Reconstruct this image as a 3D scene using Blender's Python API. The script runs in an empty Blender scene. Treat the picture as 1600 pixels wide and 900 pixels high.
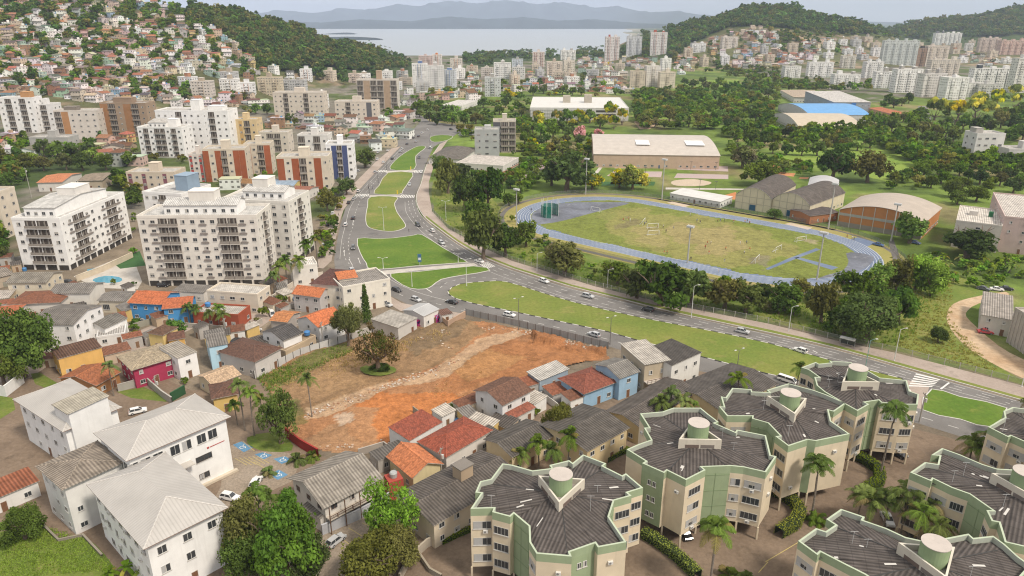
import bpy, math, random
import numpy as np
from math import radians, sin, cos, pi, atan2, hypot
from mathutils import Vector, Matrix
from mathutils.geometry import tessellate_polygon
rnd = random.Random(7); rng = np.random.default_rng(7)
S = bpy.context.scene; C = S.collection

# ---------------------------------------------------------------- survey: camera 90 m above the district
F = 1120.0; PT = radians(20.6); H = 90.0; CP, SP = cos(PT), sin(PT)
def P(px, py, z=0.0):
    u = px-800; v = py-450; t = (H-z)/(F*SP+v*CP)
    return Vector((u*t, (F*CP-v*SP)*t, z))
def proj(x, y, z):
    d = y*CP+(H-z)*SP
    return 800+F*x/d, 450+F*((H-z)*CP-y*SP)/d
def hgt(bx, by, ty):
    Y = P(bx, by).y; v = ty-450
    return H-Y*(F*SP+v*CP)/(F*CP-v*SP)
I = np.interp
LC = [-1600,-1200,-400,0,100,240,300,370,400,435,480,520,560,590,620,640,660,700]
LR = [-60,-60,-60,-35,-20,8,12,22,36,36,50,64,73,83,100,110,0,0]
LY1 = [1100,1100,1150,1150,1150,1150,1150,1180,1200,1230,1280,1300,1340,1370,1400,1400,1400,1400]
LY0 = [400,440,560,640,670,700,715,760,800,870,950,980,1000,1050,1100,1150,1200,1200]
LZ = [90+y*(30-r)/1197 for r, y in zip(LR, LY1)]; LZ[-1] = LZ[-2] = 0
RC = [930,985,1000,1040,1080,1120,1160,1240,1260,1300,1340,1380,1410,1450,1700,2600]
RR = [0,64,56,46,36,28,14,16,26,30,36,48,64,74,70,60]
RZ = [90+1900*(30-r)/1197 for r in RR]; RZ[0] = 0
QC = [1340,1380,1440,1480,1540,1600,1800,2600]; QR = [70,50,36,32,26,14,-20,-30]
QZ = [90+2600*(30-r)/1197 for r in QR]; QZ[0] = 0
def smooth(s):
    s = np.clip(s, 0, 1); return s*s*(3-2*s)*0.5+s*0.5
def T(x, y):
    x = np.asarray(x, float); y = np.asarray(y, float)
    yy = np.maximum(y, 1.0); c = np.clip(800+1197*x/yy, -1600, 2600)
    y0, y1 = I(c, LC, LY0), I(c, LC, LY1)
    h = I(c, LC, LZ)*np.where(y < y1, smooth((y-y0)/(y1-y0)), 1-smooth((y-y1)/500))
    h2 = I(c, RC, RZ)*np.where(y < 1900, smooth((y-1330)/570), 1-smooth((y-1900)/700))
    h3 = I(c, QC, QZ)*np.where(y < 2600, smooth((y-1950)/650), 1-smooth((y-2600)/1500))
    z = np.maximum(np.maximum(h, h2), h3)
    bump = (np.sin(x*.021+y*.013)+np.sin(x*.011-y*.024+1.3)+.6*np.sin(x*.047+y*.039))*2.2
    z = z+bump*np.clip(z/40, 0, 1)
    coast = smooth((y-1960)/160)*np.where(c < 960, 1, np.clip((1010-c)/50, 0, 1))
    return np.where(y < 380, 0, z)*(1-coast)-16*coast
TS = np.concatenate([np.arange(60, 700, 4), np.arange(700, 4200, 3)])
def hit(px, py):
    u = px-800; v = py-450; f = F*CP-v*SP
    Y = TS; t = Y/f; X = u*t; Z = H-t*(F*SP+v*CP)
    k = np.nonzero(Z <= T(X, Y))[0]
    if len(k) == 0: return None
    k = k[0]
    if k: # refine
        lo, hi = Y[k-1], Y[k]
        for _ in range(10):
            m = .5*(lo+hi); tt = m/f
            if H-tt*(F*SP+v*CP) <= T(u*tt, m): hi = m
            else: lo = m
        Yk = hi
    else: Yk = Y[0]
    t = Yk/f
    return Vector((u*t, Yk, float(T(u*t, Yk))))
def inside(px, py, poly):
    c = False; n = len(poly)
    for i in range(n):
        x1, y1 = poly[i]; x2, y2 = poly[i-1]
        if (y1 > py) != (y2 > py) and px < (x2-x1)*(py-y1)/(y2-y1)+x1: c = not c
    return c
def inside_np(px, py, poly):
    c = np.zeros(px.shape, bool); n = len(poly)
    for i in range(n):
        x1, y1 = poly[i]; x2, y2 = poly[i-1]
        if y1 == y2: continue
        c ^= ((y1 > py) != (y2 > py)) & (px < (x2-x1)*(py-y1)/(y2-y1)+x1)
    return c

# ---------------------------------------------------------------- materials
MT = {}
class NB:
    def __init__(s, name):
        s.m = bpy.data.materials.new(name); s.m.use_nodes = True; MT[name] = s.m
        s.t = s.m.node_tree; s.b = s.t.nodes['Principled BSDF']; s.out = s.t.nodes['Material Output']
    def n(s, ty, **k):
        nd = s.t.nodes.new(ty); ins = k.pop('i', {})
        for a, v in k.items(): setattr(nd, a, v)
        for a, v in ins.items(): s.set(nd.inputs[a], v)
        return nd
    def set(s, sock, v):
        if isinstance(v, bpy.types.NodeSocket): s.t.links.new(v, sock)
        else: sock.default_value = v
    def noise(s, sc, det=4, vec=None, rough=.55):
        nd = s.n('ShaderNodeTexNoise', i={'Scale': sc, 'Detail': det, 'Roughness': rough})
        s.set(nd.inputs['Vector'], vec if vec is not None else s.pos()); return nd.outputs['Fac']
    def pos(s):
        return s.n('ShaderNodeNewGeometry').outputs['Position']
    def rng(s, v, a, b, lo, hi):
        nd = s.n('ShaderNodeMapRange', i={'Value': v, 'From Min': a, 'From Max': b, 'To Min': lo, 'To Max': hi}); return nd.outputs['Result']
    def mix(s, f, a, b, mode='MIX'):
        nd = s.n('ShaderNodeMix', data_type='RGBA', blend_type=mode)
        s.set(nd.inputs[0], f); s.set(nd.inputs[6], a if not isinstance(a, tuple) else (*a, 1)); s.set(nd.inputs[7], b if not isinstance(b, tuple) else (*b, 1)); return nd.outputs[2]
    def mul(s, col, v):
        return s.mix(1.0, col, s.n('ShaderNodeCombineColor', i={'Red': v, 'Green': v, 'Blue': v}).outputs[0], 'MULTIPLY')
    def math(s, op, a, b=0.0, c=0.0):
        nd = s.n('ShaderNodeMath', operation=op); s.set(nd.inputs[0], a); s.set(nd.inputs[1], b); s.set(nd.inputs[2], c); return nd.outputs[0]
    def attr(s): return s.n('ShaderNodeAttribute', attribute_name='Col').outputs['Color']
    def uv(s):
        u = s.n('ShaderNodeUVMap'); x = s.n('ShaderNodeSeparateXYZ', i={'Vector': u.outputs[0]}); return u.outputs[0], x.outputs[0], x.outputs[1]
    def vscale(s, v, sc):
        nd = s.n('ShaderNodeVectorMath', operation='MULTIPLY', i={0: v, 1: sc}); return nd.outputs[0]
    def bump(s, h, st, d=.1):
        nd = s.n('ShaderNodeBump', i={'Height': h, 'Strength': st, 'Distance': d}); s.t.links.new(nd.outputs[0], s.b.inputs['Normal'])
    def fin(s, col, rough=.85, spec=.3):
        s.set(s.b.inputs['Base Color'], col if not isinstance(col, tuple) else (*col, 1)); s.set(s.b.inputs['Roughness'], rough); s.b.inputs['Specular IOR Level'].default_value = spec
        return s.m
def mk():
    q = NB('paint'); c = q.attr()
    c = q.mul(c, q.rng(q.noise(.35, 6), .3, .7, .9, 1.05))
    st = q.noise(1.0, 4, q.vscale(q.pos(), (1.3, 1.3, .12)))
    c = q.mix(q.rng(st, .54, .8, 0, .26), c, q.mul(q.mix(.4, c, (.22, .19, .15)), .75)); q.fin(c, .85, .25)
    q = NB('facade'); c0 = q.attr(); u, x, y = q.uv()
    fx = q.math('FRACT', q.math('DIVIDE', x, 3.1)); fy = q.math('FRACT', q.math('DIVIDE', y, 3.0))
    def band(f, a, b): return q.math('MULTIPLY', q.math('GREATER_THAN', f, a), q.math('LESS_THAN', f, b))
    w = q.math('MULTIPLY', band(fx, .27, .72), band(fy, .34, .74))
    cell = q.n('ShaderNodeCombineXYZ', i={0: q.math('FLOOR', q.math('DIVIDE', x, 3.1)), 1: q.math('FLOOR', q.math('DIVIDE', y, 3.0)), 2: q.n('ShaderNodeObjectInfo').outputs['Random']}).outputs[0]
    wn = q.n('ShaderNodeTexWhiteNoise', noise_dimensions='3D', i={'Vector': cell}).outputs['Value']
    w = q.math('MULTIPLY', w, q.math('GREATER_THAN', wn, .2))
    nz = q.n('ShaderNodeSeparateXYZ', i={0: q.n('ShaderNodeNewGeometry').outputs['Normal']}).outputs[2]
    w = q.math('MULTIPLY', w, q.math('LESS_THAN', q.math('ABSOLUTE', nz), .3))
    c = q.mul(c0, q.rng(q.noise(.3, 5), .3, .7, .82, 1.06))
    c = q.mix(q.math('MULTIPLY', w, .85), c, q.mix(wn, (.03, .035, .04), (.16, .15, .13))); q.fin(c, q.rng(w, 0, 1, .85, .25), .3)
    q = NB('tile'); c = q.attr(); u, x, y = q.uv()
    cell = q.n('ShaderNodeCombineXYZ', i={0: q.math('FLOOR', q.math('MULTIPLY', x, 3.2)), 1: q.math('FLOOR', q.math('MULTIPLY', y, 2.4)), 2: 0.0}).outputs[0]
    wn = q.n('ShaderNodeTexWhiteNoise', noise_dimensions='3D', i={'Vector': cell}).outputs['Value']
    c = q.mul(c, q.rng(wn, 0, 1, .68, 1.25))
    c = q.mix(q.rng(q.noise(.45, 6), .45, .75, 0, .6), c, q.mix(.35, c, (.06, .05, .045)))
    wv = q.math('SINE', q.math('MULTIPLY', x, 20.1))
    c = q.mul(c, q.rng(wv, -1, 1, .8, 1.1)); q.bump(wv, .5, .05); q.fin(c, .8, .25)
    q = NB('corr'); c = q.attr(); u, x, y = q.uv()
    wv = q.math('SINE', q.math('MULTIPLY', x, 2*pi/.64))
    lap = q.math('LESS_THAN', q.math('FRACT', q.math('DIVIDE', y, 1.75)), .06)
    c = q.mul(c, q.rng(wv, -1, 1, .66, 1.25)); c = q.mul(c, q.rng(lap, 0, 1, 1, .72))
    cell = q.n('ShaderNodeCombineXYZ', i={0: q.math('FLOOR', q.math('DIVIDE', x, 1.0)), 1: q.math('FLOOR', q.math('DIVIDE', y, 1.75)), 2: 0.0}).outputs[0]
    wn = q.n('ShaderNodeTexWhiteNoise', noise_dimensions='3D', i={'Vector': cell}).outputs['Value']
    c = q.mul(c, q.rng(wn, 0, 1, .9, 1.08))
    c = q.mul(c, q.rng(q.noise(.5, 6), .3, .7, .72, 1.2)); q.bump(wv, .6, .08); q.fin(c, .85, .2)
    q = NB('sheet_metal'); c = q.attr(); u, x, y = q.uv()
    wv = q.math('POWER', q.math('ABSOLUTE', q.math('SINE', q.math('MULTIPLY', x, pi/.6))), 8.0)
    c = q.mul(c, q.rng(wv, 0, 1, 1.02, .86)); c = q.mul(c, q.rng(q.noise(.25, 5), .3, .7, .88, 1.05)); q.bump(wv, .4, .05); q.fin(c, .55, .4)
    q = NB('glass'); q.fin(q.mix(q.noise(.7, 2), (.02, .025, .03), (.07, .075, .08)), .12, .6)
    q = NB('leaf'); c = q.attr(); oi = q.n('ShaderNodeObjectInfo').outputs['Random']
    hs = q.n('ShaderNodeHueSaturation', i={'Hue': q.rng(oi, 0, 1, .478, .515), 'Saturation': q.rng(q.math('FRACT', q.math('MULTIPLY', oi, 7.3)), 0, 1, .85, 1.1), 'Value': q.rng(q.math('FRACT', q.math('MULTIPLY', oi, 13.7)), 0, 1, 1.25, 2.0), 'Color': c}).outputs[0]
    d = q.n('ShaderNodeBsdfDiffuse', i={'Color': hs}); tr = q.n('ShaderNodeBsdfTranslucent', i={'Color': q.mix(1.0, hs, (1.0, 1.0, .55), 'MULTIPLY')})
    mx = q.n('ShaderNodeMixShader', i={0: .38, 1: d.outputs[0], 2: tr.outputs[0]}); q.t.links.new(mx.outputs[0], q.out.inputs['Surface'])
    q = NB('bark'); q.fin(q.mul(q.attr(), q.rng(q.noise(3, 4), .3, .7, .7, 1.2)), .9, .2)
    q = NB('terrain'); c = q.attr()
    c = q.mul(c, q.rng(q.noise(.012, 6), .3, .7, .7, 1.3)); n2 = q.noise(.12, 6)
    c = q.mul(c, q.rng(n2, .3, .7, .72, 1.28)); c = q.mul(c, q.rng(q.noise(1.6, 5), .3, .7, .82, 1.18)); q.bump(n2, .4, 1.0); q.fin(c, .95, .15)
    def ground(name, a, b, s1, c3=None, s2=2.5, amp=.2, rough=.92, lo=.38, hi=.64, st=.3):
        q = NB(name); c = q.mix(q.rng(q.noise(s1, 6), lo, hi, 0, 1), a, b)
        if c3: c = q.mix(q.rng(q.noise(s1*2.7, 6, rough=.7), .55, .68, 0, .8), c, c3)
        f = q.noise(s2, 6, rough=.7); c = q.mul(c, q.rng(f, .3, .7, 1-amp, 1+amp)); q.bump(f, st, .15); return q.fin(c, rough, .2)
    ground('asphalt', (.155, .147, .14), (.20, .19, .182), .05, (.115, .11, .105), 3.0, .12, st=.1)
    ground('asphalt_path', (.12, .11, .105), (.16, .15, .14), .1, None, 2, .15)
    ground('pavement', (.33, .27, .23), (.40, .335, .29), .08, (.26, .22, .19), 1.5, .12, st=.1)
    ground('concrete', (.42, .39, .35), (.50, .47, .43), .3, None, 1.5, .1, st=.1)
    ground('lawn', (.13, .18, .034), (.195, .208, .05), .045, (.255, .22, .08), .9, .2)
    ground('lush_lawn', (.085, .155, .02), (.12, .185, .028), .08, (.16, .19, .04), .9, .2)
    ground('garden_lawn', (.10, .15, .025), (.16, .19, .04), .12, (.2, .19, .07), 1.5, .2)
    ground('field', (.24, .235, .065), (.31, .26, .105), .03, (.36, .275, .15), .5, .14)
    ground('weeds', (.10, .15, .025), (.19, .20, .05), .06, (.06, .1, .02), .6, .35, st=.8)
    ground('meadow', (.16, .25, .038), (.21, .28, .05), .03, (.09, .15, .028), .4, .25, st=.7)
    ground('dirt', (.37, .17, .072), (.32, .205, .115), .04, (.20, .135, .075), .55, .36, st=1.0, lo=.36, hi=.6)
    ground('dry_scrub', (.23, .165, .09), (.30, .21, .12), .12, (.14, .11, .05), .8, .36, st=.9)
    ground('pale_dirt', (.50, .38, .26), (.42, .29, .18), .12, (.33, .21, .12), .7, .22, st=.5)
    ground('clay', (.46, .19, .08), (.5, .24, .12), .1, None, 1, .1)
    ground('sand', (.50, .41, .31), (.44, .36, .28), .1, None, 1, .12)
    ground('court', (.42, .33, .31), (.38, .31, .3), .1, None, 1, .1)
    ground('yard', (.165, .122, .088), (.22, .165, .12), .09, (.12, .09, .065), 1.2, .2, st=.4)
    ground('gravel', (.25, .2, .15), (.3, .25, .2), .1, (.2, .17, .13), 2, .3, st=.6)
    ground('blue_rubber', (.125, .165, .25), (.165, .205, .29), .05, (.22, .255, .33), .8, .1, st=.05)
    ground('worn_rubber', (.12, .127, .15), (.19, .205, .25), .06, (.27, .28, .31), .5, .2, st=.05)
    ground('line_white', (.62, .61, .58), (.72, .71, .68), .5, None, 3, .12, st=.05)
    ground('track_line', (.5, .52, .56), (.58, .6, .63), .5, None, 3, .1, st=.05)
    ground('bay_blue', (.10, .22, .36), (.13, .27, .42), .5, None, 3, .2, st=.05)
    ground('mark_yellow', (.45, .36, .14), (.4, .33, .15), .5, None, 3, .2, st=.05)
    ground('pool', (.06, .25, .36), (.08, .3, .42), .3, None, 1, .05, rough=.1, st=.02)
    ground('turf_green', (.04, .10, .035), (.05, .12, .04), .3, None, 1, .1)
    q = NB('soil'); c = q.attr(); f = q.noise(.5, 8, rough=.75); g2 = q.noise(2.2, 6, rough=.75)
    c = q.mix(q.rng(q.noise(.11, 7, rough=.7), .5, .66, 0, .55), c, q.mul(c, .5)); c = q.mul(c, q.rng(f, .3, .7, .62, 1.36)); c = q.mul(c, q.rng(g2, .3, .7, .7, 1.3)); q.bump(f, .9, .4); q.fin(c, .95, .15)
    q = NB('water'); f = q.noise(.05, 5, q.vscale(q.pos(), (.25, 1, 1))); q.bump(f, .12, 1.0); q.fin((.30, .33, .35), .3, .5)
    q = NB('mountain'); q.fin(q.mul((.035, .05, .055), q.rng(q.noise(.004, 5), .3, .7, .7, 1.3)), .95, .1)
    q = NB('plain'); q.fin(q.mul(q.attr(), q.rng(q.noise(2, 3), .3, .7, .92, 1.05)), .5, .4)
    q = NB('carpaint'); q.fin(q.attr(), .25, .55); q.b.inputs['Coat Weight'].default_value = .5
    q = NB('mural'); u, x, y = q.uv()
    nn = q.n('ShaderNodeTexNoise', i={'Vector': u, 'Scale': .7, 'Detail': 3.0, 'Distortion': 1.5}); rp = q.n('ShaderNodeValToRGB'); q.t.links.new(nn.outputs['Fac'], rp.inputs[0])
    e = rp.color_ramp.elements; e[0].position = .34; e[0].color = (.02, .02, .05, 1); e[1].position = .7; e[1].color = (.6, .55, .55, 1)
    for p_, c_ in ((.43, (.12, .03, .25, 1)), (.5, (.5, .03, .12, 1)), (.57, (.55, .06, .2, 1)), (.63, (.05, .1, .4, 1))):
        z = e.new(p_); z.color = c_
    q.fin(rp.outputs[0], .8, .2)
    q = NB('netting'); d = q.n('ShaderNodeBsdfDiffuse', i={'Color': (.02, .20, .14, 1)}); tr = q.n('ShaderNodeBsdfTransparent')
    mx = q.n('ShaderNodeMixShader', i={0: .6, 1: tr.outputs[0], 2: d.outputs[0]}); q.t.links.new(mx.outputs[0], q.out.inputs['Surface'])
    q = NB('wire_mesh'); d = q.n('ShaderNodeBsdfDiffuse', i={'Color': (.25, .26, .25, 1)}); tr = q.n('ShaderNodeBsdfTransparent')
    mx = q.n('ShaderNodeMixShader', i={0: .18, 1: tr.outputs[0], 2: d.outputs[0]}); q.t.links.new(mx.outputs[0], q.out.inputs['Surface'])
mk()

# ---------------------------------------------------------------- mesh building
def uvs(me):
    nl = len(me.loops); npo = len(me.polygons)
    if not nl: return
    co = np.empty(len(me.vertices)*3); me.vertices.foreach_get('co', co); co = co.reshape(-1, 3)
    li = np.empty(nl, np.int32); me.loops.foreach_get('vertex_index', li)
    nr = np.empty(npo*3); me.polygons.foreach_get('normal', nr); nr = nr.reshape(-1, 3)
    lt = np.empty(npo, np.int32); me.polygons.foreach_get('loop_total', lt)
    fi = np.repeat(np.arange(npo), lt)
    t = np.stack([-nr[:, 1], nr[:, 0], np.zeros(npo)], 1); ln = np.linalg.norm(t, axis=1)
    t[ln < 1e-3] = (1, 0, 0); t /= np.maximum(np.linalg.norm(t, axis=1), 1e-9)[:, None]
    b = np.cross(nr, t); p = co[li]
    u = np.stack([(p*t[fi]).sum(1), (p*b[fi]).sum(1)], 1)
    a = me.uv_layers.new(name='UVMap'); a.data.foreach_set('uv', u.ravel())
def put(name, me, parent=None, loc=None, rz=0.0, sc=None):
    o = bpy.data.objects.new(name, me); C.objects.link(o)
    if parent is not None: o.parent = parent
    if loc is not None: o.location = loc
    if rz: o.rotation_euler = (0, 0, rz)
    if sc is not None: o.scale = sc
    return o
def tag(o, label, cat, group=None):
    o['label'] = label; o['category'] = cat
    if group: o['group'] = group
    return o
def kind(o, k): o['kind'] = k; return o
def empty(name, loc=(0, 0, 0), rz=0.0, sc=None):
    o = put(name, None, None, loc, rz, sc); o.empty_display_size = .2; return o
PEND = []
def auto(o, desc, zone, cat, group=None, loc=None):
    o['category'] = cat
    if group: o['group'] = group
    p = loc if loc is not None else o.location
    PEND.append((o, desc, zone, proj(p[0], p[1], p[2])[0]))
class MB:
    def __init__(s): s.v = []; s.f = []; s.c = []; s.m = []
    def face(s, pts, col=(.5, .5, .5), mi=0):
        n = len(s.v); s.v += [tuple(p) for p in pts]; s.f.append(tuple(range(n, n+len(pts)))); s.c.append(col); s.m.append(mi)
    def box(s, x0, x1, y0, y1, z0, z1, col=(.5, .5, .5), mi=0, rz=0, at=None):
        n = len(s.v); vs = [(x, y, z) for z in (z0, z1) for x, y in ((x0, y0), (x1, y0), (x1, y1), (x0, y1))]
        if at is not None:
            c, q = cos(rz), sin(rz); vs = [(at[0]+x*c-y*q, at[1]+x*q+y*c, at[2]+z) for x, y, z in vs]
        s.v += vs
        for f in ((3, 2, 1, 0), (4, 5, 6, 7), (0, 1, 5, 4), (1, 2, 6, 5), (2, 3, 7, 6), (3, 0, 4, 7)):
            s.f.append(tuple(n+i for i in f)); s.c.append(col); s.m.append(mi)
    def tube(s, pts, rad, n=8, col=(.5, .5, .5), mi=0, cap=True):
        base = len(s.v); pts = [Vector(p) for p in pts]; k = len(pts)
        for i, p in enumerate(pts):
            d = (pts[min(i+1, k-1)]-pts[max(i-1, 0)]).normalized()
            a = d.cross(Vector((0, 0, 1)) if abs(d.z) < .9 else Vector((1, 0, 0))).normalized(); b = d.cross(a)
            r = rad[i] if isinstance(rad, (list, tuple)) else rad
            for j in range(n):
                an = 2*pi*j/n; q = p+(a*cos(an)+b*sin(an))*r; s.v.append(tuple(q))
        for i in range(k-1):
            for j in range(n):
                a0 = base+i*n+j; a1 = base+i*n+(j+1) % n
                s.f.append((a0, a1, a1+n, a0+n)); s.c.append(col); s.m.append(mi)
        if cap:
            s.f.append(tuple(base+j for j in range(n))[::-1]); s.c.append(col); s.m.append(mi)
            s.f.append(tuple(base+(k-1)*n+j for j in range(n))); s.c.append(col); s.m.append(mi)
    def poly(s, pts2, z, col=(.5, .5, .5), mi=0, up=True):
        n = len(s.v); s.v += [(p[0], p[1], z) for p in pts2]
        for t in tessellate_polygon([[Vector((p[0], p[1], 0)) for p in pts2]]):
            a, b, c = (Vector(pts2[i][:2]) for i in t)
            ccw = (b-a).x*(c-a).y-(b-a).y*(c-a).x > 0
            t = tuple(n+i for i in t)
            s.f.append(t if ccw == up else t[::-1]); s.c.append(col); s.m.append(mi)
    def build(s, name, mats, parent=None, loc=None, rz=0.0, smooth=False, mesh_only=False):
        me = bpy.data.meshes.new(name); me.from_pydata(s.v, [], s.f)
        for m in mats: me.materials.append(MT[m])
        a = me.attributes.new('Col', 'FLOAT_COLOR', 'FACE')
        a.data.foreach_set('color', np.array([(*c, 1) for c in s.c], np.float32).ravel())
        me.polygons.foreach_set('material_index', np.array(s.m, np.int32))
        if smooth: me.polygons.foreach_set('use_smooth', np.ones(len(s.f), bool))
        me.update(); uvs(me)
        return me if mesh_only else put(name, me, parent, loc, rz)
def quads_np(name, V, col, mat, smooth=False):
    n = len(V)//4; me = bpy.data.meshes.new(name)
    me.vertices.add(n*4); me.vertices.foreach_set('co', np.ascontiguousarray(V, np.float32).ravel())
    me.loops.add(n*4); me.loops.foreach_set('vertex_index', np.arange(n*4, dtype=np.int32))
    me.polygons.add(n); me.polygons.foreach_set('loop_start', np.arange(0, n*4, 4, dtype=np.int32))
    me.update(calc_edges=True)
    me.materials.append(MT[mat]); a = me.attributes.new('Col', 'FLOAT_COLOR', 'FACE')
    cc = np.ones((n, 4), np.float32); cc[:, :3] = col; a.data.foreach_set('color', cc.ravel()); return me
def inset(pts, d):
    # positive d moves inwards for a CCW polygon
    n = len(pts); out = []
    for i in range(n):
        p0, p1, p2 = Vector(pts[i-1][:2]), Vector(pts[i][:2]), Vector(pts[(i+1) % n][:2])
        a = (p1-p0).normalized(); b = (p2-p1).normalized(); na = Vector((-a.y, a.x)); nb = Vector((-b.y, b.x))
        m = na+nb; l = m.length
        if l < .3: m = na; k = 1
        else: m /= l; k = min(1/max(m.dot(na), .35), 2.2)
        out.append(p1+m*d*k)
    return out
def ccw(pts):
    a = sum(pts[i-1][0]*pts[i][1]-pts[i][0]*pts[i-1][1] for i in range(len(pts)))
    return pts if a > 0 else pts[::-1]
def world(pix, z=0): return [P(x, y, z) for x, y in pix]
def densify(pts, step):
    out = []
    for a, b in zip(pts[:-1], pts[1:]):
        a = Vector(a); b = Vector(b); n = max(1, int((b-a).length/step))
        out += [a.lerp(b, i/n) for i in range(n)]
    return out+[Vector(pts[-1])]
def curve(pts, n=6, closed=False):
    # Catmull-Rom through points
    pts = [Vector(p) for p in pts]; k = len(pts); out = []
    rngk = range(k) if closed else range(k-1)
    for i in rngk:
        p0 = pts[i-1] if (closed or i > 0) else pts[0]; p1 = pts[i]; p2 = pts[(i+1) % k]; p3 = pts[(i+2) % k] if (closed or i+2 < k) else p2
        for j in range(n):
            t = j/n; out.append(.5*((2*p1)+(p2-p0)*t+(2*p0-5*p1+4*p2-p3)*t*t+(3*p1-p0-3*p2+p3)*t**3))
    if not closed: out.append(pts[-1])
    return out
def sheet(name, pix, z, mat, smooth_n=0, k='structure'):
    w = [p.to_2d() for p in world(pix)]
    if smooth_n: w = curve(w, smooth_n, True)
    m = MB(); m.poly(w, z); o = m.build(name, [mat]); return kind(o, k)
def ribbon(m, pts, w, z, col=(.5, .5, .5), h=0.0, mi=0, alt=None, off=0.0):
    # strip of width w along pts; with a height it is a kerb
    n = len(pts); L = []; R = []
    for i in range(n):
        d = (Vector(pts[min(i+1, n-1)][:2])-Vector(pts[max(i-1, 0)][:2]))
        d = d.normalized() if d.length > 1e-6 else Vector((1, 0)); q = Vector((-d.y, d.x)); p = Vector(pts[i][:2])
        L.append(p+q*(off+w/2)); R.append(p+q*(off-w/2))
    b = len(m.v)
    for l, r in zip(L, R): m.v += [(l.x, l.y, z+h), (r.x, r.y, z+h), (l.x, l.y, z), (r.x, r.y, z)]
    for i in range(n-1):
        a = b+4*i; e = a+4; c = alt[(i//2) % 2] if alt else col
        m.f.append((a+1, e+1, e, a)); m.c.append(c); m.m.append(mi)
        if h: 
            m.f += [(a, e, e+2, a+2), (e+1, a+1, a+3, e+3)]; m.c += [c, c]; m.m += [mi, mi]
HAZE = 8.0e-5
# ---------------------------------------------------------------- colours (linear albedo)
WHITE = (.79, .78, .76); CREAM = (.66, .56, .42); TAN = (.42, .35, .27); OFFW = (.62, .59, .55); PINKISH = (.62, .50, .45)
GREYR = (.20, .185, .17); DARKR = (.105, .092, .082); BROWNR = (.17, .075, .045); TERRA = (.33, .14, .08); REDR = (.27, .075, .045); PALER = (.44, .40, .35); LIGHTR = (.52, .49, .46)
YELLOW = (.66, .40, .13); BLUE = (.10, .30, .56); LBLUE = (.42, .62, .74); MAGENTA = (.36, .04, .09); SAGE = (.27, .37, .19); BRICK = (.31, .09, .038); CONC = (.38, .36, .33); STEEL = (.34, .36, .37); NAVY = (.07, .09, .2)
MC = {}
def cached(key, fn):
    if key not in MC: MC[key] = fn()
    return MC[key]
def win_mesh(w, h, frame, single, var=0):
    def mkf():
        m = MB(); t = .07
        for x0, x1, z0, z1 in ((-w/2, w/2, 0, t), (-w/2, w/2, h-t, h), (-w/2, -w/2+t, t, h-t), (w/2-t, w/2, t, h-t), (-.035, .035, t, h-t)):
            m.box(x0, x1, -.06, .0, z0, z1, frame)
        if w > 1.9:
            for q in (-w/4, w/4): m.box(q-.03, q+.03, -.055, 0, t, h-t, frame)
        m.box(-w/2-.1, w/2+.1, -.14, 0, -.1, 0, (.5, .48, .45))
        if single: m.face([(-w/2+.05, -.03, .05), (w/2-.05, -.03, .05), (w/2-.05, -.03, h-.05), (-w/2+.05, -.03, h-.05)], (0, 0, 0), 1)
        if var: m.face([(-w/2+.08, -.035, .08+(h*.4 if var == 2 else 0)), (w*(.0 if var == 1 else .5)-.06*(var == 2), -.035, .08+(h*.4 if var == 2 else 0)), (w*(.0 if var == 1 else .5)-.06*(var == 2), -.035, h-.08), (-w/2+.08, -.035, h-.08)], (.42, .40, .36), 0)
        return m.build('window', ['plain', 'glass'], mesh_only=True)
    def mkp():
        m = MB(); m.face([(-w/2+.05, -.03, .05), (w/2-.05, -.03, .05), (w/2-.05, -.03, h-.05), (-w/2+.05, -.03, h-.05)])
        for a_, b_ in (((), ()), ((-w/2+.08, -.12), ()), ((-w/2+.08, -w*.22), (w*.12, w/2-.08)))[var]  and [q for q in (((), ()), ((-w/2+.08, -.12), ()), ((-w/2+.08, -w*.22), (w*.12, w/2-.08)))[var] if q]: m.face([(a_, -.036, .08), (b_, -.036, .08), (b_, -.036, h-.08), (a_, -.036, h-.08)], (.40, .40, .40), 1)
        return m.build('pane', ['glass', 'plain'], mesh_only=True)
    k = (round(w, 1), round(h, 1), frame)
    return cached(('win', k, single, var), mkf), None if single else cached(('pane', k, var), mkp)
def add_window(root, x, y, z, rz, w=1.3, h=1.15, frame=(.6, .6, .58), single=False, curtain=False):
    w = round(w, 1); h = round(h, 1)
    f, p = win_mesh(w, h, frame, single, rnd.choice((0, 0, 0, 1, 2)))
    o = put('window', f, root, (x, y, z), rz)
    if p: put('pane', p, o)
    return o
def door_mesh(w, h, col):
    def f():
        m = MB(); m.box(-w/2-.08, w/2+.08, -.05, 0, 0, h+.08, (.5, .47, .43)); m.box(-w/2, w/2, -.09, -.05, 0.02, h, col)
        return m.build('door', ['plain'], mesh_only=True)
    def g():
        m = MB(); m.box(w/2-.16, w/2-.08, -.13, -.09, h*.45, h*.45+.12, (.3, .3, .3)); return m.build('handle', ['plain'], mesh_only=True)
    return cached(('door', w, h, col), f), cached(('dhandle', w, h), g)
def ac_mesh():
    def f():
        m = MB(); m.box(-.4, .4, -.36, -.02, 0, .55, (.62, .61, .58)); m.tube([(-.1, -.365, .28), (-.1, -.375, .28)], .2, 10, (.2, .2, .2)); return m.build('air_conditioner', ['plain'], mesh_only=True)
    return cached('ac', f)
def frame3(a, b, c, h):
    A, B, Cc = (P(*q, h) for q in (a, b, c)); u = (B-A).to_2d(); w = u.length; u /= w; pr = Vector((-u.y, u.x)); dd = (Cc-B).to_2d().dot(pr)
    if dd < 0: A, B = B, A; u = -u; pr = -pr; dd = -dd
    ce = (A+B).to_2d()/2+pr*dd/2
    return ce, w, dd, atan2(u.y, u.x)
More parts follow.
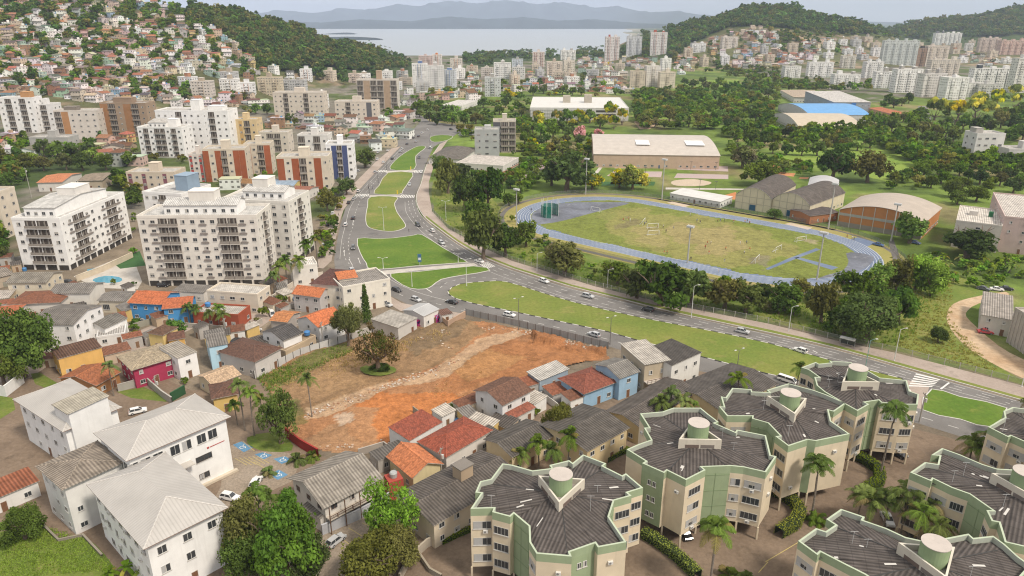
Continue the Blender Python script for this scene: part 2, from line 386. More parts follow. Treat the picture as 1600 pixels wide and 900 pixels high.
SIDES = {'f': 0, 'r': pi/2, 'b': pi, 'l': -pi/2}
def sides(ce, rot, W, D):
    # (key, length, local rotation, offset to the wall, faces the camera?)
    for k, r in SIDES.items():
        L, off = (W, D/2) if k in 'fb' else (D, W/2)
        nx, ny = sin(r+rot), -cos(r+rot)
        px, py = ce[0]+nx*off, ce[1]+ny*off
        yield k, L, r, off, (nx*-px+ny*-py)/hypot(px, py) > -.1
def on_side(r, off, x, out=0.0):
    return (x*cos(r)+(off+out)*sin(r), x*sin(r)-(off+out)*cos(r))
def roof_geo(m, W, D, h, roof, rise, ov, ridge, col, mi=0, th=.14):
    w, d = W/2+ov, D/2+ov
    if ridge == 'd': X = lambda a, b, z: (b, a, z); w, d = d, w
    else: X = lambda a, b, z: (a, b, z)
    flip = ridge == 'd'
    def face(pts, c=col, k=mi):
        pts = [X(*p) for p in pts]; m.face(pts[::-1] if flip else pts, c, k)
    e = h-rise*ov/max(d-ov, .1) if roof == 'gable' else h
    if roof == 'gable':
        t = h+rise
        for s in (1, -1):
            q = [(-w, -d*s, e+th), (w, -d*s, e+th), (w, 0, t+th), (-w, 0, t+th)]
            face(q if s == 1 else q[::-1])
            q = [(x, y, z-th) for x, y, z in q]; face(q[::-1] if s == 1 else q, (.3, .27, .24))
            q = [(-w, -d*s, e), (w, -d*s, e), (w, -d*s, e+th), (-w, -d*s, e+th)]; face(q if s == 1 else q[::-1], (.4, .37, .33))
            for g in (1, -1):
                q = [(w*g, -d*s, e), (w*g, 0, t), (w*g, 0, t+th), (w*g, -d*s, e+th)]; face(q if s*g == 1 else q[::-1], (.42, .39, .35))
        ridge_col = tuple(min(1, c*1.25) for c in col)
        for s in (1, -1):
            q = [(-w, -.22*s, t+th-.02), (w, -.22*s, t+th-.02), (w, 0, t+th+.08), (-w, 0, t+th+.08)]; face(q if s == 1 else q[::-1], ridge_col)
    elif roof == 'hip':
        t = h+rise; r = max(w-d, .05) if w > d else .05; yr = 0 if w >= d else d-w
        A, B = ((-r, 0, t), (r, 0, t)) if w >= d else ((0, -yr, t), (0, yr, t))
        c = [(-w, -d, h), (w, -d, h), (w, d, h), (-w, d, h)]; up = lambda p: (p[0], p[1], p[2]+th)
        if w >= d: fs = [(c[0], c[1], B, A), (c[1], c[2], B), (c[2], c[3], A, B), (c[3], c[0], A)]
        else: fs = [(c[0], c[1], A), (c[1], c[2], B, A), (c[2], c[3], B), (c[3], c[0], A, B)]
        for f in fs: face([up(p) for p in f])
        for i in range(4):
            p, q = c[i], c[(i+1) % 4]; face([p, q, up(q), up(p)], (.25, .17, .14) if 2.3 < rise < 3 else (.4, .37, .33))
        face(c[::-1], (.4, .38, .35))
        rc = tuple(min(1, x*1.3) for x in col)
        for i in range(4):
            p = Vector(up(c[i])); q = Vector(up(A if (c[i][0] < 0 if w >= d else c[i][1] < 0) else B)); 
            pp, qq = Vector(X(*p)), Vector(X(*q)); m.tube([pp, qq], .13, 5, rc, mi)
    elif roof == 'shed':
        q = [(-w, -d, h+th), (w, -d, h+th), (w, d, h+rise+th), (-w, d, h+rise+th)]; face(q)
        face([(x, y, z-th) for x, y, z in q][::-1], (.35, .33, .3))
        for i in range(4):
            p, r_ = q[i], q[(i+1) % 4]; face([(p[0], p[1], p[2]-th), (r_[0], r_[1], r_[2]-th), r_, p], (.4, .38, .34))
    elif roof == 'barrel':
        n = 14; R = [(-d+2*d*i/n) for i in range(n+1)]; Z = [h+rise*(1-(2*i/n-1)**2) for i in range(n+1)]
        for i in range(n):
            face([(-w, R[i], Z[i]+th), (w, R[i], Z[i]+th), (w, R[i+1], Z[i+1]+th), (-w, R[i+1], Z[i+1]+th)])
            face([(-w, R[i], Z[i]), (w, R[i], Z[i]), (w, R[i+1], Z[i+1]), (-w, R[i+1], Z[i+1])][::-1], (.3, .3, .3))
            for g in (1, -1):
                q = [(w*g, R[i], Z[i]), (w*g, R[i+1], Z[i+1]), (w*g, R[i+1], Z[i+1]+th), (w*g, R[i], Z[i]+th)]; face(q if g == 1 else q[::-1], (.6, .58, .54))
        for y_, s in ((-d, 1), (d, -1)):
            q = [(-w, y_, h), (w, y_, h), (w, y_, h+th), (-w, y_, h+th)]; face(q if s == 1 else q[::-1], (.5, .48, .44))
def wall_geo(m, W, D, h, roof, rise, ridge, col, z0=0.0, mi=0):
    w, d = W/2, D/2; c = [(-w, -d), (w, -d), (w, d), (-w, d)]
    for i in range(4):
        p, q = c[i], c[(i+1) % 4]; side = 'frbl'[i]; pts = [(*p, z0), (*q, z0)]; top = h
        gab = (roof in ('gable', 'barrel')) and (side in 'rl') == (ridge == 'w')
        if gab and roof == 'gable': pts += [(*q, h), ((p[0]+q[0])/2, (p[1]+q[1])/2, h+rise), (*p, h)]
        elif gab:
            pts += [(q[0]+(p[0]-q[0])*k/12, q[1]+(p[1]-q[1])*k/12, h+rise*(1-(2*k/12-1)**2)) for k in range(13)]
        elif roof == 'shed': pts += [(*q, h+rise*(q[1] > 0)), (*p, h+rise*(p[1] > 0))]
        else: pts += [(*q, h), (*p, h)]
        m.face(pts, col, mi)
WALLMAT = {'tile': 'tile', 'corr': 'corr', 'sheet_metal': 'sheet_metal'}
def building(name, cat, label, a, b, c, h, roof='gable', wall=WHITE, roofc=GREYR, rmat='corr', rise=1.6, ov=.45, ridge='w', floors=None, group=None, win=(1.3, 1.15), gap=3.0, frame=(.6, .6, .58), skip=.12, doors='f', doorc=(.18, .09, .05), single=False, band=None, pct=1.0, nowin='', wmat='paint', dim=None):
    if dim: ce, W, D, rot = dim; ce = Vector(ce)
    else: ce, W, D, rot = frame3(a, b, c, h)
    r = random.Random(int(ce.x*7+ce.y*13)); W -= 2*ov; D -= 2*ov; W = max(W, 2.0); D = max(D, 2.0)
    root = empty(name, (ce.x, ce.y, 0), rot); tag(root, label, cat, group)
    m = MB(); wall_geo(m, W, D, h, roof, rise, ridge, wall)
    if band: m.box(-W/2-.04, W/2+.04, -D/2-.04, D/2+.04, band[0], band[1], band[2])
    m.build('wall', [wmat], root)
    m = MB()
    if roof == 'flat':
        t = .25; m.poly([(-W/2+t, -D/2+t), (W/2-t, -D/2+t), (W/2-t, D/2-t), (-W/2+t, D/2-t)], h-.35, roofc, 0)
        pc = tuple(min(.8, x*1.02) for x in wall)
        for x0, x1, y0, y1 in ((-W/2-.05, W/2+.05, -D/2-.05, -D/2+t), (-W/2-.05, W/2+.05, D/2-t, D/2+.05), (-W/2-.05, -W/2+t, -D/2+t, D/2-t), (W/2-t, W/2+.05, -D/2+t, D/2-t)):
            m.box(x0, x1, y0, y1, h-.5, h+.12, pc, 1)
        rm = m.build('roof', [rmat, 'paint'], root)
    else:
        roof_geo(m, W, D, h, roof, rise, ov, ridge, roofc); rm = m.build('roof', [rmat], root)
    fl = floors or max(1, int(h/2.9)); fh = h/fl
    doors_left = 1
    for k, L, sr, off, vis in sides(ce, rot, W, D):
        if not vis or k in nowin: continue
        n = int((L-.8)/gap)
        if n < 1 and L > 1.9: n = 1
        for f in range(fl):
            for i in range(n):
                x = (i+.5)/n*L-L/2; ww, hh = win; z = f*fh+min(1.0, fh-hh-.35)
                if f == 0 and k in doors and i == n//2 and doors_left:
                    dm, hm = door_mesh(.95, 2.1, doorc); q = put('door', dm, root, (*on_side(sr, off, x), 0), sr); put('handle', hm, q); doors_left = 0; continue
                if r.random() < skip: continue
                add_window(root, *on_side(sr, off, x), z, sr, min(ww*r.choice((1, 1, .8)), L/n-.4, L-.6), hh, frame, single)
    root['W'] = W; root['D'] = D
    return root, W, D
def tank_part(root, x, y, z, r=.9, h=1.2, col=BLUE):
    m = MB(); m.tube([(x, y, z), (x, y, z+h*.8), (x, y, z+h)], [r*.9, r, r*.75], 14, col); return m.build('water_tank', ['plain'], root)
def cbox(root, name, x0, x1, y0, y1, z0, z1, col, mat='paint'):
    m = MB(); m.box(x0, x1, y0, y1, z0, z1, col); return m.build(name, [mat], root)
# ---- tall blocks with balconies
def balcony_mesh(w, h, col, rail):
    def f():
        m = MB(); m.face([(-w/2, -.02, 0), (w/2, -.02, 0), (w/2, -.02, h), (-w/2, -.02, h)], (.075, .06, .05), 0)  # flat dark face painted as the shaded recess with its glass door
        n = max(1, int(w/1.5))
        for i in range(n):
            x = (i+.5)/n*w-w/2; m.box(x-.07, x+.07, -.05, -.02, 0, h, (.45, .4, .35))
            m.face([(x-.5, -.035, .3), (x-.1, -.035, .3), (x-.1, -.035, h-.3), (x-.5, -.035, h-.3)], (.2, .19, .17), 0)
        m.box(-w/2-.1, w/2+.1, -.75, 0, -.16, 0, col); m.box(-w/2-.1, w/2+.1, -.75, -.67, 0, 1.0, rail)
        for s in (-1, 1): m.box(s*(w/2+.06)-.04, s*(w/2+.06)+.04, -.67, 0, 0, 1.0, rail)
        return m.build('balcony', ['paint'], mesh_only=True)
    return cached(('bal', round(w, 1), round(h, 1), col, rail), f)
def tower(name, label, a, b, c, h, nf, pats, wall, accent, roofc=(.5, .49, .47), z1=2.5, panels=(), group=None, rail=(.28, .25, .22), dim=None, top=None, cat='apartment block', parapet=.7, maxp=100, roofm='corr', seed=0):
    if dim: ce, W, D, rot = dim; ce = Vector(ce)
    else: ce, W, D, rot = frame3(a, b, c, h)
    root = empty(name, (ce.x, ce.y, 0), rot); tag(root, label, cat, group); r = random.Random(seed+int(ce.x))
    m = MB(); wall_geo(m, W, D, h, 'flat', 0, 'w', wall, 0.0); m.build('wall', ['paint'], root)
    m = MB(); t = .3; m.poly([(-W/2+t, -D/2+t), (W/2-t, -D/2+t), (W/2-t, D/2-t), (-W/2+t, D/2-t)], h-parapet, roofc, 0)
    for x0, x1, y0, y1 in ((-W/2-.06, W/2+.06, -D/2-.06, -D/2+t), (-W/2-.06, W/2+.06, D/2-t, D/2+.06), (-W/2-.06, -W/2+t, -D/2+t, D/2-t), (W/2-t, W/2+.06, -D/2+t, D/2-t)): m.box(x0, x1, y0, y1, h-parapet-.3, h+.1, wall, 1)
    m.build('roof', [roofm, 'paint'], root)
    fh = (h-z1-parapet)/nf; cnt = 0
    for k, L, sr, off, vis in sides(ce, rot, W, D):
        pat = pats.get(k)
        if not pat or not vis: continue
        sw = L/len(pat)
        for i, ch in enumerate(pat):
            x = (i+.5)*sw-L/2
            if ch in 'pP':   # full-height colour panel
                m = MB(); x0, x1 = x-sw/2*(.98 if ch == 'P' else .55), x+sw/2*(.98 if ch == 'P' else .55); m.box(x0, x1, -.05, 0, z1, h-parapet-.4, accent); m.build('facade_panel', ['paint'], root, (*on_side(sr, off, 0), 0), sr)
            for f in range(nf):
                z = z1+f*fh
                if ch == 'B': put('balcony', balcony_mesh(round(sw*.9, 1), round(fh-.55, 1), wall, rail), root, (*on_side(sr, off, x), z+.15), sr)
                elif ch in 'wpd' and r.random() > .04: add_window(root, *on_side(sr, off, x, .055 if ch == 'p' else 0), z+1.0, sr, min(1.5, sw*.6) if ch != 'd' else min(2.4, sw*.75), min(1.3, fh*.45), (.5, .48, .46), True)
                elif ch == 's': add_window(root, *on_side(sr, off, x), z+1.3, sr, .7, .7, (.5, .48, .46), True)
                elif ch == 'a':
                    add_window(root, *on_side(sr, off, x), z+1.25, sr, min(1.5, sw*.7), 1.0, (.4, .38, .36), True)
                    m = cached(('ledge', round(sw, 1)), lambda: (lambda q: (q.box(-sw*.38, sw*.38, -.35, 0, 0, .5, (.25, .22, .2)), q.build('service_ledge', ['paint'], mesh_only=True))[1])(MB()))
                    put('service_ledge', m, root, (*on_side(sr, off, x), z+.4), sr)
        if z1 > 2:   # open ground storey: its shade painted as dark panels between the columns
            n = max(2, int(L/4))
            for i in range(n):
                x = (i+.5)*L/n-L/2; bm = cached(('bay', round(L/n, 1), z1), lambda: (lambda q: (q.box(-L/n*.4, L/n*.4, -.03, 0, 0, z1-.5, (.05, .045, .04)), q.box(-L/n*.4-.12, -L/n*.4, -.08, 0, 0, z1-.45, (.5, .47, .43)), q.build('shaded_bay', ['paint'], mesh_only=True))[2])(MB()))
                put('shaded_bay', bm, root, (*on_side(sr, off, x), 0), sr)
    for q in (top or ()):   # rooftop volumes in fractions of the plan: (name, x0, x1, y0, y1, height, colour, roof)
        nm, x0, x1, y0, y1, hh, col, rf = q; cx, cy = (x0+x1)/2*W/2, (y0+y1)/2*D/2; w_, d_ = (x1-x0)*W/2, (y1-y0)*D/2
        m = MB(); zb = h-parapet
        wall_geo(m, w_, d_, zb+hh, rf if rf in ('gable', 'shed') else 'flat', 1.6, 'w', col, zb-.02); o = m.build(nm, ['paint'], root, (cx, cy, 0))
        m = MB()
        if rf in ('gable', 'hip', 'shed'): roof_geo(m, w_, d_, zb+hh, rf, 1.6, .35, 'w', roofc); m.build('roof', ['corr'], o)
        else: m.box(-w_/2-.12, w_/2+.12, -d_/2-.12, d_/2+.12, zb+hh, zb+hh+.25, tuple(min(.8, x*1.05) for x in col)); m.build('cornice', ['paint'], o)
        if w_ > 6 and rf != 'f':
            for i in range(int(w_/3)):
                add_window(o, (i+.5)/int(w_/3)*w_-w_/2, -d_/2, zb+.7, 0, 1.3, min(1.2, hh-1.0), (.4, .4, .4), True)
    return root, W, D
def from_base(x0, x1, yb, yt, depth, rot=0.0, terrain=False):
    # a block from its picture width, foot and top: (centre, width, depth, angle), height, ground
    xc = (x0+x1)/2; g = hit(xc, yb) if terrain else P(xc, yb); d = g.y*CP+(H-g.z)*SP; w = (x1-x0)*d/F
    v = yt-450; h = H-g.y*(F*SP+v*CP)/(F*CP-v*SP)-g.z
    return (Vector((g.x, g.y+depth/2)), w, depth, rot), max(h, 2.6), g.z
def far_house(w, d, h, roof, rise, wall, roofc, rmat, ridge='w', annex=True, seed=0):
    r = random.Random(seed); m = MB(); wall_geo(m, w, d, h, roof, rise, ridge, wall, -3.0, 0)
    if roof == 'flat':
        m.box(-w/2-.2, w/2+.2, -d/2-.2, d/2+.2, h-.1, h+.15, roofc, 2)
        if r.random() < .7: m.box(-1.2, 1.2, -1, 1, h+.15, h+2.2, wall, 2); m.tube([(w*.3, 0, h+.15), (w*.3, 0, h+1.3)], .7, 8, BLUE if r.random() < .5 else WHITE, 2)
    else: roof_geo(m, w, d, h, roof, rise, .5, ridge, roofc, 1)
    if annex and r.random() < .65:
        aw, ad, ah = w*r.uniform(.3, .55), d*r.uniform(.35, .6), h*r.uniform(.45, .7); x = r.choice((-1, 1))*(w/2+aw/2-.3); y = r.uniform(-.3, .1)*d
        m.box(x-aw/2, x+aw/2, y-ad/2, y+ad/2, -3, ah, wall, 0); m.box(x-aw/2-.25, x+aw/2+.25, y-ad/2-.25, y+ad/2+.25, ah, ah+.15, roofc, 1)
    if r.random() < .4: m.box(-w/2, w/2, -d/2-1.3, -d/2, h*.5-.1, h*.5+.06, (.5, .48, .45), 2); m.box(-w/2, w/2, -d/2-1.3, -d/2-1.22, h*.5, h*.5+.9, wall, 2)
    return m, ['facade', rmat, 'paint']
def far_block(w, d, h, wall, accent, roofc, seed=0, bal=True):
    r = random.Random(seed); m = MB(); wall_geo(m, w, d, h, 'flat', 0, 'w', wall, -4.0, 0); t = .35
    m.box(-w/2-.05, w/2+.05, -d/2-.05, d/2+.05, h-.3, h, roofc, 2)
    for x0, x1, y0, y1 in ((-w/2-.1, w/2+.1, -d/2-.1, -d/2+t), (-w/2-.1, w/2+.1, d/2-t, d/2+.1), (-w/2-.1, -w/2+t, -d/2, d/2), (w/2-t, w/2+.1, -d/2, d/2)): m.box(x0, x1, y0, y1, h, h+.9, wall, 2)
    n = max(1, int(w/14))
    for i in range(n):
        x = (i+.5)/n*w-w/2+r.uniform(-1, 1); b = min(w*.35, r.uniform(3.5, 6)); hh = r.uniform(2.6, 5.5); m.box(x-b/2, x+b/2, -d*.25, d*.2, h, h+hh, accent if r.random() < .4 else wall, 2); m.box(x-b/2-.2, x+b/2+.2, -d*.25-.2, d*.2+.2, h+hh, h+hh+.25, wall, 2)
        if r.random() < .5: m.tube([(x, 0, h+hh+.25), (x, 0, h+hh+1.7)], 1.0, 8, wall, 2)
    if bal:
        nf = int(h/3); k = max(1, int(w/11))
        for i in range(k):
            x = (i+.5)/k*w-w/2; bw = min(w*.3, 4.2)
            m.box(x-bw/2-.5, x-bw/2, -d/2-.12, -d/2, 0, h, accent, 2); m.box(x+bw/2, x+bw/2+.5, -d/2-.12, -d/2, 0, h, accent, 2)
            for f in range(1, nf): m.box(x-bw/2, x+bw/2, -d/2-1.1, -d/2, f*3-.1, f*3+.9, tuple(c*.96 for c in wall), 2)
    return m, ['facade', 'corr', 'paint']

# ---------------------------------------------------------------- vegetation
def crown_np(seed, ncl, per, leaf, shape='round', tint=(.06, .10, .02), sd=.22, tint2=None, p2=0.0, crs=1.0):
    g = np.random.default_rng(seed); V = []; K = []; ph = g.uniform(0, 6.28, 3)
    for i in range(ncl):
        # golden-angle clumps over an uneven ellipsoid
        z = 1-1.45*(i+.5)/ncl; an = i*2.4+g.uniform(-.4, .4); rr = np.sqrt(max(0, 1-z*z))
        if shape == 'umbrella': cz = .55+.25*z+g.uniform(-.05, .05); rad = g.uniform(.25, .8); c = np.array([cos(an)*rr*rad, sin(an)*rr*rad, cz]); cr = g.uniform(.22, .34); sq = (1, 1, .45)
        elif shape == 'cone': zz = (i+.5)/ncl; rad = (1-zz)*.8; c = np.array([cos(an)*rad*.6, sin(an)*rad*.6, -.8+2.6*zz]); cr = .24+.45*(1-zz)*.8; sq = (1, 1, .7)
        elif shape == 'bamboo': c = np.array([cos(an)*.6*g.uniform(.1, 1), sin(an)*.6*g.uniform(.1, 1), g.uniform(-.7, .8)]); cr = g.uniform(.25, .45); sq = (.9, .9, 1.3)
        else: rad = g.uniform(.38, .8)*(1+.22*sin(2*an+ph[0])+.14*sin(3*an+ph[1])*(1-z)); c = np.array([cos(an)*rr*rad, sin(an)*rr*rad, z*rad*.85+.12*sin(an*2+ph[2])]); cr = g.uniform(.18, .42); sq = (1, 1, .72)
        n = max(4, int(per*g.uniform(.6, 1.3)))
        d = g.normal(size=(n, 3)); d /= np.linalg.norm(d, axis=1)[:, None]
        p = c+d*np.array(sq)*cr*crs*g.uniform(.45, 1.15, (n, 1))
        nn = d*.8+g.normal(size=(n, 3))*.55+np.array([0, 0, .35]); nn /= np.linalg.norm(nn, axis=1)[:, None]
        a = np.cross(nn, g.normal(size=(n, 3))); a /= np.linalg.norm(a, axis=1)[:, None]; b = np.cross(nn, a)
        s = leaf*g.uniform(.6, 1.3, (n, 1))
        V.append(np.stack([p-a*s, p-b*s*.62+nn*s*.15, p+a*s, p+b*s*.62+nn*s*.15], 1).reshape(-1, 3))
        base = np.array(tint2 if tint2 is not None and g.random() < p2 else tint)
        K.append(base*g.uniform(1-sd, 1+sd)*g.uniform(.8, 1.22, (n, 1)))
    return np.concatenate(V), np.concatenate(K)
TINT = dict(airy=((.07, .12, .022), None, 0), dark=((.046, .078, .018), None, 0), mid=((.072, .108, .020), None, 0), bright=((.088, .15, .02), (.065, .12, .018), .4), olive=((.105, .11, .032), None, 0), yellow=((.30, .27, .015), (.10, .15, .02), .45), gold=((.38, .34, .015), (.13, .16, .02), .42),
            pink=((.42, .22, .24), (.10, .11, .04), .25), lime=((.13, .20, .035), None, 0), bare=((.10, .075, .035), (.07, .085, .025), .35), autumn=((.09, .10, .028), (.11, .085, .03), .15), dusty=((.14, .13, .075), (.08, .10, .03), .5))
LOD = dict(near=(40, 330, .047), mid=(22, 95, .098), far=(12, 36, .18))
def crown_mesh(tint, lod, shape, var):
    def f():
        n, p, l = LOD[lod]; t1, t2, p2 = TINT[tint]
        if tint == 'bare': p = int(p*.10); n = int(n*1.6)
        if tint in ('lime', 'airy') and lod == 'near': p = int(p*.3); n = int(n*1.3)
        if shape == 'cone': n = int(n*1.2)
        V, K = crown_np(len(tint)*131+len(lod)*17+len(shape)*7+var*1013, n, p, l, shape, t1, .34, t2, p2, .7 if tint in ('bare', 'airy') or tint == 'lime' and lod == 'near' else 1.0)
        return quads_np('crown', V, K, 'leaf')
    return cached(('crown', tint, lod, shape, var), f)
def trunk_mesh(shape, var, hc):
    # unit: crown radius 1, crown centre at hc
    def f():
        g = random.Random(var*77+5); m = MB(); col = (.16, .12, .09)
        lean = (g.uniform(-.1, .1), g.uniform(-.1, .1)); top = hc+(.9 if shape == 'cone' else -.15)
        fork = hc*.5 if shape != 'cone' else top*.8
        m.tube([(0, 0, -.15), (lean[0]*.3, lean[1]*.3, fork*.5), (lean[0], lean[1], fork)], [.13, .095, .075], 7, col)
        for k in range(6 if shape != 'cone' else 1):
            an = k*2.4+g.uniform(-.3, .3); r = g.uniform(.35, .7) if shape != 'cone' else 0; z = hc+g.uniform(-.1, .45) if shape != 'cone' else top
            e = Vector((cos(an)*r, sin(an)*r, z)); s = Vector((*lean, fork)); md = s.lerp(e, .5)+Vector((cos(an)*.08, sin(an)*.08, -.06))
            m.tube([s, md, e], [.06, .04, .012], 5, col)
            for kk in range(2 if shape == 'round' else 0): an2 = an+g.uniform(-.9, .9); r2 = r+g.uniform(.05, .3); e2 = Vector((cos(an2)*r2, sin(an2)*r2, z+g.uniform(.0, .3))); m.tube([md, md.lerp(e2, .5)+Vector((0, 0, .04)), e2], [.03, .02, .008], 4, col)
        return m.build('trunk', ['bark'], mesh_only=True)
    return cached(('trunk', shape, var, round(hc, 1)), f)
def tree_at(g, w, h, tint='mid', shape='round', lod=None, desc=None, zone=None, cat='tree', group=None, label=None, bush=False):
    d = hypot(g.y, H); lod = lod or ('near' if d < 215 else 'mid' if d < 480 else 'far')
    var = rnd.randrange(4 if lod != 'near' else 3); R = w/2; span = {'round': 1.5, 'umbrella': .9, 'cone': 3.0, 'bamboo': 2.0}[shape]
    ch = min(h*(.97 if bush else .9), span*R*1.6) if shape != 'cone' else h*.94
    sz = ch/span
    low = {'round': .62, 'umbrella': .1, 'cone': .8, 'bamboo': .9}[shape]
    zc = h-ch+low*sz
    root = empty('shrub' if bush else 'tree', (g.x, g.y, g.z), rnd.uniform(0, 6.28))
    if label: tag(root, label, cat, group)
    else: auto(root, desc, zone, cat, group, (g.x, g.y, g.z))
    put('crown', crown_mesh(tint, lod, shape, var), root, (0, 0, zc), rnd.uniform(0, 6), (R, R, sz))
    hc = max(.6, zc/R); put('trunk', trunk_mesh(shape, var % 3, hc), root, (0, 0, 0), 0, (R, R, zc/round(hc, 1)))
    return root
def uv_dirs(me, dirs):
    # corrugation of each roof slope runs along one shared direction
    a = me.uv_layers['UVMap'].data
    for p, an in zip(me.polygons, dirs):
        c, s = cos(an), sin(an)
        for li in p.loop_indices:
            v = me.vertices[me.loops[li].vertex_index].co; a[li].uv = (-v.x*s+v.y*c, v.x*c+v.y*s)
def tree_px(px, py, wpx, hpx, tint='mid', shape='round', **k):
    g = hit(px, py) if py < 330 else P(px, py); d = g.y*CP+(H-g.z)*SP; sc = d/F
    ang = PT+math.atan((py-hpx/2-450)/F); h = hpx*sc/max(.5, cos(ang))
    return tree_at(g, wpx*sc, h*(1 if hpx > 0 else 1), tint, shape, **k)
def palm_meshes(var, kindp):
    def fr():
        g = np.random.default_rng(var*31+len(kindp)); V = []; K = []
        nf = {'queen': 15, 'tall': 17, 'banana': 11, 'coco': 16}[kindp]; Lf = {'queen': 2.8, 'tall': 2.7, 'banana': 2.2, 'coco': 3.5}[kindp]
        for i in range(nf):
            an = i*2.4+g.uniform(-.3, .3); el = radians(g.uniform(-5, 30) if i < nf*.45 else g.uniform(30, 82)); L = Lf*g.uniform(.85, 1.1); droop = g.uniform(.55, .85)*L
            ns = 24 if kindp != 'banana' else 9; s = np.linspace(.06, 1, ns); hx = cos(el); hz = sin(el)
            px = L*s*hx*(1-.12*s*s)+.0; pz = L*s*hz-droop*s**2.2*.9
            dirv = np.array([cos(an), sin(an), 0]); side = np.array([-sin(an), cos(an), 0])
            p = dirv*px[:, None]+np.array([0, 0, 1])*pz[:, None]
            tg = np.gradient(p, axis=0); tg /= np.linalg.norm(tg, axis=1)[:, None]; col = np.array([.085, .125, .026])*g.uniform(.75, 1.3)
            if g.random() < .1: col = np.array([.16, .14, .05])
            if kindp == 'banana':
                wd = .34*np.sin(pi*np.clip(s, .05, 1))**.6
                for sg in (-1, 1):
                    q0, q1 = p[:-1], p[1:]; e0 = q0+side*sg*wd[:-1, None]+[0, 0, .05]; e1 = q1+side*sg*wd[1:, None]+[0, 0, .05]
                    V.append(np.stack([q0, e0, e1, q1], 1).reshape(-1, 3)); K.append(np.tile(col*np.array([1.3, 1.3, 1]), (ns-1, 1))*g.uniform(.85, 1.15, (ns-1, 1)))
            else:
                ll = .5*np.sin(pi*np.clip(s*.93+.07, 0, 1))**.7+.12
                for sg in (-1, 1):
                    for rep in range(2):
                        fw = tg*.45*ll[:, None]; dn = np.array([0, 0, -1])*ll[:, None]*g.uniform(.25, .7, (ns, 1)); tip = p+side*sg*ll[:, None]*g.uniform(.7, 1, (ns, 1))+fw+dn
                        wv = tg*.055; V.append(np.stack([p-wv, p+wv, tip+wv*.4, tip-wv*.4], 1).reshape(-1, 3)); K.append(np.tile(col, (ns, 1))*g.uniform(.8, 1.2, (ns, 1)))
                up = np.array([0, 0, .03]); V.append(np.stack([p[:-1]-side*.03, p[:-1]+side*.03, p[1:]+side*.03, p[1:]-side*.03], 1).reshape(-1, 3)); K.append(np.tile(col*1.4, (ns-1, 1)))
        return quads_np('crown', np.concatenate(V), np.concatenate(K), 'leaf')
    def tr():
        g = random.Random(var); m = MB(); bx, by = g.uniform(-.25, .25), g.uniform(-.25, .25)
        pts = [(bx*(t**2)-bx, by*(t**2)-by, t) for t in np.linspace(0, 1, 9)]; m.tube(pts, [.2, .15, .135, .13, .13, .125, .12, .12, .16], 8, (.22, .19, .16)); return m.build('trunk', ['bark'], mesh_only=True)
    return cached(('pf', var, kindp), fr), cached(('pt', var), tr)
def palm_at(g, h, s=1.0, kindp='queen', desc='', zone='', label=None, group='palms of the district'):
    var = rnd.randrange(3); cr, tr = palm_meshes(var, kindp); root = empty('palm_tree' if kindp != 'banana' else 'banana_plant', (g.x, g.y, g.z), rnd.uniform(0, 6.28))
    if label: tag(root, label, 'palm' if kindp != 'banana' else 'banana plant', group)
    else: auto(root, desc, zone, 'palm' if kindp != 'banana' else 'banana plant', group, (g.x, g.y, g.z))
    h = max(h, .8); put('trunk', tr, root, (0, 0, 0), 0, (max(s, .75), max(s, .75), h)); put('crown', cr, root, (0, 0, h-.05), rnd.uniform(0, 6), (s, s, s)); return root
def palm_px(bx, by, tx, ty, s=1.0, kindp='queen', **k):
    g = P(bx, by); h = hgt(bx, by, ty); return palm_at(g, h, s, kindp, **k)
def hedge(label, pix, w, h, tint=(.12, .16, .026)):
    pts = densify([p.to_2d() for p in world(pix)], .35); g = np.random.default_rng(int(pix[0][0])); V = []; K = []
    for p, nx in zip(pts[:-1], pts[1:]):
        d = (nx-p).normalized(); n = 42; u = g.uniform(-1, 1, n); v = g.uniform(0, 1, n); face = g.integers(0, 3, n)
        lat = np.where(face == 0, u, np.where(face == 1, 1, -1))*w/2+g.normal(0, .05, n); z = np.where(face == 0, h, v*h)+g.normal(0, .05, n); al = g.uniform(0, .4, n)
        c = np.stack([p.x+d.x*al-d.y*lat, p.y+d.y*al+d.x*lat, z], 1); a = g.normal(size=(n, 3)); a /= np.linalg.norm(a, axis=1)[:, None]; b = np.cross(a, g.normal(size=(n, 3))); b /= np.linalg.norm(b, axis=1)[:, None]; s = .13
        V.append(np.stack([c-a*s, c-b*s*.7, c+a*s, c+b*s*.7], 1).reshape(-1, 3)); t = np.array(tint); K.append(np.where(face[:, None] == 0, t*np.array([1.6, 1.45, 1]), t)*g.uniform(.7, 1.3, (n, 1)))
    o = put('hedge', quads_np('hedge', np.concatenate(V), np.concatenate(K), 'leaf')); tag(o, label, 'hedge')
    m = MB(); ribbon(m, pts, w*.8, 0.0, (.03, .045, .015), h*.9); m.build('branches', ['bark'], o)

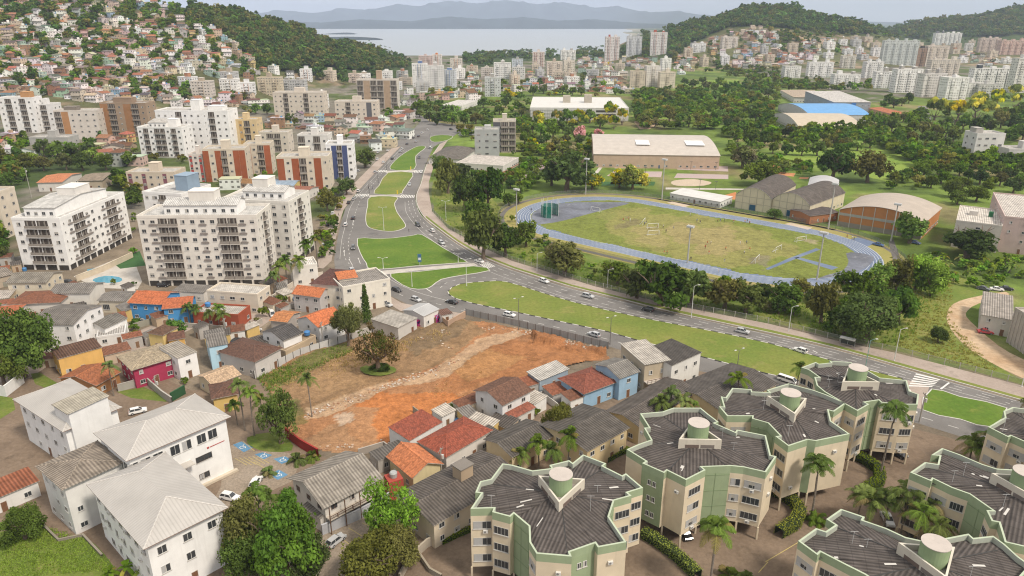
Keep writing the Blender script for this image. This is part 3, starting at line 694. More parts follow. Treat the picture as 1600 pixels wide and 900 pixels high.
# ---------------------------------------------------------------- vehicles, people, poles
def car_parts(col, sty):
    k = {'hatch': (1, 0), 'sedan': (1.08, -.35), 'suv': (1.02, .15), 'van': (1.25, .25)}[sty]; sx = k[0]; tall = 1+max(0, k[1])*.6
    def body():
        m = MB(); prof = [(-2.0, .34), (-2.06, .62), (-1.95, .84), (-1.0, .92), (.9, .92), (1.8, .78), (2.03, .6), (2.03, .34)]
        if sty == 'sedan': prof[3] = (-1.2, .95)
        w0, w1 = .83, .75; n = len(prof)
        L = [(x*sx, -(w1 if z > .75 else w0), z*tall) for x, z in prof]; R = [(x, -y, z) for x, y, z in L]
        m.face(L, col); m.face(R[::-1], col)
        for i in range(n):
            j = (i+1) % n; m.face([L[j], L[i], R[i], R[j]], col)
        back = {'hatch': -1.55, 'sedan': -.85, 'suv': -1.7, 'van': -1.9}[sty]; fr = .3 if sty != 'van' else 1.2
        r0, r1 = 1.42*tall, 1.46*tall
        m.box(back*sx, fr*sx, -.58, .58, r0, r1, col)
        wb = (back-.35)*sx; wf = (fr+.65)*sx
        for y in (-1, 1):
            for xb, xt in ((wb, back*sx), (wf, fr*sx), ((back+fr)/2*sx, (back+fr)/2*sx)): m.tube([(xb, y*.725, .9*tall), (xt, y*.565, r0)], .05, 5, col)
        return m.build('body', ['carpaint'], mesh_only=True)
    def gl():
        m = MB(); back = {'hatch': -1.55, 'sedan': -.85, 'suv': -1.7, 'van': -1.9}[sty]; fr = .3 if sty != 'van' else 1.2; wb = (back-.35)*sx; wf = (fr+.65)*sx; zb, zt = .9*tall, 1.425*tall
        B = [(wb, -.71, zb), (wf, -.71, zb), (wf, .71, zb), (wb, .71, zb)]; Tt = [(back*sx, -.56, zt), (fr*sx, -.56, zt), (fr*sx, .56, zt), (back*sx, .56, zt)]
        for i in range(4): j = (i+1) % 4; m.face([B[i], B[j], Tt[j], Tt[i]])
        return m.build('car_window', ['glass'], mesh_only=True)
    def wh():
        m = MB(); m.tube([(0, -.11, 0), (0, .11, 0)], .32, 14, (.02, .02, .02)); m.tube([(0, -.13, 0), (0, .13, 0)], .18, 10, (.35, .35, .36)); return m.build('wheel', ['plain'], mesh_only=True)
    def hl():
        m = MB(); m.box(-.05, .03, -.16, .16, -.07, .07, (.75, .75, .72)); return m.build('headlight', ['plain'], mesh_only=True)
    def tl():
        m = MB(); m.box(-.03, .05, -.1, .1, -.1, .1, (.4, .02, .02)); return m.build('tail_light', ['plain'], mesh_only=True)
    return (cached(('cb', col, sty), body), cached(('cg', sty), gl), cached('cw', wh), cached('hl', hl), cached('tl', tl), sx, tall)
def car(px, py, dx, dy, col, sty, label, z=.03, group='cars of the district', cat=None):
    g = P(px, py); q = P(px+dx, py+dy); a = atan2(q.y-g.y, q.x-g.x)
    b, gl, wh, hl, tl, sx, tall = car_parts(col, sty); r = empty('car' if sty != 'van' else 'van', (g.x, g.y, z), a); tag(r, label, cat or ('car' if sty != 'van' else 'van'), group)
    put('body', b, r); put('car_window', gl, r)
    for x in (-1.25, 1.28):
        for y in (-.74, .74): put('wheel', wh, r, (x*sx, y, .32))
    for y in (-.58, .58): put('headlight', hl, r, (2.0*sx, y, .66*tall)); put('tail_light', tl, r, (-2.03*sx, y*1.1, .7*tall))
def person_mesh(pose, shirt, pants, skin, hair):
    def f():
        sw = {'stand': .06, 'walk': .32, 'run': .5}[pose]
        J = [(0, 0, .93), (0, 0, 1.15), (0, .01, 1.40), (0, .02, 1.50), (0, .03, 1.62), (0, .03, 1.72),
             (.10, 0, .88), (.11, sw*.5, .50), (.11, sw*.3, .09), (.11, sw*.3+.14, .04), (-.10, 0, .88), (-.11, -sw*.2, .50), (-.11, -sw, .12), (-.11, -sw+.13, .05),
             (.2, 0, 1.38), (.25, -sw*.4, 1.12), (.25, -sw*.2+.08, .88), (.25, -sw*.2+.1, .79), (-.2, 0, 1.38), (-.25, sw*.4, 1.12), (-.25, sw*.5+.08, .90), (-.25, sw*.5+.1, .81)]
        E = [(0, 1), (1, 2), (2, 3), (3, 4), (4, 5), (0, 6), (6, 7), (7, 8), (8, 9), (0, 10), (10, 11), (11, 12), (12, 13), (2, 14), (14, 15), (15, 16), (16, 17), (2, 18), (18, 19), (19, 20), (20, 21)]
        Rr = [.15, .14, .15, .06, .10, .09, .1, .065, .045, .04, .1, .065, .045, .04, .06, .045, .035, .035, .06, .045, .035, .035]
        me = bpy.data.meshes.new('p'); me.from_pydata(J, E, []); o = put('p', me); sk = o.modifiers.new('s', 'SKIN')
        for i, v in enumerate(me.skin_vertices[0].data): v.radius = (Rr[i], Rr[i]); v.use_root = i == 0
        o.modifiers.new('u', 'SUBSURF').levels = 1
        bpy.context.view_layer.update(); dg = bpy.context.evaluated_depsgraph_get(); m2 = bpy.data.meshes.new_from_object(o.evaluated_get(dg)); bpy.data.objects.remove(o); bpy.data.meshes.remove(me)
        m2.name = 'person'; m2.materials.clear(); m2.materials.append(MT['plain']); a = m2.attributes.new('Col', 'FLOAT_COLOR', 'FACE')
        cs = []
        for p in m2.polygons:
            c = p.center
            if c.z > 1.68 or (c.z > 1.58 and c.y < 0): k = hair
            elif c.z > 1.47: k = skin
            elif abs(c.x) > .2 and c.z < 1.2: k = skin
            elif c.z > .93: k = shirt
            elif c.z > .45: k = pants
            elif c.z > .1: k = skin if pose == 'run' else pants
            else: k = (.04, .04, .04)
            cs.append((*k, 1))
        a.data.foreach_set('color', np.array(cs, np.float32).ravel())
        for p in m2.polygons: p.use_smooth = True
        return m2
    return cached(('person', pose, shirt, pants), f)
def person(px, py, pose, shirt, pants, desc, zone, dx=1, dy=0, z=.03):
    g = P(px, py); o = put('person', person_mesh(pose, shirt, pants, (.30, .17, .11), (.03, .02, .015)), None, (g.x, g.y, z), rnd.uniform(0, 6.28)); auto(o, desc, zone, 'person', None, o.location)
def lamp_post(px, py, ty, col, desc, zone, arm=1.6, double=False, hd=0.0, name='street_lamp'):
    g = P(px, py); h = hgt(px, py, ty); r = empty(name, (g.x, g.y, 0), hd); auto(r, desc, zone, 'street lamp', 'street lamps', g)
    m = MB(); m.tube([(0, 0, 0), (0, 0, h*.5), (0, 0, h)], [.13, .1, .07], 8, col); m.tube([(0, 0, 0), (0, 0, .25)], .22, 8, col); m.build('pole', ['plain'], r)
    for s in ((1, -1) if double else (1,)):
        m = MB(); m.tube([(0, 0, h-.1), (s*arm*.5, 0, h+.35), (s*arm, 0, h+.45)], .05, 6, col); ar = m.build('arm', ['plain'], r)
        m = MB(); m.box(s*arm-.32, s*arm+.32, -.15, .15, h+.36, h+.5, (.6, .6, .58)); m.build('lamp_head', ['plain'], ar)
def power_pole(px, py, ty, label, trafo=True, wires=None):
    g = P(px, py); h = hgt(px, py, ty); r = empty('utility_pole', (g.x, g.y, 0), rnd.uniform(0, 3)); tag(r, label, 'utility pole', 'utility poles')
    m = MB(); m.tube([(0, 0, 0), (0, 0, h)], [.2, .13], 8, (.36, .34, .31)); m.build('pole', ['paint'], r)
    m = MB(); m.box(-1.1, 1.1, -.06, .06, h-.7, h-.55, (.2, .17, .14)); ca = m.build('crossarm', ['paint'], r)
    for x in (-1, -.4, .4, 1): m = MB(); m.tube([(x, 0, h-.55), (x, 0, h-.3)], .05, 6, (.4, .4, .4)); m.build('insulator', ['plain'], ca)
    if trafo: m = MB(); m.tube([(.0, -.42, h-2.4), (0, -.42, h-1.5)], .27, 10, (.5, .5, .48)); m.build('transformer', ['plain'], r)
    return r, h
# ---------------------------------------------------------------- camera, light, sky
cam = bpy.data.objects.new('camera', bpy.data.cameras.new('camera')); C.objects.link(cam); S.camera = cam
cam.location = (0, 0, H); cam.rotation_euler = (pi/2-PT, 0, 0); cam.data.sensor_width = 36; cam.data.lens = 36*F/1600; cam.data.clip_end = 40000; cam.data.clip_start = 1
SUN_EL, SUN_AZ = radians(52), radians(128)     # azimuth clockwise from the view direction: over the right shoulder
sd = Vector((sin(SUN_AZ)*cos(SUN_EL), cos(SUN_AZ)*cos(SUN_EL), sin(SUN_EL)))
sun = bpy.data.objects.new('sun', bpy.data.lights.new('sun', 'SUN')); C.objects.link(sun); sun.rotation_euler = sd.to_track_quat('Z', 'Y').to_euler(); sun.location = (0, 0, 300)
sun.data.energy = 1.5; sun.data.angle = radians(10); sun.data.color = (1.0, .90, .77)
wd = bpy.data.worlds.new('World'); S.world = wd; wd.use_nodes = True; wt = wd.node_tree; bg = wt.nodes['Background']
sky = wt.nodes.new('ShaderNodeTexSky'); sky.sky_type = 'NISHITA'; sky.sun_disc = False; sky.sun_elevation = SUN_EL; sky.sun_rotation = SUN_AZ; sky.dust_density = 2.5
tc = wt.nodes.new('ShaderNodeTexCoord'); mp = wt.nodes.new('ShaderNodeMapping'); mp.inputs['Scale'].default_value = (1.6, 1.6, 9.0); wt.links.new(tc.outputs['Generated'], mp.inputs[0])
nz = wt.nodes.new('ShaderNodeTexNoise'); nz.inputs['Scale'].default_value = 2.2; nz.inputs['Detail'].default_value = 7; wt.links.new(mp.outputs[0], nz.inputs[0])
rp = wt.nodes.new('ShaderNodeValToRGB'); rp.color_ramp.elements[0].position = .36; rp.color_ramp.elements[0].color = (3.9, 4.25, 5.1, 1); rp.color_ramp.elements[1].position = .66; rp.color_ramp.elements[1].color = (6.4, 6.55, 6.95, 1); wt.links.new(nz.outputs[0], rp.inputs[0])
mx = wt.nodes.new('ShaderNodeMix'); mx.data_type = 'RGBA'; mx.inputs[0].default_value = .9; wt.links.new(sky.outputs[0], mx.inputs[6])
sx = wt.nodes.new('ShaderNodeSeparateXYZ'); wt.links.new(tc.outputs['Generated'], sx.inputs[0]); mr = wt.nodes.new('ShaderNodeMapRange'); mr.inputs[1].default_value = .05; mr.inputs[2].default_value = .5; wt.links.new(sx.outputs[2], mr.inputs[0])
up = wt.nodes.new('ShaderNodeMix'); up.data_type = 'RGBA'; wt.links.new(mr.outputs[0], up.inputs[0]); wt.links.new(rp.outputs[0], up.inputs[6]); up.inputs[7].default_value = (8.6, 8.3, 7.9, 1); wt.links.new(up.outputs[2], mx.inputs[7]); wt.links.new(mx.outputs[2], bg.inputs[0]); bg.inputs[1].default_value = .05
S.view_settings.view_transform = 'Standard'; S.view_settings.look = 'None'; S.view_settings.exposure = 1.3; S.view_settings.gamma = 1; S.view_settings.use_curve_mapping = False
S.render.engine = 'CYCLES'; S.cycles.max_bounces = 6; S.cycles.diffuse_bounces = 3; S.cycles.glossy_bounces = 2; S.cycles.transmission_bounces = 3; S.cycles.transparent_max_bounces = 8; S.cycles.volume_bounces = 1
S.cycles.use_denoising = True; S.cycles.pixel_filter_type = 'BLACKMAN_HARRIS'; S.cycles.filter_width = 1.15; S.cycles.caustics_reflective = False; S.cycles.caustics_refractive = False; S.cycles.sample_clamp_indirect = 4

# ---------------------------------------------------------------- terrain
CAMPUS = [(640, 150), (655, 200), (668, 300), (700, 360), (800, 406), (930, 448), (1200, 506), (1420, 560), (1640, 610), (1640, 120), (1520, 135), (1360, 160), (1250, 130), (1080, 100), (1000, 120), (985, 145), (830, 140)]
FOREST_L = [(275, -25), (400, 15), (490, 35), (560, 58), (620, 82), (660, 112), (650, 137), (600, 128), (560, 126), (500, 120), (430, 112), (395, 92), (345, 60), (300, 28)]
WOOD_L = [(-80, 222), (100, 232), (150, 232), (218, 262), (214, 300), (120, 285), (30, 292), (12, 425), (-80, 430)]
FOREST_L2 = [(-60, -40), (70, -10), (100, 28), (92, 46), (30, 42), (-60, 30)]
FOREST_R = [(975, 60), (1040, 25), (1160, -10), (1260, 8), (1400, 38), (1412, 55), (1340, 55), (1210, 44), (1140, 42), (1080, 70), (1050, 95), (985, 90)]
FOREST_Q = [(1385, 40), (1480, 15), (1640, -25), (1640, 52), (1500, 62), (1430, 62)]
FOREST_C = [(715, 90), (760, 84), (850, 80), (985, 72), (985, 88), (900, 92), (800, 97), (735, 108)]
def terrain():
    xs = np.concatenate([[-14000, -9000, -6000, -4200, -3200, -2600], np.arange(-2200, -500, 14), np.arange(-500, 500, 10), np.arange(500, 2201, 14), [2600, 3200, 4200, 6000, 9000, 14000]]).astype(float)
    ys = np.concatenate([[-3000, -800, -300], np.arange(-100, 600, 10), np.arange(600, 1700, 11), np.arange(1700, 3600, 20), [3800, 4200, 5000, 7000, 10000, 17000]]).astype(float)
    X, Y = np.meshgrid(xs, ys); Z = T(X, Y); nx, ny = len(xs), len(ys)
    V = np.stack([X, Y, Z], -1).reshape(-1, 3)
    i = np.arange(nx*ny).reshape(ny, nx); Q = np.stack([i[:-1, :-1], i[:-1, 1:], i[1:, 1:], i[1:, :-1]], -1).reshape(-1, 4)
    me = bpy.data.meshes.new('terrain'); me.vertices.add(len(V)); me.vertices.foreach_set('co', V.ravel())
    me.loops.add(Q.size); me.loops.foreach_set('vertex_index', Q.ravel().astype(np.int32)); me.polygons.add(len(Q)); me.polygons.foreach_set('loop_start', np.arange(0, Q.size, 4, dtype=np.int32))
    me.update(calc_edges=True); me.polygons.foreach_set('use_smooth', np.ones(len(Q), bool)); me.materials.append(MT['terrain'])
    Yc = np.maximum(V[:, 1], 20); d = Yc*CP+(H-V[:, 2])*SP; px = 800+F*V[:, 0]/d; py = 450+F*((H-V[:, 2])*CP-Yc*SP)/d
    n1 = np.sin(V[:, 0]*.031+1)*np.sin(V[:, 1]*.027+2)+.6*np.sin(V[:, 0]*.083+V[:, 1]*.07); r = rng.uniform(-.5, .5, len(V))
    K = np.tile(np.array([.19, .155, .115]), (len(V), 1))                         # town: yards and lanes
    town = (V[:, 1] > 330); K[town] = np.array([.17, .155, .125]); g = town & (n1+r > .2); K[g] = (.075, .10, .03)  # town grey-brown darkened to carry the shade in gaps between houses
    hl = (V[:, 2] > 4); K[hl] = (.10, .105, .045); K[hl & (n1+r > .5)] = (.25, .19, .13)
    K[inside_np(px, py, WOOD_L)] = (.05, .075, .022)
    for fp in (FOREST_L, FOREST_L2, FOREST_R, FOREST_Q, FOREST_C): K[inside_np(px, py, fp)] = (.045, .07, .02)
    K[(V[:, 2] > 25) & (px > 380) & (px < 700)] = (.045, .07, .02); K[(V[:, 1] > 2000)] = (.05, .075, .022)
    c = inside_np(px, py, CAMPUS); K[c] = (.125, .18, .035); K[c & (n1+r*.6 > .45)] = (.075, .115, .026); K[c & (n1+r*.5 < -.75)] = (.2, .18, .08)
    K[V[:, 2] < -3] = (.3, .27, .2)
    a = me.attributes.new('Col', 'FLOAT_COLOR', 'POINT'); cc = np.ones((len(V), 4), np.float32); cc[:, :3] = K; a.data.foreach_set('color', cc.ravel())
    kind(put('terrain', me), 'structure')
terrain()
m = MB(); m.face([(-16000, 1850, -8), (16000, 1850, -8), (16000, 17000, -8), (-16000, 17000, -8)]); kind(m.build('sea', ['water']), 'structure')
def ridge(name, pts, dist, thick, mat, base=-9, seed=0, rough=.12, step=3):
    # a far range: picture silhouette carried out to its own distance, with real depth and flanks
    g = np.random.default_rng(seed); px = np.arange(pts[0][0], pts[-1][0]+1, step); py = np.interp(px, [p[0] for p in pts], [p[1] for p in pts])
    nx = len(px); nr = 9; V = []
    wob = np.cumsum(g.normal(size=(nr, nx)), 1)*.12
    for j in range(nr):
        s = j/(nr-1)*2-1; D = dist+thick*s; prof = (1-abs(s)**1.4)
        X = (px-800)/1197*dist; top = H+dist*(30-py)/1197; Z = base+(top-base)*prof*(1+rough*np.sin(px*.07*(1+.3*j)+j*2)*(abs(s) > .05))
        V.append(np.stack([X, np.full(nx, D)+wob[j]*thick*.02, Z], 1))
    V = np.concatenate(V); i = np.arange(nx*nr).reshape(nr, nx); Q = np.stack([i[:-1, :-1], i[:-1, 1:], i[1:, 1:], i[1:, :-1]], -1).reshape(-1, 4)
    me = bpy.data.meshes.new(name); me.from_pydata(V.tolist(), [], Q.tolist()); me.polygons.foreach_set('use_smooth', np.ones(len(Q), bool)); me.materials.append(MT[mat]); kind(put(name, me), 'structure')
ridge('mountains', [(150, 30), (300, 22), (380, 25), (440, 18), (490, 22), (540, 15), (575, 18), (620, 9), (655, 12), (700, 4), (745, 8), (790, 3), (840, 9), (880, 6), (930, 14), (965, 12), (1010, 21), (1060, 19), (1120, 28), (1200, 25), (1300, 33), (1420, 36), (1600, 38)], 13500, 1500, 'mountain', seed=3, rough=.2)
ridge('mountains', [(350, 40), (420, 33), (500, 36), (560, 31), (640, 34), (700, 27), (760, 31), (820, 28), (870, 33), (930, 31), (1000, 37), (1100, 39), (1300, 41)], 8200, 500, 'mountain', seed=6, rough=.2)
ridge('headland', [(500, 59), (515, 57.2), (540, 56.6), (565, 57.3), (585, 58.4), (594, 60)], 3750, 60, 'mountain', seed=4, step=1)
ridge('headland', [(500, 53), (520, 51.3), (540, 50.5), (550, 51.2), (555, 52.5)], 5100, 80, 'mountain', seed=5, step=1)

# ---------------------------------------------------------------- roads and lawns
ROAD_E = [(716, 206), (690, 222), (677, 230), (665, 257), (657, 285), (648, 305), (650, 322), (660, 340), (680, 357), (712, 380), (750, 402), (800, 422), (890, 450), (975, 471), (1050, 490), (1200, 522), (1300, 545), (1425, 580), (1482, 596), (1600, 629), (1800, 685)]
ROAD_W = [(640, 208), (630, 225), (597, 260), (575, 282), (555, 305), (540, 325), (532, 350), (527, 375), (522, 405), (524, 425), (540, 436), (575, 445), (610, 462), (640, 477), (692, 484), (730, 491), (800, 503), (875, 522), (950, 541), (1000, 556), (1095, 580), (1200, 604), (1300, 628), (1436, 662), (1520, 688), (1600, 712), (1800, 770)]
sheet('road', ROAD_E+ROAD_W[::-1], .02, 'asphalt')
def lawn(pix, mat, z=.12, sm=3, kerb=(.55, .53, .5), alt=None, name='lawn'):
    w = ccw([p.to_2d() for p in world(pix)]); w = curve(w, sm, True) if sm else w; w = ccw(w)
    m = MB(); m.poly(inset(w, .22), z); kind(m.build(name, [mat]), 'structure')
    m = MB(); dd = densify(w+[w[0]], 1.0); ribbon(m, dd, .3, .0, kerb, z+.05, 0, alt, .15); kind(m.build('kerb', ['paint']), 'structure')
lawn([(652, 229), (666, 230), (650, 244), (648, 264), (610, 265), (617, 251), (634, 238)], 'lush_lawn')
lawn([(606, 270), (645, 270), (640, 283), (630, 298), (624, 304), (584, 303), (592, 290)], 'lawn', sm=2)
lawn([(579, 308), (620, 308), (617, 318), (621, 332), (634, 351), (629, 358), (612, 362), (590, 360), (574, 354), (571, 340), (574, 322)], 'lawn', sm=3)
lawn([(558, 373), (585, 373), (615, 372), (645, 368), (660, 367), (692, 387), (728, 408), (722, 411), (650, 416), (582, 422), (572, 412), (562, 395)], 'lush_lawn', sm=2)
lawn([(610, 428), (650, 425), (740, 416), (766, 423), (720, 431), (690, 437), (676, 447), (664, 452), (640, 451), (618, 439)], 'lush_lawn', sm=2)
lawn([(672, 214), (690, 211), (708, 213), (700, 219), (685, 222), (674, 221)], 'lush_lawn', sm=2)
BW = ((.6, .58, .55), (.05, .05, .05))
lawn([(699, 456), (718, 444), (760, 440), (790, 440), (840, 455), (900, 473), (1000, 496), (1100, 515), (1200, 536), (1312, 567), (1395, 588), (1415, 597), (1432, 637), (1400, 632), (1300, 607), (1200, 585), (1100, 559), (1005, 535), (950, 519), (875, 503), (800, 487), (750, 477), (712, 467)], 'lawn', sm=2, alt=BW)
lawn([(1455, 608), (1500, 620), (1574, 638), (1548, 668), (1500, 656), (1440, 641)], 'lush_lawn', sm=2)
lawn([(1585, 650), (1640, 664), (1700, 690), (1640, 700), (1575, 678)], 'lush_lawn', sm=2)
sheet('path', [(583, 427), (586, 424), (740, 411), (747, 415), (650, 423), (600, 429)], .03, 'concrete')
for q in ([(604, 267), (650, 266), (649, 269), (603, 270)], [(578, 305), (628, 305.5), (625, 308), (576, 307.5)]): sheet('path', q, .03, 'concrete')
sheet('path', [(1418, 594), (1452, 604), (1442, 640), (1430, 637), (1416, 605)], .03, 'pavement')
WALK_O = [(700, 219), (682, 245), (677, 262), (670, 285), (670, 300), (675, 330), (700, 357), (750, 385), (800, 408), (930, 448), (1050, 477), (1200, 506), (1312, 534), (1400, 552), (1475, 571), (1600, 604), (1800, 655)]
def shift(l, dx, dy): return [(x+dx, y+dy) for x, y in l]
WALK_I = [(688, 225), (672, 248), (664, 265), (658, 287), (651, 305), (653, 322), (664, 340), (684, 356), (714, 378), (752, 400), (802, 420), (892, 448), (977, 469), (1052, 488), (1202, 520), (1302, 543), (1427, 578), (1484, 594), (1602, 627), (1800, 683)]
sheet('sidewalk', WALK_O+WALK_I[::-1], .12, 'pavement')
m = MB(); ribbon(m, densify(curve([p.to_2d() for p in world(WALK_I)], 4), 1.2), .35, 0, (.5, .47, .44), .17); kind(m.build('kerb', ['paint']), 'structure')
for a_, b_ in ((6, 12), (12, 17), (17, 19)):   # worn grass verge between the pavement and the kerb
    q = WALK_I[a_:b_+1]; sheet('verge', [(x+1, y-.3) for x, y in q]+[(x+2, y-2.6-(x > 1000)*1.4) for x, y in q[::-1]], .135, 'lawn')
sheet('sidewalk', [(612, 232), (626, 229), (594, 262), (572, 285), (553, 306), (537, 328), (529, 352), (524, 376), (518, 408), (505, 420), (490, 418), (508, 380), (517, 340), (530, 310), (560, 280), (585, 255)], .1, 'pavement')
sheet('sidewalk', [(606, 461), (628, 474), (690, 485), (728, 491), (726, 497), (680, 494), (625, 486), (600, 470)], .1, 'pavement')
sheet('road', [(600, 232), (640, 208), (655, 192), (642, 178), (640, 168), (648, 168), (655, 178), (672, 190), (720, 196), (742, 205), (742, 212), (716, 208), (690, 224)], .012, 'asphalt')
sheet('road', [(1422, 191), (1435, 166), (1449, 166), (1456, 190)], .02, 'asphalt')
mk_ = MB()
def dashes(pix, ln=2.6, gap=3.4, w=.14, z=.03, solid=False):
    pts = densify(curve([p.to_2d() for p in world(pix)], 4), .4); acc = 0.0; seg = []
    for a, b in zip(pts[:-1], pts[1:]):
        if solid or acc % (ln+gap) < ln: seg.append(a)
        elif len(seg) > 1: ribbon(mk_, seg, w, z); seg = []
        else: seg = []
        acc += (b-a).length
    if len(seg) > 1: ribbon(mk_, seg, w, z)
mid = lambda a, b, t: [(x+(u-x)*t, y+(v-y)*t) for (x, y), (u, v) in zip(a, b)]
EAST_IN = [(632, 315), (634, 332), (648, 352), (667, 370), (700, 394), (735, 412), (785, 433), (840, 451), (900, 470), (1000, 493), (1100, 513), (1200, 534), (1312, 563), (1415, 591), (1575, 634)]
EAST_OUT = [(650, 312), (655, 330), (666, 344), (686, 360), (715, 381), (752, 403), (800, 422), (855, 440), (915, 457), (1012, 481), (1110, 502), (1210, 525), (1320, 550), (1432, 582), (1592, 627)]
for t in (.34, .67): dashes(mid(EAST_IN, EAST_OUT, t), 3.2, 3.2)
dashes(mid(EAST_IN, EAST_OUT, .04), solid=True, w=.1); dashes(mid(EAST_IN, EAST_OUT, .955), solid=True, w=.1)
WEST_L = [(625, 232), (602, 258), (580, 281), (560, 303), (545, 325), (538, 350), (532, 375), (528, 405)]; WEST_R = [(640, 233), (614, 256), (597, 281), (580, 303), (570, 325), (566, 352), (557, 378), (566, 408)]
dashes(mid(WEST_L, WEST_R, .5), 2.6, 3.0); dashes(mid(WEST_L, WEST_R, .08), solid=True, w=.1)
dashes([(560, 372), (565, 395), (585, 420), (612, 438), (650, 456), (700, 470)], solid=True, w=.12); dashes([(536, 380), (540, 405), (562, 425), (600, 447), (640, 466), (700, 478), (760, 490), (850, 507), (945, 529), (1000, 545)], 2.4, 3.0)
dashes([(720, 485), (800, 500), (875, 518), (945, 537)], solid=True, w=.1); dashes([(1440, 652), (1520, 676), (1600, 700)], 2.6, 3); dashes([(650, 235), (640, 262), (634, 290), (626, 306)], 2.4, 3)
dashes([(688, 450), (700, 441), (735, 434), (790, 436)], 2, 2)
def zebra(a, b, c, d, n):   # a-b along the kerb line, d-c the far side; bars run from a-b to d-c
    A, B, Cc, D = (P(*q).to_2d() for q in (a, b, c, d))
    for i in range(n):
        t0, t1 = (i+.1)/n, (i+.6)/n; mk_.face([(*A.lerp(B, t0), .031), (*A.lerp(B, t1), .031), (*D.lerp(Cc, t1), .031), (*D.lerp(Cc, t0), .031)])
zebra((1419, 604), (1432, 582), (1470, 592), (1456, 605), 6)
zebra((556, 303), (578, 303), (576, 307), (553, 307), 9); zebra((628, 304), (649, 305), (648, 309), (624, 309), 9); zebra((586, 266), (606, 266), (604, 269), (583, 269), 8); zebra((648, 266), (662, 266), (660, 270), (647, 270), 6); zebra((748, 412), (762, 409), (775, 416), (760, 420), 6)
def seg(a, b, w=.35): ribbon(mk_, [P(*a).to_2d(), P(*b).to_2d()], w, .032)
seg((1470, 608), (1483, 598), .45); seg((575, 425), (590, 437), .3); seg((655, 444), (675, 457), .3)
for a, b in (((538, 400), (538, 392)), ((551, 415), (546, 406)), ((563, 412), (560, 404)), ((539, 353), (541, 347)), ((551, 352), (552, 345)), ((605, 430), (596, 424))):
    seg(a, b, .16); A, B = P(*a).to_2d(), P(*b).to_2d(); d = (B-A).normalized(); q = Vector((-d.y, d.x)); mk_.face([(*(B+q*.35), .032), (*(B-q*.35), .032), (*(B+d*.9), .032)])
for x, y in ((670, 366), (690, 383), (1250, 560), (1530, 625), (1270, 548)): seg((x, y), (x+7, y+3), .3)
kind(mk_.build('road_markings', ['line_white']), 'structure')

# ---------------------------------------------------------------- athletics ground
TX, TY, TA, TL, TR = 75.67, 310.42, -.6958, 80.3, 43.5
def stad(r, n=26):
    out = []
    for s in (1, -1):
        for i in range(n+1):
            an = -pi/2+pi*i/n; x, y = s*(TL/2+r*cos(an)), s*r*sin(an); out.append(Vector((TX+x*cos(TA)-y*sin(TA), TY+x*sin(TA)+y*cos(TA))))
    return out
m = MB(); m.poly(stad(TR+9), .02); kind(m.build('grass_margin', ['field']), 'structure')
m = MB(); m.poly(stad(TR), .04); kind(m.build('running_track', ['blue_rubber']), 'structure')
m = MB(); m.poly(stad(TR-7.6), .055); 0
m = MB()
for i in range(7): q = stad(TR-.25-i*1.2); ribbon(m, q+[q[0]], .17 if 0 < i < 6 else .26, .06)
kind(m.build('lane_lines', ['track_line']), 'structure')
sheet('throwing_apron', [(839, 350), (830, 342), (833, 333), (845, 326), (865, 320), (900, 316), (950, 316), (985, 317), (960, 324), (925, 333), (880, 345), (850, 350)], .065, 'worn_rubber', 2)
sheet('jump_apron', [(1365, 401), (1360, 413), (1340, 425), (1310, 431), (1278, 436), (1292, 430), (1318, 422), (1326, 408), (1322, 396), (1340, 395)], .065, 'worn_rubber', 2)
sheet('runway', [(1196, 420), (1232, 404), (1275, 388), (1282, 390), (1240, 406), (1200, 422)], .065, 'blue_rubber'); sheet('runway', [(1240, 403), (1248, 402), (1310, 418), (1300, 422)], .065, 'blue_rubber')
sheet('track_extension', [(1340, 371), (1369, 379), (1352, 387), (1325, 375)], .045, 'blue_rubber')
sheet('sand_pit', [(1042, 317), (1050, 315), (1078, 321), (1070, 324)], .05, 'sand'); sheet('sand_pit', [(1226, 350), (1236, 348), (1270, 356), (1262, 359)], .05, 'sand')
sheet('service_path', [(1388, 376), (1396, 374), (1412, 418), (1398, 420)], .045, 'asphalt_path')
m = MB(); q = stad(TR+6.5)[24:] + stad(TR+6.5)[:3]; ribbon(m, q, 2.4, .03); kind(m.build('service_path', ['asphalt_path']), 'structure')
m = MB(); ribbon(m, stad(TR+6.5)[:28], 1.6, .03); kind(m.build('service_path', ['asphalt_path']), 'structure')
for px, py, r in ((985, 346, 16), (1010, 352, 12), (1120, 372, 22), (1060, 380, 16), (1150, 390, 14), (1020, 370, 10), (1180, 400, 8), (1090, 352, 14)):
    g = P(px, py); w = [Vector((g.x+r*cos(a*.52)*rnd.uniform(.5, 1.1), g.y+r*.7*sin(a*.52)*rnd.uniform(.5, 1.1))) for a in range(12)]
# sports courts
COURTS = [([(962, 256), (1035, 256), (1035, 263), (960, 263)], 'sand'), ([(958, 268), (1035, 268), (1033, 277), (948, 275)], 'court'), ([(1060, 258), (1137, 260), (1138, 268), (1058, 265)], 'court'), ([(1058, 271), (1138, 273), (1138, 280), (1053, 278)], 'court'), ([(841, 257), (866, 253), (862, 263), (831, 267)], 'court'), ([(822, 272), (842, 272), (838, 281), (815, 280)], 'court'), ([(940, 284), (1024, 284), (1022, 290), (938, 290)], 'turf_green'), ([(955, 284), (1012, 284), (1010, 288), (953, 288)], 'court'), ([(1200, 257), (1220, 258), (1218, 262), (1198, 261)], 'clay'), ([(1195, 267), (1243, 271), (1240, 276), (1190, 271)], 'clay'), ([(1250, 277), (1264, 277), (1262, 280), (1248, 279)], 'clay'), ([(1128, 306), (1150, 300), (1152, 312), (1130, 311)], 'clay')]
for q, mt in COURTS: sheet('court', q, .025, mt)
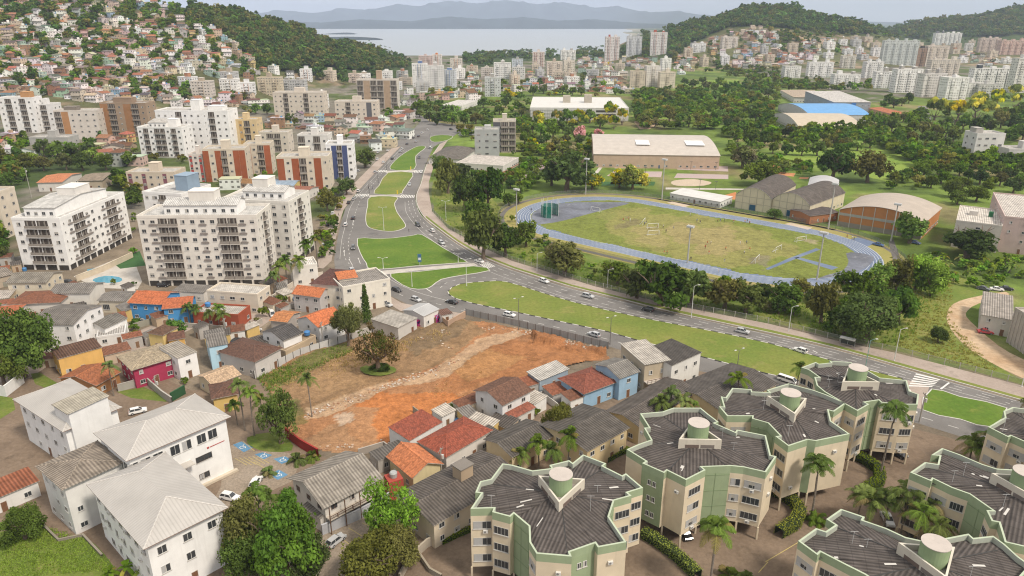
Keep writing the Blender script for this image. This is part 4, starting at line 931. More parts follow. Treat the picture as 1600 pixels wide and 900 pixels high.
sheet('sand_court', [(1049, 284), (1060, 281), (1085, 280), (1105, 283), (1112, 286), (1100, 290), (1070, 291), (1052, 289)], .025, 'sand', 2)
sheet('path', [(924, 276), (930, 276), (946, 256), (941, 255)], .028, 'concrete'); sheet('path', [(1040, 293), (1165, 295), (1165, 297), (1040, 296)], .028, 'concrete')
sheet('car_park', [(1040, 162), (1140, 164), (1142, 168), (1035, 168)], .03, 'pale_dirt'); sheet('path', [(990, 190), (1012, 186), (1030, 192), (1015, 202), (1000, 202)], .03, 'pale_dirt'); sheet('meadow', [(1100, 126), (1155, 124), (1150, 134), (1095, 135)], .03, 'meadow'); sheet('meadow', [(985, 172), (1090, 172), (1120, 180), (1090, 186), (990, 186)], .028, 'meadow')
sheet('meadow', [(1225, 235), (1290, 232), (1400, 235), (1460, 240), (1455, 260), (1400, 285), (1330, 268), (1280, 255), (1230, 250)], .02, 'meadow', 2)
# weeds beside the pavement, dirt road, dirt lot and yards
sheet('weeds', [(680, 262), (760, 300), (800, 345), (842, 372), (930, 410), (1000, 425), (1100, 440), (1250, 460), (1420, 420), (1480, 460), (1485, 530), (1590, 590), (1600, 600), (1475, 567), (1400, 548), (1312, 530), (1200, 502), (1050, 473), (930, 444), (800, 404), (750, 381), (702, 354), (679, 330), (674, 300)], .015, 'weeds')
sheet('dry_grass', [(1420, 455), (1490, 430), (1530, 455), (1485, 480), (1478, 505), (1500, 535), (1560, 578), (1600, 594), (1600, 602), (1475, 566), (1420, 552), (1400, 520)], .02, 'lawn', 2)
sheet('dirt_road', [(1532, 462), (1500, 470), (1484, 480), (1479, 496), (1484, 512), (1504, 536), (1540, 562), (1600, 592), (1680, 620), (1680, 590), (1600, 562), (1560, 540), (1527, 512), (1510, 495), (1512, 485), (1530, 474), (1572, 465), (1572, 456)], .03, 'pale_dirt', 2)
LOT = [(398, 592), (470, 556), (542, 535), (575, 520), (600, 510), (690, 506), (725, 500), (760, 503), (800, 512), (875, 529), (946, 548), (950, 560), (915, 566), (870, 580), (825, 592), (790, 605), (735, 630), (690, 650), (640, 668), (600, 700), (560, 712), (510, 712), (470, 700), (440, 670), (415, 620)]

def soil(name, poly_w, step, base, zones, z0, hmax, seed, edge=None, px_noise=(6, 3)):
    # an uneven earth surface whose soil colours follow the patches seen from the air
    g = np.random.default_rng(seed); xs = [p[0] for p in poly_w]; ys = [p[1] for p in poly_w]
    X, Y = np.meshgrid(np.arange(min(xs), max(xs)+step, step), np.arange(min(ys), max(ys)+step, step)); x, y = X.ravel(), Y.ravel()
    def fn(s, ph): return sum(np.sin(x*s*a+ph*b+y*s*c)*w for a, b, c, w in ((1, 1, .6, 1), (-.7, 2.3, 1.1, .9), (1.9, .7, -1.6, .55), (-2.6, 3.1, 2.9, .4), (5.1, 1.7, 4.3, .25), (-7.7, .3, 6.9, .18)))
    n1, n2, n3 = fn(.12, 1.0), fn(.16, 4.0), fn(.35, 2.0)
    ix = x+n1*.55; iy = y+n2*.55; ins = inside_np(ix, iy, poly_w)
    d = y*CP+H*SP; px = 800+F*x/d+n1*px_noise[0]+g.normal(0, 1.2, len(x)); py = 450+F*(H*CP-y*SP)/d+n2*px_noise[1]+g.normal(0, .6, len(x))
    K = np.tile(np.array(base), (len(x), 1)); hh = np.full(len(x), .25)
    for poly, col, am, h in zones:
        k = inside_np(px, py, poly); K[k] = K[k]*(1-am)+np.array(col)*am; hh[k] = h
    z = z0+np.clip(.5+.3*n3+.2*n1, 0, 2)*hh*hmax; z[~ins] = z0
    i = np.arange(len(x)).reshape(X.shape); Q = np.stack([i[:-1, :-1], i[:-1, 1:], i[1:, 1:], i[1:, :-1]], -1).reshape(-1, 4); Q = Q[ins[Q].all(1)]
    u, inv = np.unique(Q, return_inverse=True); Q = inv.reshape(Q.shape); V = np.stack([x, y, z], 1)[u]
    me = bpy.data.meshes.new(name); me.from_pydata(V.tolist(), [], Q.tolist()); me.polygons.foreach_set('use_smooth', np.ones(len(Q), bool)); me.materials.append(MT['soil'])
    a = me.attributes.new('Col', 'FLOAT_COLOR', 'POINT'); cc = np.ones((len(u), 4), np.float32); cc[:, :3] = K[u]; a.data.foreach_set('color', cc.ravel()); return kind(put(name, me), 'structure')
soil('dirt_lot', [tuple(p.to_2d()) for p in world(LOT)], .55, (.33, .165, .08), [
    ([(400, 590), (470, 556), (545, 533), (600, 505), (735, 495), (760, 520), (700, 560), (600, 600), (480, 640), (430, 660)], (.255, .165, .09), .9, .5),
    ([(600, 520), (690, 505), (740, 505), (720, 530), (640, 555)], (.16, .12, .075), .7, .8), ([(500, 575), (560, 565), (580, 600), (520, 612), (470, 605)], (.30, .19, .10), .8, .3),
    ([(395, 595), (470, 560), (545, 538), (550, 548), (480, 582), (410, 612)], (.10, .12, .035), .75, .6), ([(430, 640), (470, 620), (480, 660), (440, 670)], (.11, .125, .04), .6, .5),
    ([(760, 535), (860, 525), (955, 548), (915, 575), (820, 600), (760, 600), (700, 620), (680, 600)], (.32, .145, .062), .85, .6), ([(840, 518), (955, 542), (952, 562), (900, 552), (840, 532)], (.30, .135, .06), .9, 2.4),
    ([(700, 565), (780, 548), (830, 560), (800, 585), (730, 600)], (.36, .20, .085), .6, .5), ([(590, 620), (690, 612), (720, 625), (650, 665), (600, 700), (560, 690), (540, 660)], (.44, .17, .06), .95, .3),
    ([(470, 690), (560, 640), (600, 640), (580, 700), (540, 715), (480, 705)], (.33, .20, .11), .7, .4), ([(525, 650), (555, 645), (562, 660), (535, 668)], (.46, .36, .27), .75, .1),
    ([(478, 655), (480, 630), (530, 620), (590, 602), (640, 590), (690, 566), (750, 533), (800, 515), (822, 520), (775, 547), (720, 574), (660, 597), (605, 615), (590, 628), (530, 646)], (.44, .32, .21), .72, .08),
    ([(480, 640), (600, 607), (680, 572), (760, 531), (764, 534), (684, 576), (603, 612), (482, 645)], (.34, .22, .13), .6, .02)], .03, .9, 5)
MID = [(925, 338), (1000, 325), (1100, 342), (1210, 372), (1240, 395), (1180, 420), (1080, 412), (980, 380)]
soil('infield', [tuple(p) for p in stad(TR-7.6)], 1.1, (.17, .20, .045), [(MID, (.27, .24, .09), .62, 0), ([(955, 345), (1000, 340), (1010, 352), (960, 356)], (.17, .14, .085), .6, 0), ([(1060, 345), (1130, 355), (1180, 385), (1120, 400), (1040, 375)], (.32, .25, .125), .55, 0), ([(990, 355), (1040, 360), (1030, 385), (985, 375)], (.31, .25, .12), .5, 0), ([(1170, 405), (1205, 400), (1200, 420), (1165, 420)], (.2, .17, .13), .6, 0), ([(1250, 370), (1275, 375), (1270, 385), (1245, 380)], (.36, .29, .2), .6, 0), ([(860, 345), (960, 325), (1000, 318), (990, 330), (920, 350)], (.17, .2, .05), .5, 0)], .055, 0, 8)

0 and sheet('dry_scrub', [(410, 590), (470, 560), (540, 540), (600, 512), (690, 508), (730, 505), (700, 530), (640, 550), (600, 560), (560, 575), (520, 590), (470, 605), (430, 612)], .03, 'dry_scrub', 2)
0 and sheet('wheel_track', [(475, 650), (480, 632), (520, 625), (590, 604), (640, 590), (700, 562), (760, 530), (800, 517), (812, 520), (770, 545), (720, 570), (660, 594), (600, 612), (590, 622), (530, 640)], .035, 'pale_dirt', 2)
sheet('weed_patch', [(563, 577), (585, 572), (615, 576), (618, 584), (595, 590), (570, 586)], .55, 'garden_lawn', 2)
0 and sheet('verge', [(400, 592), (470, 562), (500, 553), (500, 562), (440, 590), (412, 600)], .04, 'weeds', 1)
sheet('yard', [(-400, 480), (-200, 610), (0, 560), (130, 540), (300, 610), (430, 600), (470, 700), (520, 720), (620, 720), (800, 620), (960, 600), (1110, 580), (1436, 672), (1600, 715), (1900, 800), (1900, 1000), (-500, 1000)], .012, 'yard')
sheet('garden_lawn', [(-60, 852), (40, 825), (62, 815), (90, 842), (130, 838), (165, 868), (185, 905), (180, 960), (-100, 980)], .03, 'garden_lawn', 2)
sheet('garden_lawn', [(182, 612), (225, 605), (262, 622), (260, 628), (205, 622)], .03, 'garden_lawn', 1); sheet('garden_lawn', [(48, 584), (62, 582), (92, 600), (75, 608), (55, 600)], .03, 'garden_lawn', 1); sheet('garden_lawn', [(-20, 615), (20, 622), (24, 640), (0, 655), (-30, 650)], .03, 'garden_lawn', 1); sheet('garden_lawn', [(386, 684), (420, 676), (452, 688), (456, 704), (420, 706), (392, 698)], .03, 'garden_lawn', 2)
sheet('car_park', [(352, 700), (380, 688), (396, 704), (458, 708), (466, 730), (456, 752), (372, 792), (330, 790), (345, 760)], .025, 'gravel')
sheet('car_park', [(440, 905), (425, 850), (436, 838), (500, 835), (596, 795), (640, 790), (660, 830), (640, 860), (560, 880), (540, 905)], .025, 'gravel')
for q in ([(364, 695), (377, 690), (396, 699), (381, 707)], [(398, 710), (410, 707), (426, 711), (412, 718)], [(427, 717), (445, 713), (457, 719), (440, 725)], [(420, 741), (436, 734), (450, 742), (434, 750)]): sheet('parking_bay', q, .03, 'bay_blue')
mk_ = MB()
for cx, cy in ((379, 699), (412, 712.5), (442, 719), (435, 742)):   # wheelchair mark: ring, back, seat, leg, head
    g = P(cx, cy).to_2d(); rg = [g+Vector((cos(a*pi/8)*.5-.1, sin(a*pi/8)*.5)) for a in range(3, 17)]; ribbon(mk_, rg, .14, .036)
    ribbon(mk_, [g+Vector((-.1, 1.0)), g+Vector((-.1, .35)), g+Vector((.5, .3)), g+Vector((.8, -.35))], .15, .037); ribbon(mk_, [g+Vector((-.2, 1.25)), g+Vector((0, 1.25))], .22, .038)
kind(mk_.build('parking_marks', ['line_white']), 'structure')
mk_ = MB()
for i in range(6): seg((367+i*7, 716-i*.6), (386+i*7, 727-i*.6), .16)
for a, b in (((380, 690), (398, 705)), ((396, 722), (420, 735)), ((545, 825), (566, 838)), ((566, 817), (590, 828)), ((524, 834), (545, 850)), ((1196, 878), (1250, 846)), ((1185, 895), (1200, 878))): seg(a, b, .16)
kind(mk_.build('yellow_lines', ['mark_yellow']), 'structure')
for q in ([(0, 605), (0, 570), (48, 556), (70, 575), (48, 590)], [(590, 440), (500, 470), (470, 468), (380, 530), (330, 500), (200, 560), (150, 545), (330, 470), (440, 440), (520, 425)]): sheet('lane', q, .018, 'pavement')
sheet('pool_deck', [(115, 432), (205, 395), (222, 440), (215, 452), (150, 450)], .03, 'concrete'); sheet('swimming_pool', [(146, 436), (165, 431), (186, 433), (191, 438), (180, 442), (150, 441)], .04, 'pool', 2); sheet('swimming_pool', [(136, 421), (158, 418), (160, 424), (138, 428)], .04, 'pool'); sheet('mini_pitch', [(175, 410), (218, 392), (228, 415), (188, 420)], .035, 'turf_green')
# ---------------------------------------------------------------- green and cream apartment blocks
HB = 14.6
def green_block(label, verts, tank, seed, zt=HB):
    tri_a = 88 if seed in (6, 12) else -97
    pts = [P(x, y, zt).to_2d() for x, y, k in verts]; kinds = [k for *_, k in verts]
    P2, K2 = [], []
    for i in range(len(pts)):   # small plan steps where two wall runs are nearly in line
        a_, b_, c_ = pts[i-1], pts[i], pts[(i+1) % len(pts)]; d1, d2 = b_-a_, c_-b_
        if d1.length > 3 and d2.length > 3 and d1.normalized().dot(d2.normalized()) > .78:
            t_ = (d1.normalized()+d2.normalized()).normalized(); q_ = Vector((-t_.y, t_.x))*(.5 if (i+seed) % 2 else -.5); P2 += [b_+q_-t_*.02, b_-q_+t_*.02]; K2 += ['c', kinds[i]]
        else: P2.append(b_); K2.append(kinds[i])
    pts, kinds = P2, K2
    a = sum(pts[i-1].x*pts[i].y-pts[i].x*pts[i-1].y for i in range(len(pts)))
    if a < 0: pts = pts[::-1]; kinds = kinds[::-1]; kinds = kinds[1:]+kinds[:1]
    ce = P(*tank, zt+1.5).to_2d(); n = len(pts); r = random.Random(seed)
    root = empty('apartment_block', (ce.x, ce.y, 0)); tag(root, label, 'apartment block', 'green and cream walk-up blocks'); pts = [p-ce for p in pts]
    m = MB(); zb = 2.7
    for i in range(n):
        p, q = pts[i], pts[(i+1) % n]; k = kinds[i]; L = (q-p).length
        zs = zt-1.45
        if k in 'gs': m.face([(*p, zb), (*q, zb), (*q, zs), (*p, zs)], (.28, .35, .215))
        else: m.face([(*p, zb), (*q, zb), (*q, zs), (*p, zs)], (.64, .55, .41))
        m.face([(*p, zs), (*q, zs), (*q, zt), (*p, zt)], (.295, .365, .23))
    m.poly(pts, zb, (.3, .27, .22), 0, up=False); m.build('wall', ['paint'], root)
    ins = inset(pts, .3); m = MB()
    for i in range(n):
        j = (i+1) % n
        m.face([(*pts[i], zt), (*pts[j], zt), (*ins[j], zt), (*ins[i], zt)], (.43, .49, .37)); m.face([(*ins[j], zt), (*ins[j], zt-1.2), (*ins[i], zt-1.2), (*ins[i], zt)][::-1], (.42, .45, .38))
    m.build('parapet', ['paint'], root)
    m = MB(); ap = (0, 0, zt+.45); st_ = pi/3; off = seed*.4; wing = []
    for i in range(n):
        j = (i+1) % n; m.face([(*ins[i], zt-.95), (*ins[j], zt-.95), ap], (.092, .080, .074)); e = ins[i]+ins[j]; wing.append(round((atan2(e.y, e.x)-off)/st_) % 6)
    rf = m.build('roof', ['corr'], root); uv_dirs(rf.data, [w*st_+off for w in wing])
    for i in range(6):   # pale replacement sheets lying in the roof slope
        t = r.uniform(.3, .85); k = r.randrange(n); e = ins[k].lerp(ins[(k+1) % n], r.uniform(.2, .8)); x, y = e*t; z = zt+.45-1.4*t+.06
        m = MB(); an = atan2(e.y, e.x); l, w = r.uniform(.5, 2.2), r.uniform(.15, .45); c, s_ = cos(an), sin(an); pt = [(x+u*c-v*s_, y+u*s_+v*c, z-u*1.4/e.length) for u, v in ((-l/2, -w/2), (l/2, -w/2), (l/2, w/2), (-l/2, w/2))]; m.face(pt, (.55, .53, .5)); m.build('roof_patch', ['paint'], rf)
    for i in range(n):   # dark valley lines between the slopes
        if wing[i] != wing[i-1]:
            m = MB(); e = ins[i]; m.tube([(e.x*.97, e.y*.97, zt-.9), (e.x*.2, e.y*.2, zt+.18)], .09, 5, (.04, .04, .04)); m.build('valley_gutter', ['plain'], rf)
    for i in range(n):
        p, q = pts[i], pts[(i+1) % n]; d = q-p; L = d.length; k = kinds[i]; mid_ = (p+q)/2+ce; d = d.normalized(); nx, ny = d.y, -d.x; rz = atan2(d.y, d.x)
        if nx*-mid_.x+ny*-mid_.y < -.25*mid_.length or k == 'c' and L < 3: continue
        at = lambda s, o=0.0: (p.x+d.x*s+nx*o, p.y+d.y*s+ny*o)
        if k == 'w' and L > 1.6:
            nw = max(1, round(L/4.2))
            for f in range(3):
                for c in range(nw):
                    s = (c+.5)/nw*L; ww = min(3.0, L/nw-.55); add_window(root, *at(s), zb+1.15+f*3.35, rz, ww, 1.5, (.42, .42, .40))
                    if r.random() < .3: put('air_conditioner', ac_mesh(), root, (*at(s+r.uniform(-.5, .5)*ww*.5), zb+.42+f*3.35), rz)
        elif k == 's' and L > 1.8:
            for f in range(3):
                for o in (-.5, .5): add_window(root, *at(L/2+o), zb+1.4+f*3.35, rz, .7, 1.1, (.6, .6, .58))
        elif k == 'c' and L > 3:
            for f in range(3):
                if r.random() < .5: put('air_conditioner', ac_mesh(), root, (*at(L*r.uniform(.35, .65)), zb+1.7+f*3.35), rz)
        elif k == 'g' and L > 1.8:   # pierced concrete stair screens: storey joints
            m = MB()
            for f in range(4): m.box(0, L, -.05, 0, zb+f*3.35-.02, zb+f*3.35+.1, (.22, .29, .165))
            m.box(L/2-.05, L/2+.05, -.05, 0, zb, zt-1.45, (.22, .29, .165)); m.build('screen_joint', ['paint'], root, (p.x, p.y, 0), rz)
        m = MB(); m.box(p.x-.0-.16, p.x+.16, p.y-.16, p.y+.16, 0, zb, (.56, .48, .36), 0); m.build('column', ['paint'], root)
    for k_ in range(3):
        e = ins[r.randrange(n)]*r.uniform(.3, .85); m = MB(); h_ = r.uniform(1.2, 2.6); m.tube([(e.x, e.y, zt-.6), (e.x, e.y, zt+h_)], .03, 5, (.5, .5, .5)); m.box(e.x-.6, e.x+.6, e.y-.02, e.y+.02, zt+h_-.1, zt+h_-.05, (.5, .5, .5)); m.build('antenna', ['plain'], rf)
    m = MB()   # recessed dark ground storey (stair core and stores)
    core = [v*.42 for v in pts]; 
    for i in range(n): j = (i+1) % n; m.face([(*core[i], 0), (*core[j], 0), (*core[j], zb-.01), (*core[i], zb-.01)], (.35, .30, .24))
    m.build('stair_core', ['paint'], root)
    m = MB(); tri = [Vector((cos(a_), sin(a_)))*4.6 for a_ in [radians(tri_a+k_) for k_ in (0, 120, 240)]]; ti = inset(ccw(tri), .3); tri = ccw(tri)
    for i in range(3):
        j = (i+1) % 3; z0, z1 = zt-.8, zt+2.0
        m.face([(*tri[i], z0), (*tri[j], z0), (*tri[j], z1), (*tri[i], z1)], (.60, .55, .46)); m.face([(*ti[i], z1), (*ti[i], z1-1), (*ti[j], z1-1), (*ti[j], z1)], (.5, .46, .4)); m.face([(*tri[i], z1), (*tri[j], z1), (*ti[j], z1), (*ti[i], z1)], (.62, .58, .5))
        d = (tri[j]-tri[i]).normalized(); rz = atan2(d.y, d.x); l = (tri[j]-tri[i]).length
        m.box(-l*.34, -.15, -.03, 0, .95, 1.65, (.16, .12, .1), rz=rz, at=(*((tri[i]+tri[j])/2), z0)); m.box(.15, l*.34, -.03, 0, .95, 1.65, (.2, .17, .15), rz=rz, at=(*((tri[i]+tri[j])/2), z0))
    m.poly(ti, zt+1.0, (.3, .27, .25)); sc = m.build('stair_tower', ['paint'], root)
    m = MB(); m.tube([(0, 0, zt+1.0), (0, 0, zt+4.2)], 1.95, 28, (.27, .355, .20)); m.tube([(0, 0, zt+4.2), (0, 0, zt+4.3)], 2.0, 28, (.50, .45, .41)); m.build('water_tank', ['paint'], sc)
GB = {
 1: ([(735,795,'c'),(747,770,'c'),(750,752,'c'),(767,748,'c'),(785,724,'c'),(800,726,'c'),(832,735,'c'),(860,729,'c'),(892,721,'c'),(911,710,'c'),(945,726,'c'),(975,741,'c'),(1005,762,'w'),(984,772,'w'),(960,782,'g'),(952,807,'g'),(962,822,'w'),(979,847,'c'),(932,852,'s'),(892,866,'c'),(838,865,'w'),(827,847,'g'),(826,822,'g'),(800,805,'w'),(770,797,'w')], (876,762)),
 2: ([(1000,646,'c'),(1035,643,'c'),(1052,637,'c'),(1095,637,'c'),(1107,647,'c'),(1120,660,'c'),(1150,673,'c'),(1197,680,'c'),(1209,712,'c'),(1197,738,'w'),(1162,730,'w'),(1142,728,'g'),(1100,732,'w'),(1072,750,'c'),(1040,737,'s'),(1006,722,'c'),(979,702,'c'),(997,694,'c'),(1017,687,'c'),(1010,668,'c')], (1090,680)),
 3: ([(1130,620,'c'),(1144,606,'c'),(1175,610,'c'),(1200,611,'c'),(1232,599,'c'),(1270,609,'c'),(1290,616,'c'),(1322,630,'w'),(1299,642,'w'),(1299,658,'w'),(1328,678,'c'),(1275,689,'s'),(1262,687,'c'),(1232,697,'w'),(1215,681,'g'),(1200,661,'g'),(1175,652,'w'),(1136,650,'w'),(1127,635,'c')], (1233,632)),
 4: ([(1252,574,'c'),(1277,567,'c'),(1297,565,'c'),(1330,566,'c'),(1347,576,'c'),(1375,590,'c'),(1417,594,'c'),(1422,611,'c'),(1436,616,'c'),(1434,632,'w'),(1412,632,'w'),(1375,627,'g'),(1355,630,'w'),(1340,642,'w'),(1322,632,'w'),(1288,612,'g'),(1276,602,'w'),(1276,589,'w'),(1264,578,'w')], (1338,592)),
 5: ([(1247,845,'c'),(1275,825,'c'),(1290,830,'c'),(1305,820,'c'),(1291,811,'c'),(1314,795,'c'),(1350,810,'c'),(1385,825,'c'),(1415,839,'c'),(1465,847,'c'),(1517,837,'c'),(1552,837,'c'),(1570,850,'c'),(1592,870,'c'),(1612,884,'c'),(1588,920,'c'),(1520,945,'c'),(1440,950,'c'),(1400,932,'w'),(1350,897,'w'),(1320,882,'w'),(1280,865,'w')], (1457,872)),
 6: ([(1422,738,'c'),(1445,722,'c'),(1465,725,'c'),(1468,712,'c'),(1455,711,'c'),(1472,700,'c'),(1500,710,'c'),(1535,725,'c'),(1557,732,'c'),(1600,737,'c'),(1660,730,'c'),(1700,765,'c'),(1680,830,'c'),(1640,862,'c'),(1600,854,'c'),(1570,847,'w'),(1555,815,'w'),(1546,797,'g'),(1515,772,'w'),(1487,762,'w'),(1457,750,'w')], (1598,758)),
 7: ([(1544,667,'c'),(1570,652,'c'),(1568,642,'c'),(1582,636,'c'),(1630,644,'c'),(1680,655,'c'),(1700,700,'c'),(1650,716,'w'),(1610,696,'w'),(1578,682,'w')], (1650,675))}
GL = {1: 'green and cream walk-up block at the bottom centre, largest, beside the dark-roofed annex', 2: 'green and cream block standing behind the bottom-centre one, hedge at its foot', 3: 'green and cream block between two others, single palm before its cream end wall', 4: 'green and cream block by the zebra crossing, tall palm in front', 5: 'dark grey roof and green parapet block cut off at the bottom edge', 6: 'green and cream block at the right edge behind the palm courtyard', 7: 'green and cream block corner peeping in beside the right-hand road'}
for k, (v, t) in GB.items(): green_block(GL[k], v, t, k*3)

# ---------------------------------------------------------------- white institution, lower left
B = building
kw = dict(roof='hip', wall=(.79, .79, .78), roofc=(.42, .40, .375), rmat='sheet_metal', rise=2.6, ov=.8, group='white institution', gap=3.6)
q, W, D = B('institution_building', 'building', 'white hall with pale hip roof and rooftop cabin, farthest of the institution', (20, 625), (98, 676), (205, 645), 10.5, floors=3, **kw)
m = MB(); cx, cy = W/2-2.4, -D/2+5.0; wall_geo(m, 6.5, 8.0, 14.0, 'shed', .5, 'w', (.72, .72, .71), 0); o = m.build('rooftop_cabin', ['paint'], q, (cx, cy, 0)); m = MB(); roof_geo(m, 6.5, 8.0, 14.0, 'shed', .5, .3, 'w', (.36, .33, .27)); m.build('roof', ['corr'], o)
q, W, D = B('institution_building', 'building', 'white hall with pale hip roof facing the blue parking bays', (197, 722), (361, 652), (302, 617), 13, floors=3, win=(2.0, 1.5), nowin='f', **{**kw, 'rise': 2.4})
for i in range(7): add_window(q, W/2-3.2-i*2.35-(i > 1)*.7-(i > 3)*.9, -D/2, 9.6, 0, 1.9, 2.1, (.62, .62, .60))
for x, w_, z in ((-3.5, 3.4, 5.6), (-8.6, 2.4, 5.6), (-14, 2.0, 5.6), (-4, 2.2, 1.6), (-10, 2.2, 1.6), (-16, 2, 1.6)): add_window(q, W/2+x-2.2, -D/2, z, 0, w_, 1.3, (.08, .06, .05))
m = MB(); m.box(-1.6, 1.6, -.06, 0, 0, .16, (.4, .08, .07)); m.box(-2.2, -1.75, -.07, 0, -.1, .3, (.4, .08, .07)); m.build('sign', ['plain'], q, (W/2-2.6, -D/2, 7.9))
m = MB(); m.box(-W/2+3, -W/2+11, -D/2-2.0, -D/2, 6.9, 7.1, (.5, .47, .43)); m.box(W/2-9, W/2+.6, -D/2-.8, -D/2, 0, .5, (.55, .48, .38)); m.build('canopy', ['paint'], q)
q, W, D = B('institution_building', 'building', 'white hall with pale hip roof nearest the bottom of the photo', (224, 860), (357, 794), (246, 712), 11.5, floors=3, win=(1.5, 1.5), **{**kw, 'gap': 3.1})
for i in range(9):
    put('air_conditioner', ac_mesh(), q, (*on_side(-pi/2, W/2, -D/2+1.8+i*D/9.5), 3.0+(i % 3)*2.9), -pi/2)
q, W, D = B('institution_building', 'building', 'white link wing with stained brown-grey roof between the pale-roofed halls', (97, 767), (197, 722), (150, 690), 10.5, roof='hip', wall=(.68, .67, .65), roofc=(.235, .20, .165), rmat='corr', rise=1.0, ov=.6, floors=3, group='white institution')
B('shed', 'shed', 'long white shed with rusty red roof by the left lawn', (-60, 803), (62, 752), (50, 733), 3.4, roof='shed', wall=(.68, .67, .65), roofc=(.24, .09, .05), rise=.8, ov=.3)

# ---------------------------------------------------------------- houses around the dirt lot
H_ = lambda label, a, b, c, h, **k: B('house', 'house', label, a, b, c, h, **k)
q, W, D = H_('two-storey house with weathered grey gable roof and wooden verandah, below the dirt lot', (504, 794), (599, 745), (541, 702), 6.2, wall=OFFW, roofc=(.25, .225, .195), rise=2.2, ov=.9, floors=2, frame=(.12, .06, .04))
m = MB(); m.box(-W/2, W/2, -D/2-1.5, -D/2, 3.0, 3.15, (.45, .40, .34)); m.box(-W/2, W/2, -D/2-1.5, -D/2-1.42, 3.9, 4.0, (.10, .05, .035)); m.box(-W/2, W/2, -D/2-1.5, -D/2-1.44, 3.45, 3.52, (.10, .05, .035))
for i in range(8): x = -W/2+.1+i*(W-.2)/7; m.box(x-.08, x+.08, -D/2-1.5, -D/2-1.36, 0 if i % 2 == 0 else 3.1, 6.0 if i % 2 == 0 else 3.95, (.14, .08, .05))
m.build('verandah', ['paint'], q)
q, W, D = H_('long low cream house with dark corrugated roof and square chimney cabin, beside the bottom-centre block', (677, 822), (815, 742), (762, 697), 5.6, wall=(.60, .52, .40), roofc=DARKR, rise=1.1, ov=.5, floors=2, gap=3.3)
m = MB(); m.box(-1.5, 1.5, -1.3, 1.3, 5.5, 9.2, (.40, .31, .22)); m.box(-1.7, 1.7, -1.5, 1.5, 9.2, 9.4, (.20, .18, .16)); m.build('chimney_cabin', ['paint'], q, (1.5, .5, 0))
H_('small yellow house with bright orange gable roof facing the red tank tower', (644, 747), (694, 724), (650, 692), 4.2, wall=(.58, .50, .30), roofc=(.50, .18, .08), rmat='tile', rise=1.7, ridge='d', ov=.6)
H_('house with brick-red roof behind white parapet at the dirt lot corner', (640, 690), (692, 660), (674, 636), 5.0, roof='shed', wall=(.66, .65, .63), roofc=REDR, rmat='tile', rise=.8, ov=.15)
H_('wide house with worn brick-red hip roof next to the white-parapet house', (697, 716), (770, 673), (735, 645), 4.6, roof='hip', wall=OFFW, roofc=REDR, rmat='tile', rise=1.6, ov=.5)
H_('white house with brown gable roof overlooking the dirt lot', (785, 634), (833, 610), (782, 590), 6.2, wall=(.68, .68, .68), roofc=(.15, .08, .055), rmat='tile', rise=1.6, ov=.5, floors=2)
H_('low annex with red tiled lean-to roof in front of the white house', (802, 656), (838, 637), (826, 624), 3.0, roof='shed', wall=(.6, .58, .55), roofc=(.28, .10, .065), rmat='tile', rise=.6, ov=.3)
H_('sky-blue bungalow with reddish tiled hip roof', (912, 617), (966, 597), (917, 576), 4.6, roof='hip', wall=(.28, .44, .60), roofc=(.22, .075, .05), rmat='tile', rise=1.9, ov=.7)
H_('small shelter with pale stained lean-to roof by the sky-blue bungalow', (843, 596), (890, 577), (872, 565), 3.8, roof='shed', wall=(.3, .36, .42), roofc=(.42, .40, .37), rise=.6, ov=.3)
H_('blue-sided house with slate-grey roof behind the sky-blue bungalow', (968, 592), (1001, 580), (955, 560), 6.4, wall=(.30, .45, .60), roofc=(.19, .18, .165), rise=1.3, ov=.4, floors=2)
q, W, D = B('commercial_building', 'building', 'tan building with flat pale roof and front balcony beside the road', (1007, 571), (1049, 563), (985, 537), 8.2, roof='shed', wall=(.46, .39, .29), roofc=(.40, .37, .33), rise=.5, ov=.3, floors=2)
m = MB(); m.box(-W/2, W/2, -D/2-1.8, -D/2, 3.4, 3.6, (.5, .45, .4)); m.box(-W/2, W/2, -D/2-1.8, -D/2-1.7, 4.4, 4.5, (.12, .07, .05))
for i in range(7): x = -W/2+.1+i*(W-.2)/6; m.box(x-.06, x+.06, -D/2-1.8, -D/2-1.7, 0 if i in (0, 6) else 3.6, 4.4, (.14, .09, .06))
m.build('balcony', ['paint'], q)
B('commercial_building', 'building', 'white two-storey building with black roof at the road edge', (1050, 572), (1097, 551), (1045, 533), 8.0, roof='shed', wall=(.66, .65, .62), roofc=(.075, .068, .062), rise=.4, ov=.25, floors=2)
H_('low yellow row house with dark roof behind the palm clump', (1000, 668), (1092, 611), (1037, 590), 5.0, wall=(.60, .48, .27), roofc=DARKR, rise=1.0, ov=.5)
H_('low cream row house with dark roof closest to the road lawn', (1125, 642), (1217, 600), (1142, 567), 5.0, wall=(.60, .50, .32), roofc=(.095, .085, .078), rise=1.0, ov=.5)
H_('cream two-storey row house with dark roof under the leaning palms', (918, 706), (985, 668), (910, 630), 6.2, wall=(.60, .49, .30), roofc=(.10, .09, .08), rise=1.2, ov=.5, floors=2)
H_('cream row house with dark roof, mostly hidden by the bottom-centre block', (800, 715), (868, 680), (820, 655), 5.0, wall=(.58, .48, .31), roofc=(.10, .09, .08), rise=1.1, ov=.5)
g = P(617, 775); r0 = empty('tank_tower', (g.x, g.y, 0), .5); tag(r0, 'small red masonry tower carrying a grey water tank', 'tank tower'); cbox(r0, 'wall', -1.5, 1.5, -1.5, 1.5, 0, 4.6, (.36, .07, .05)); tank_part(r0, 0, 0, 4.6, .8, 1.2, (.35, .36, .36))

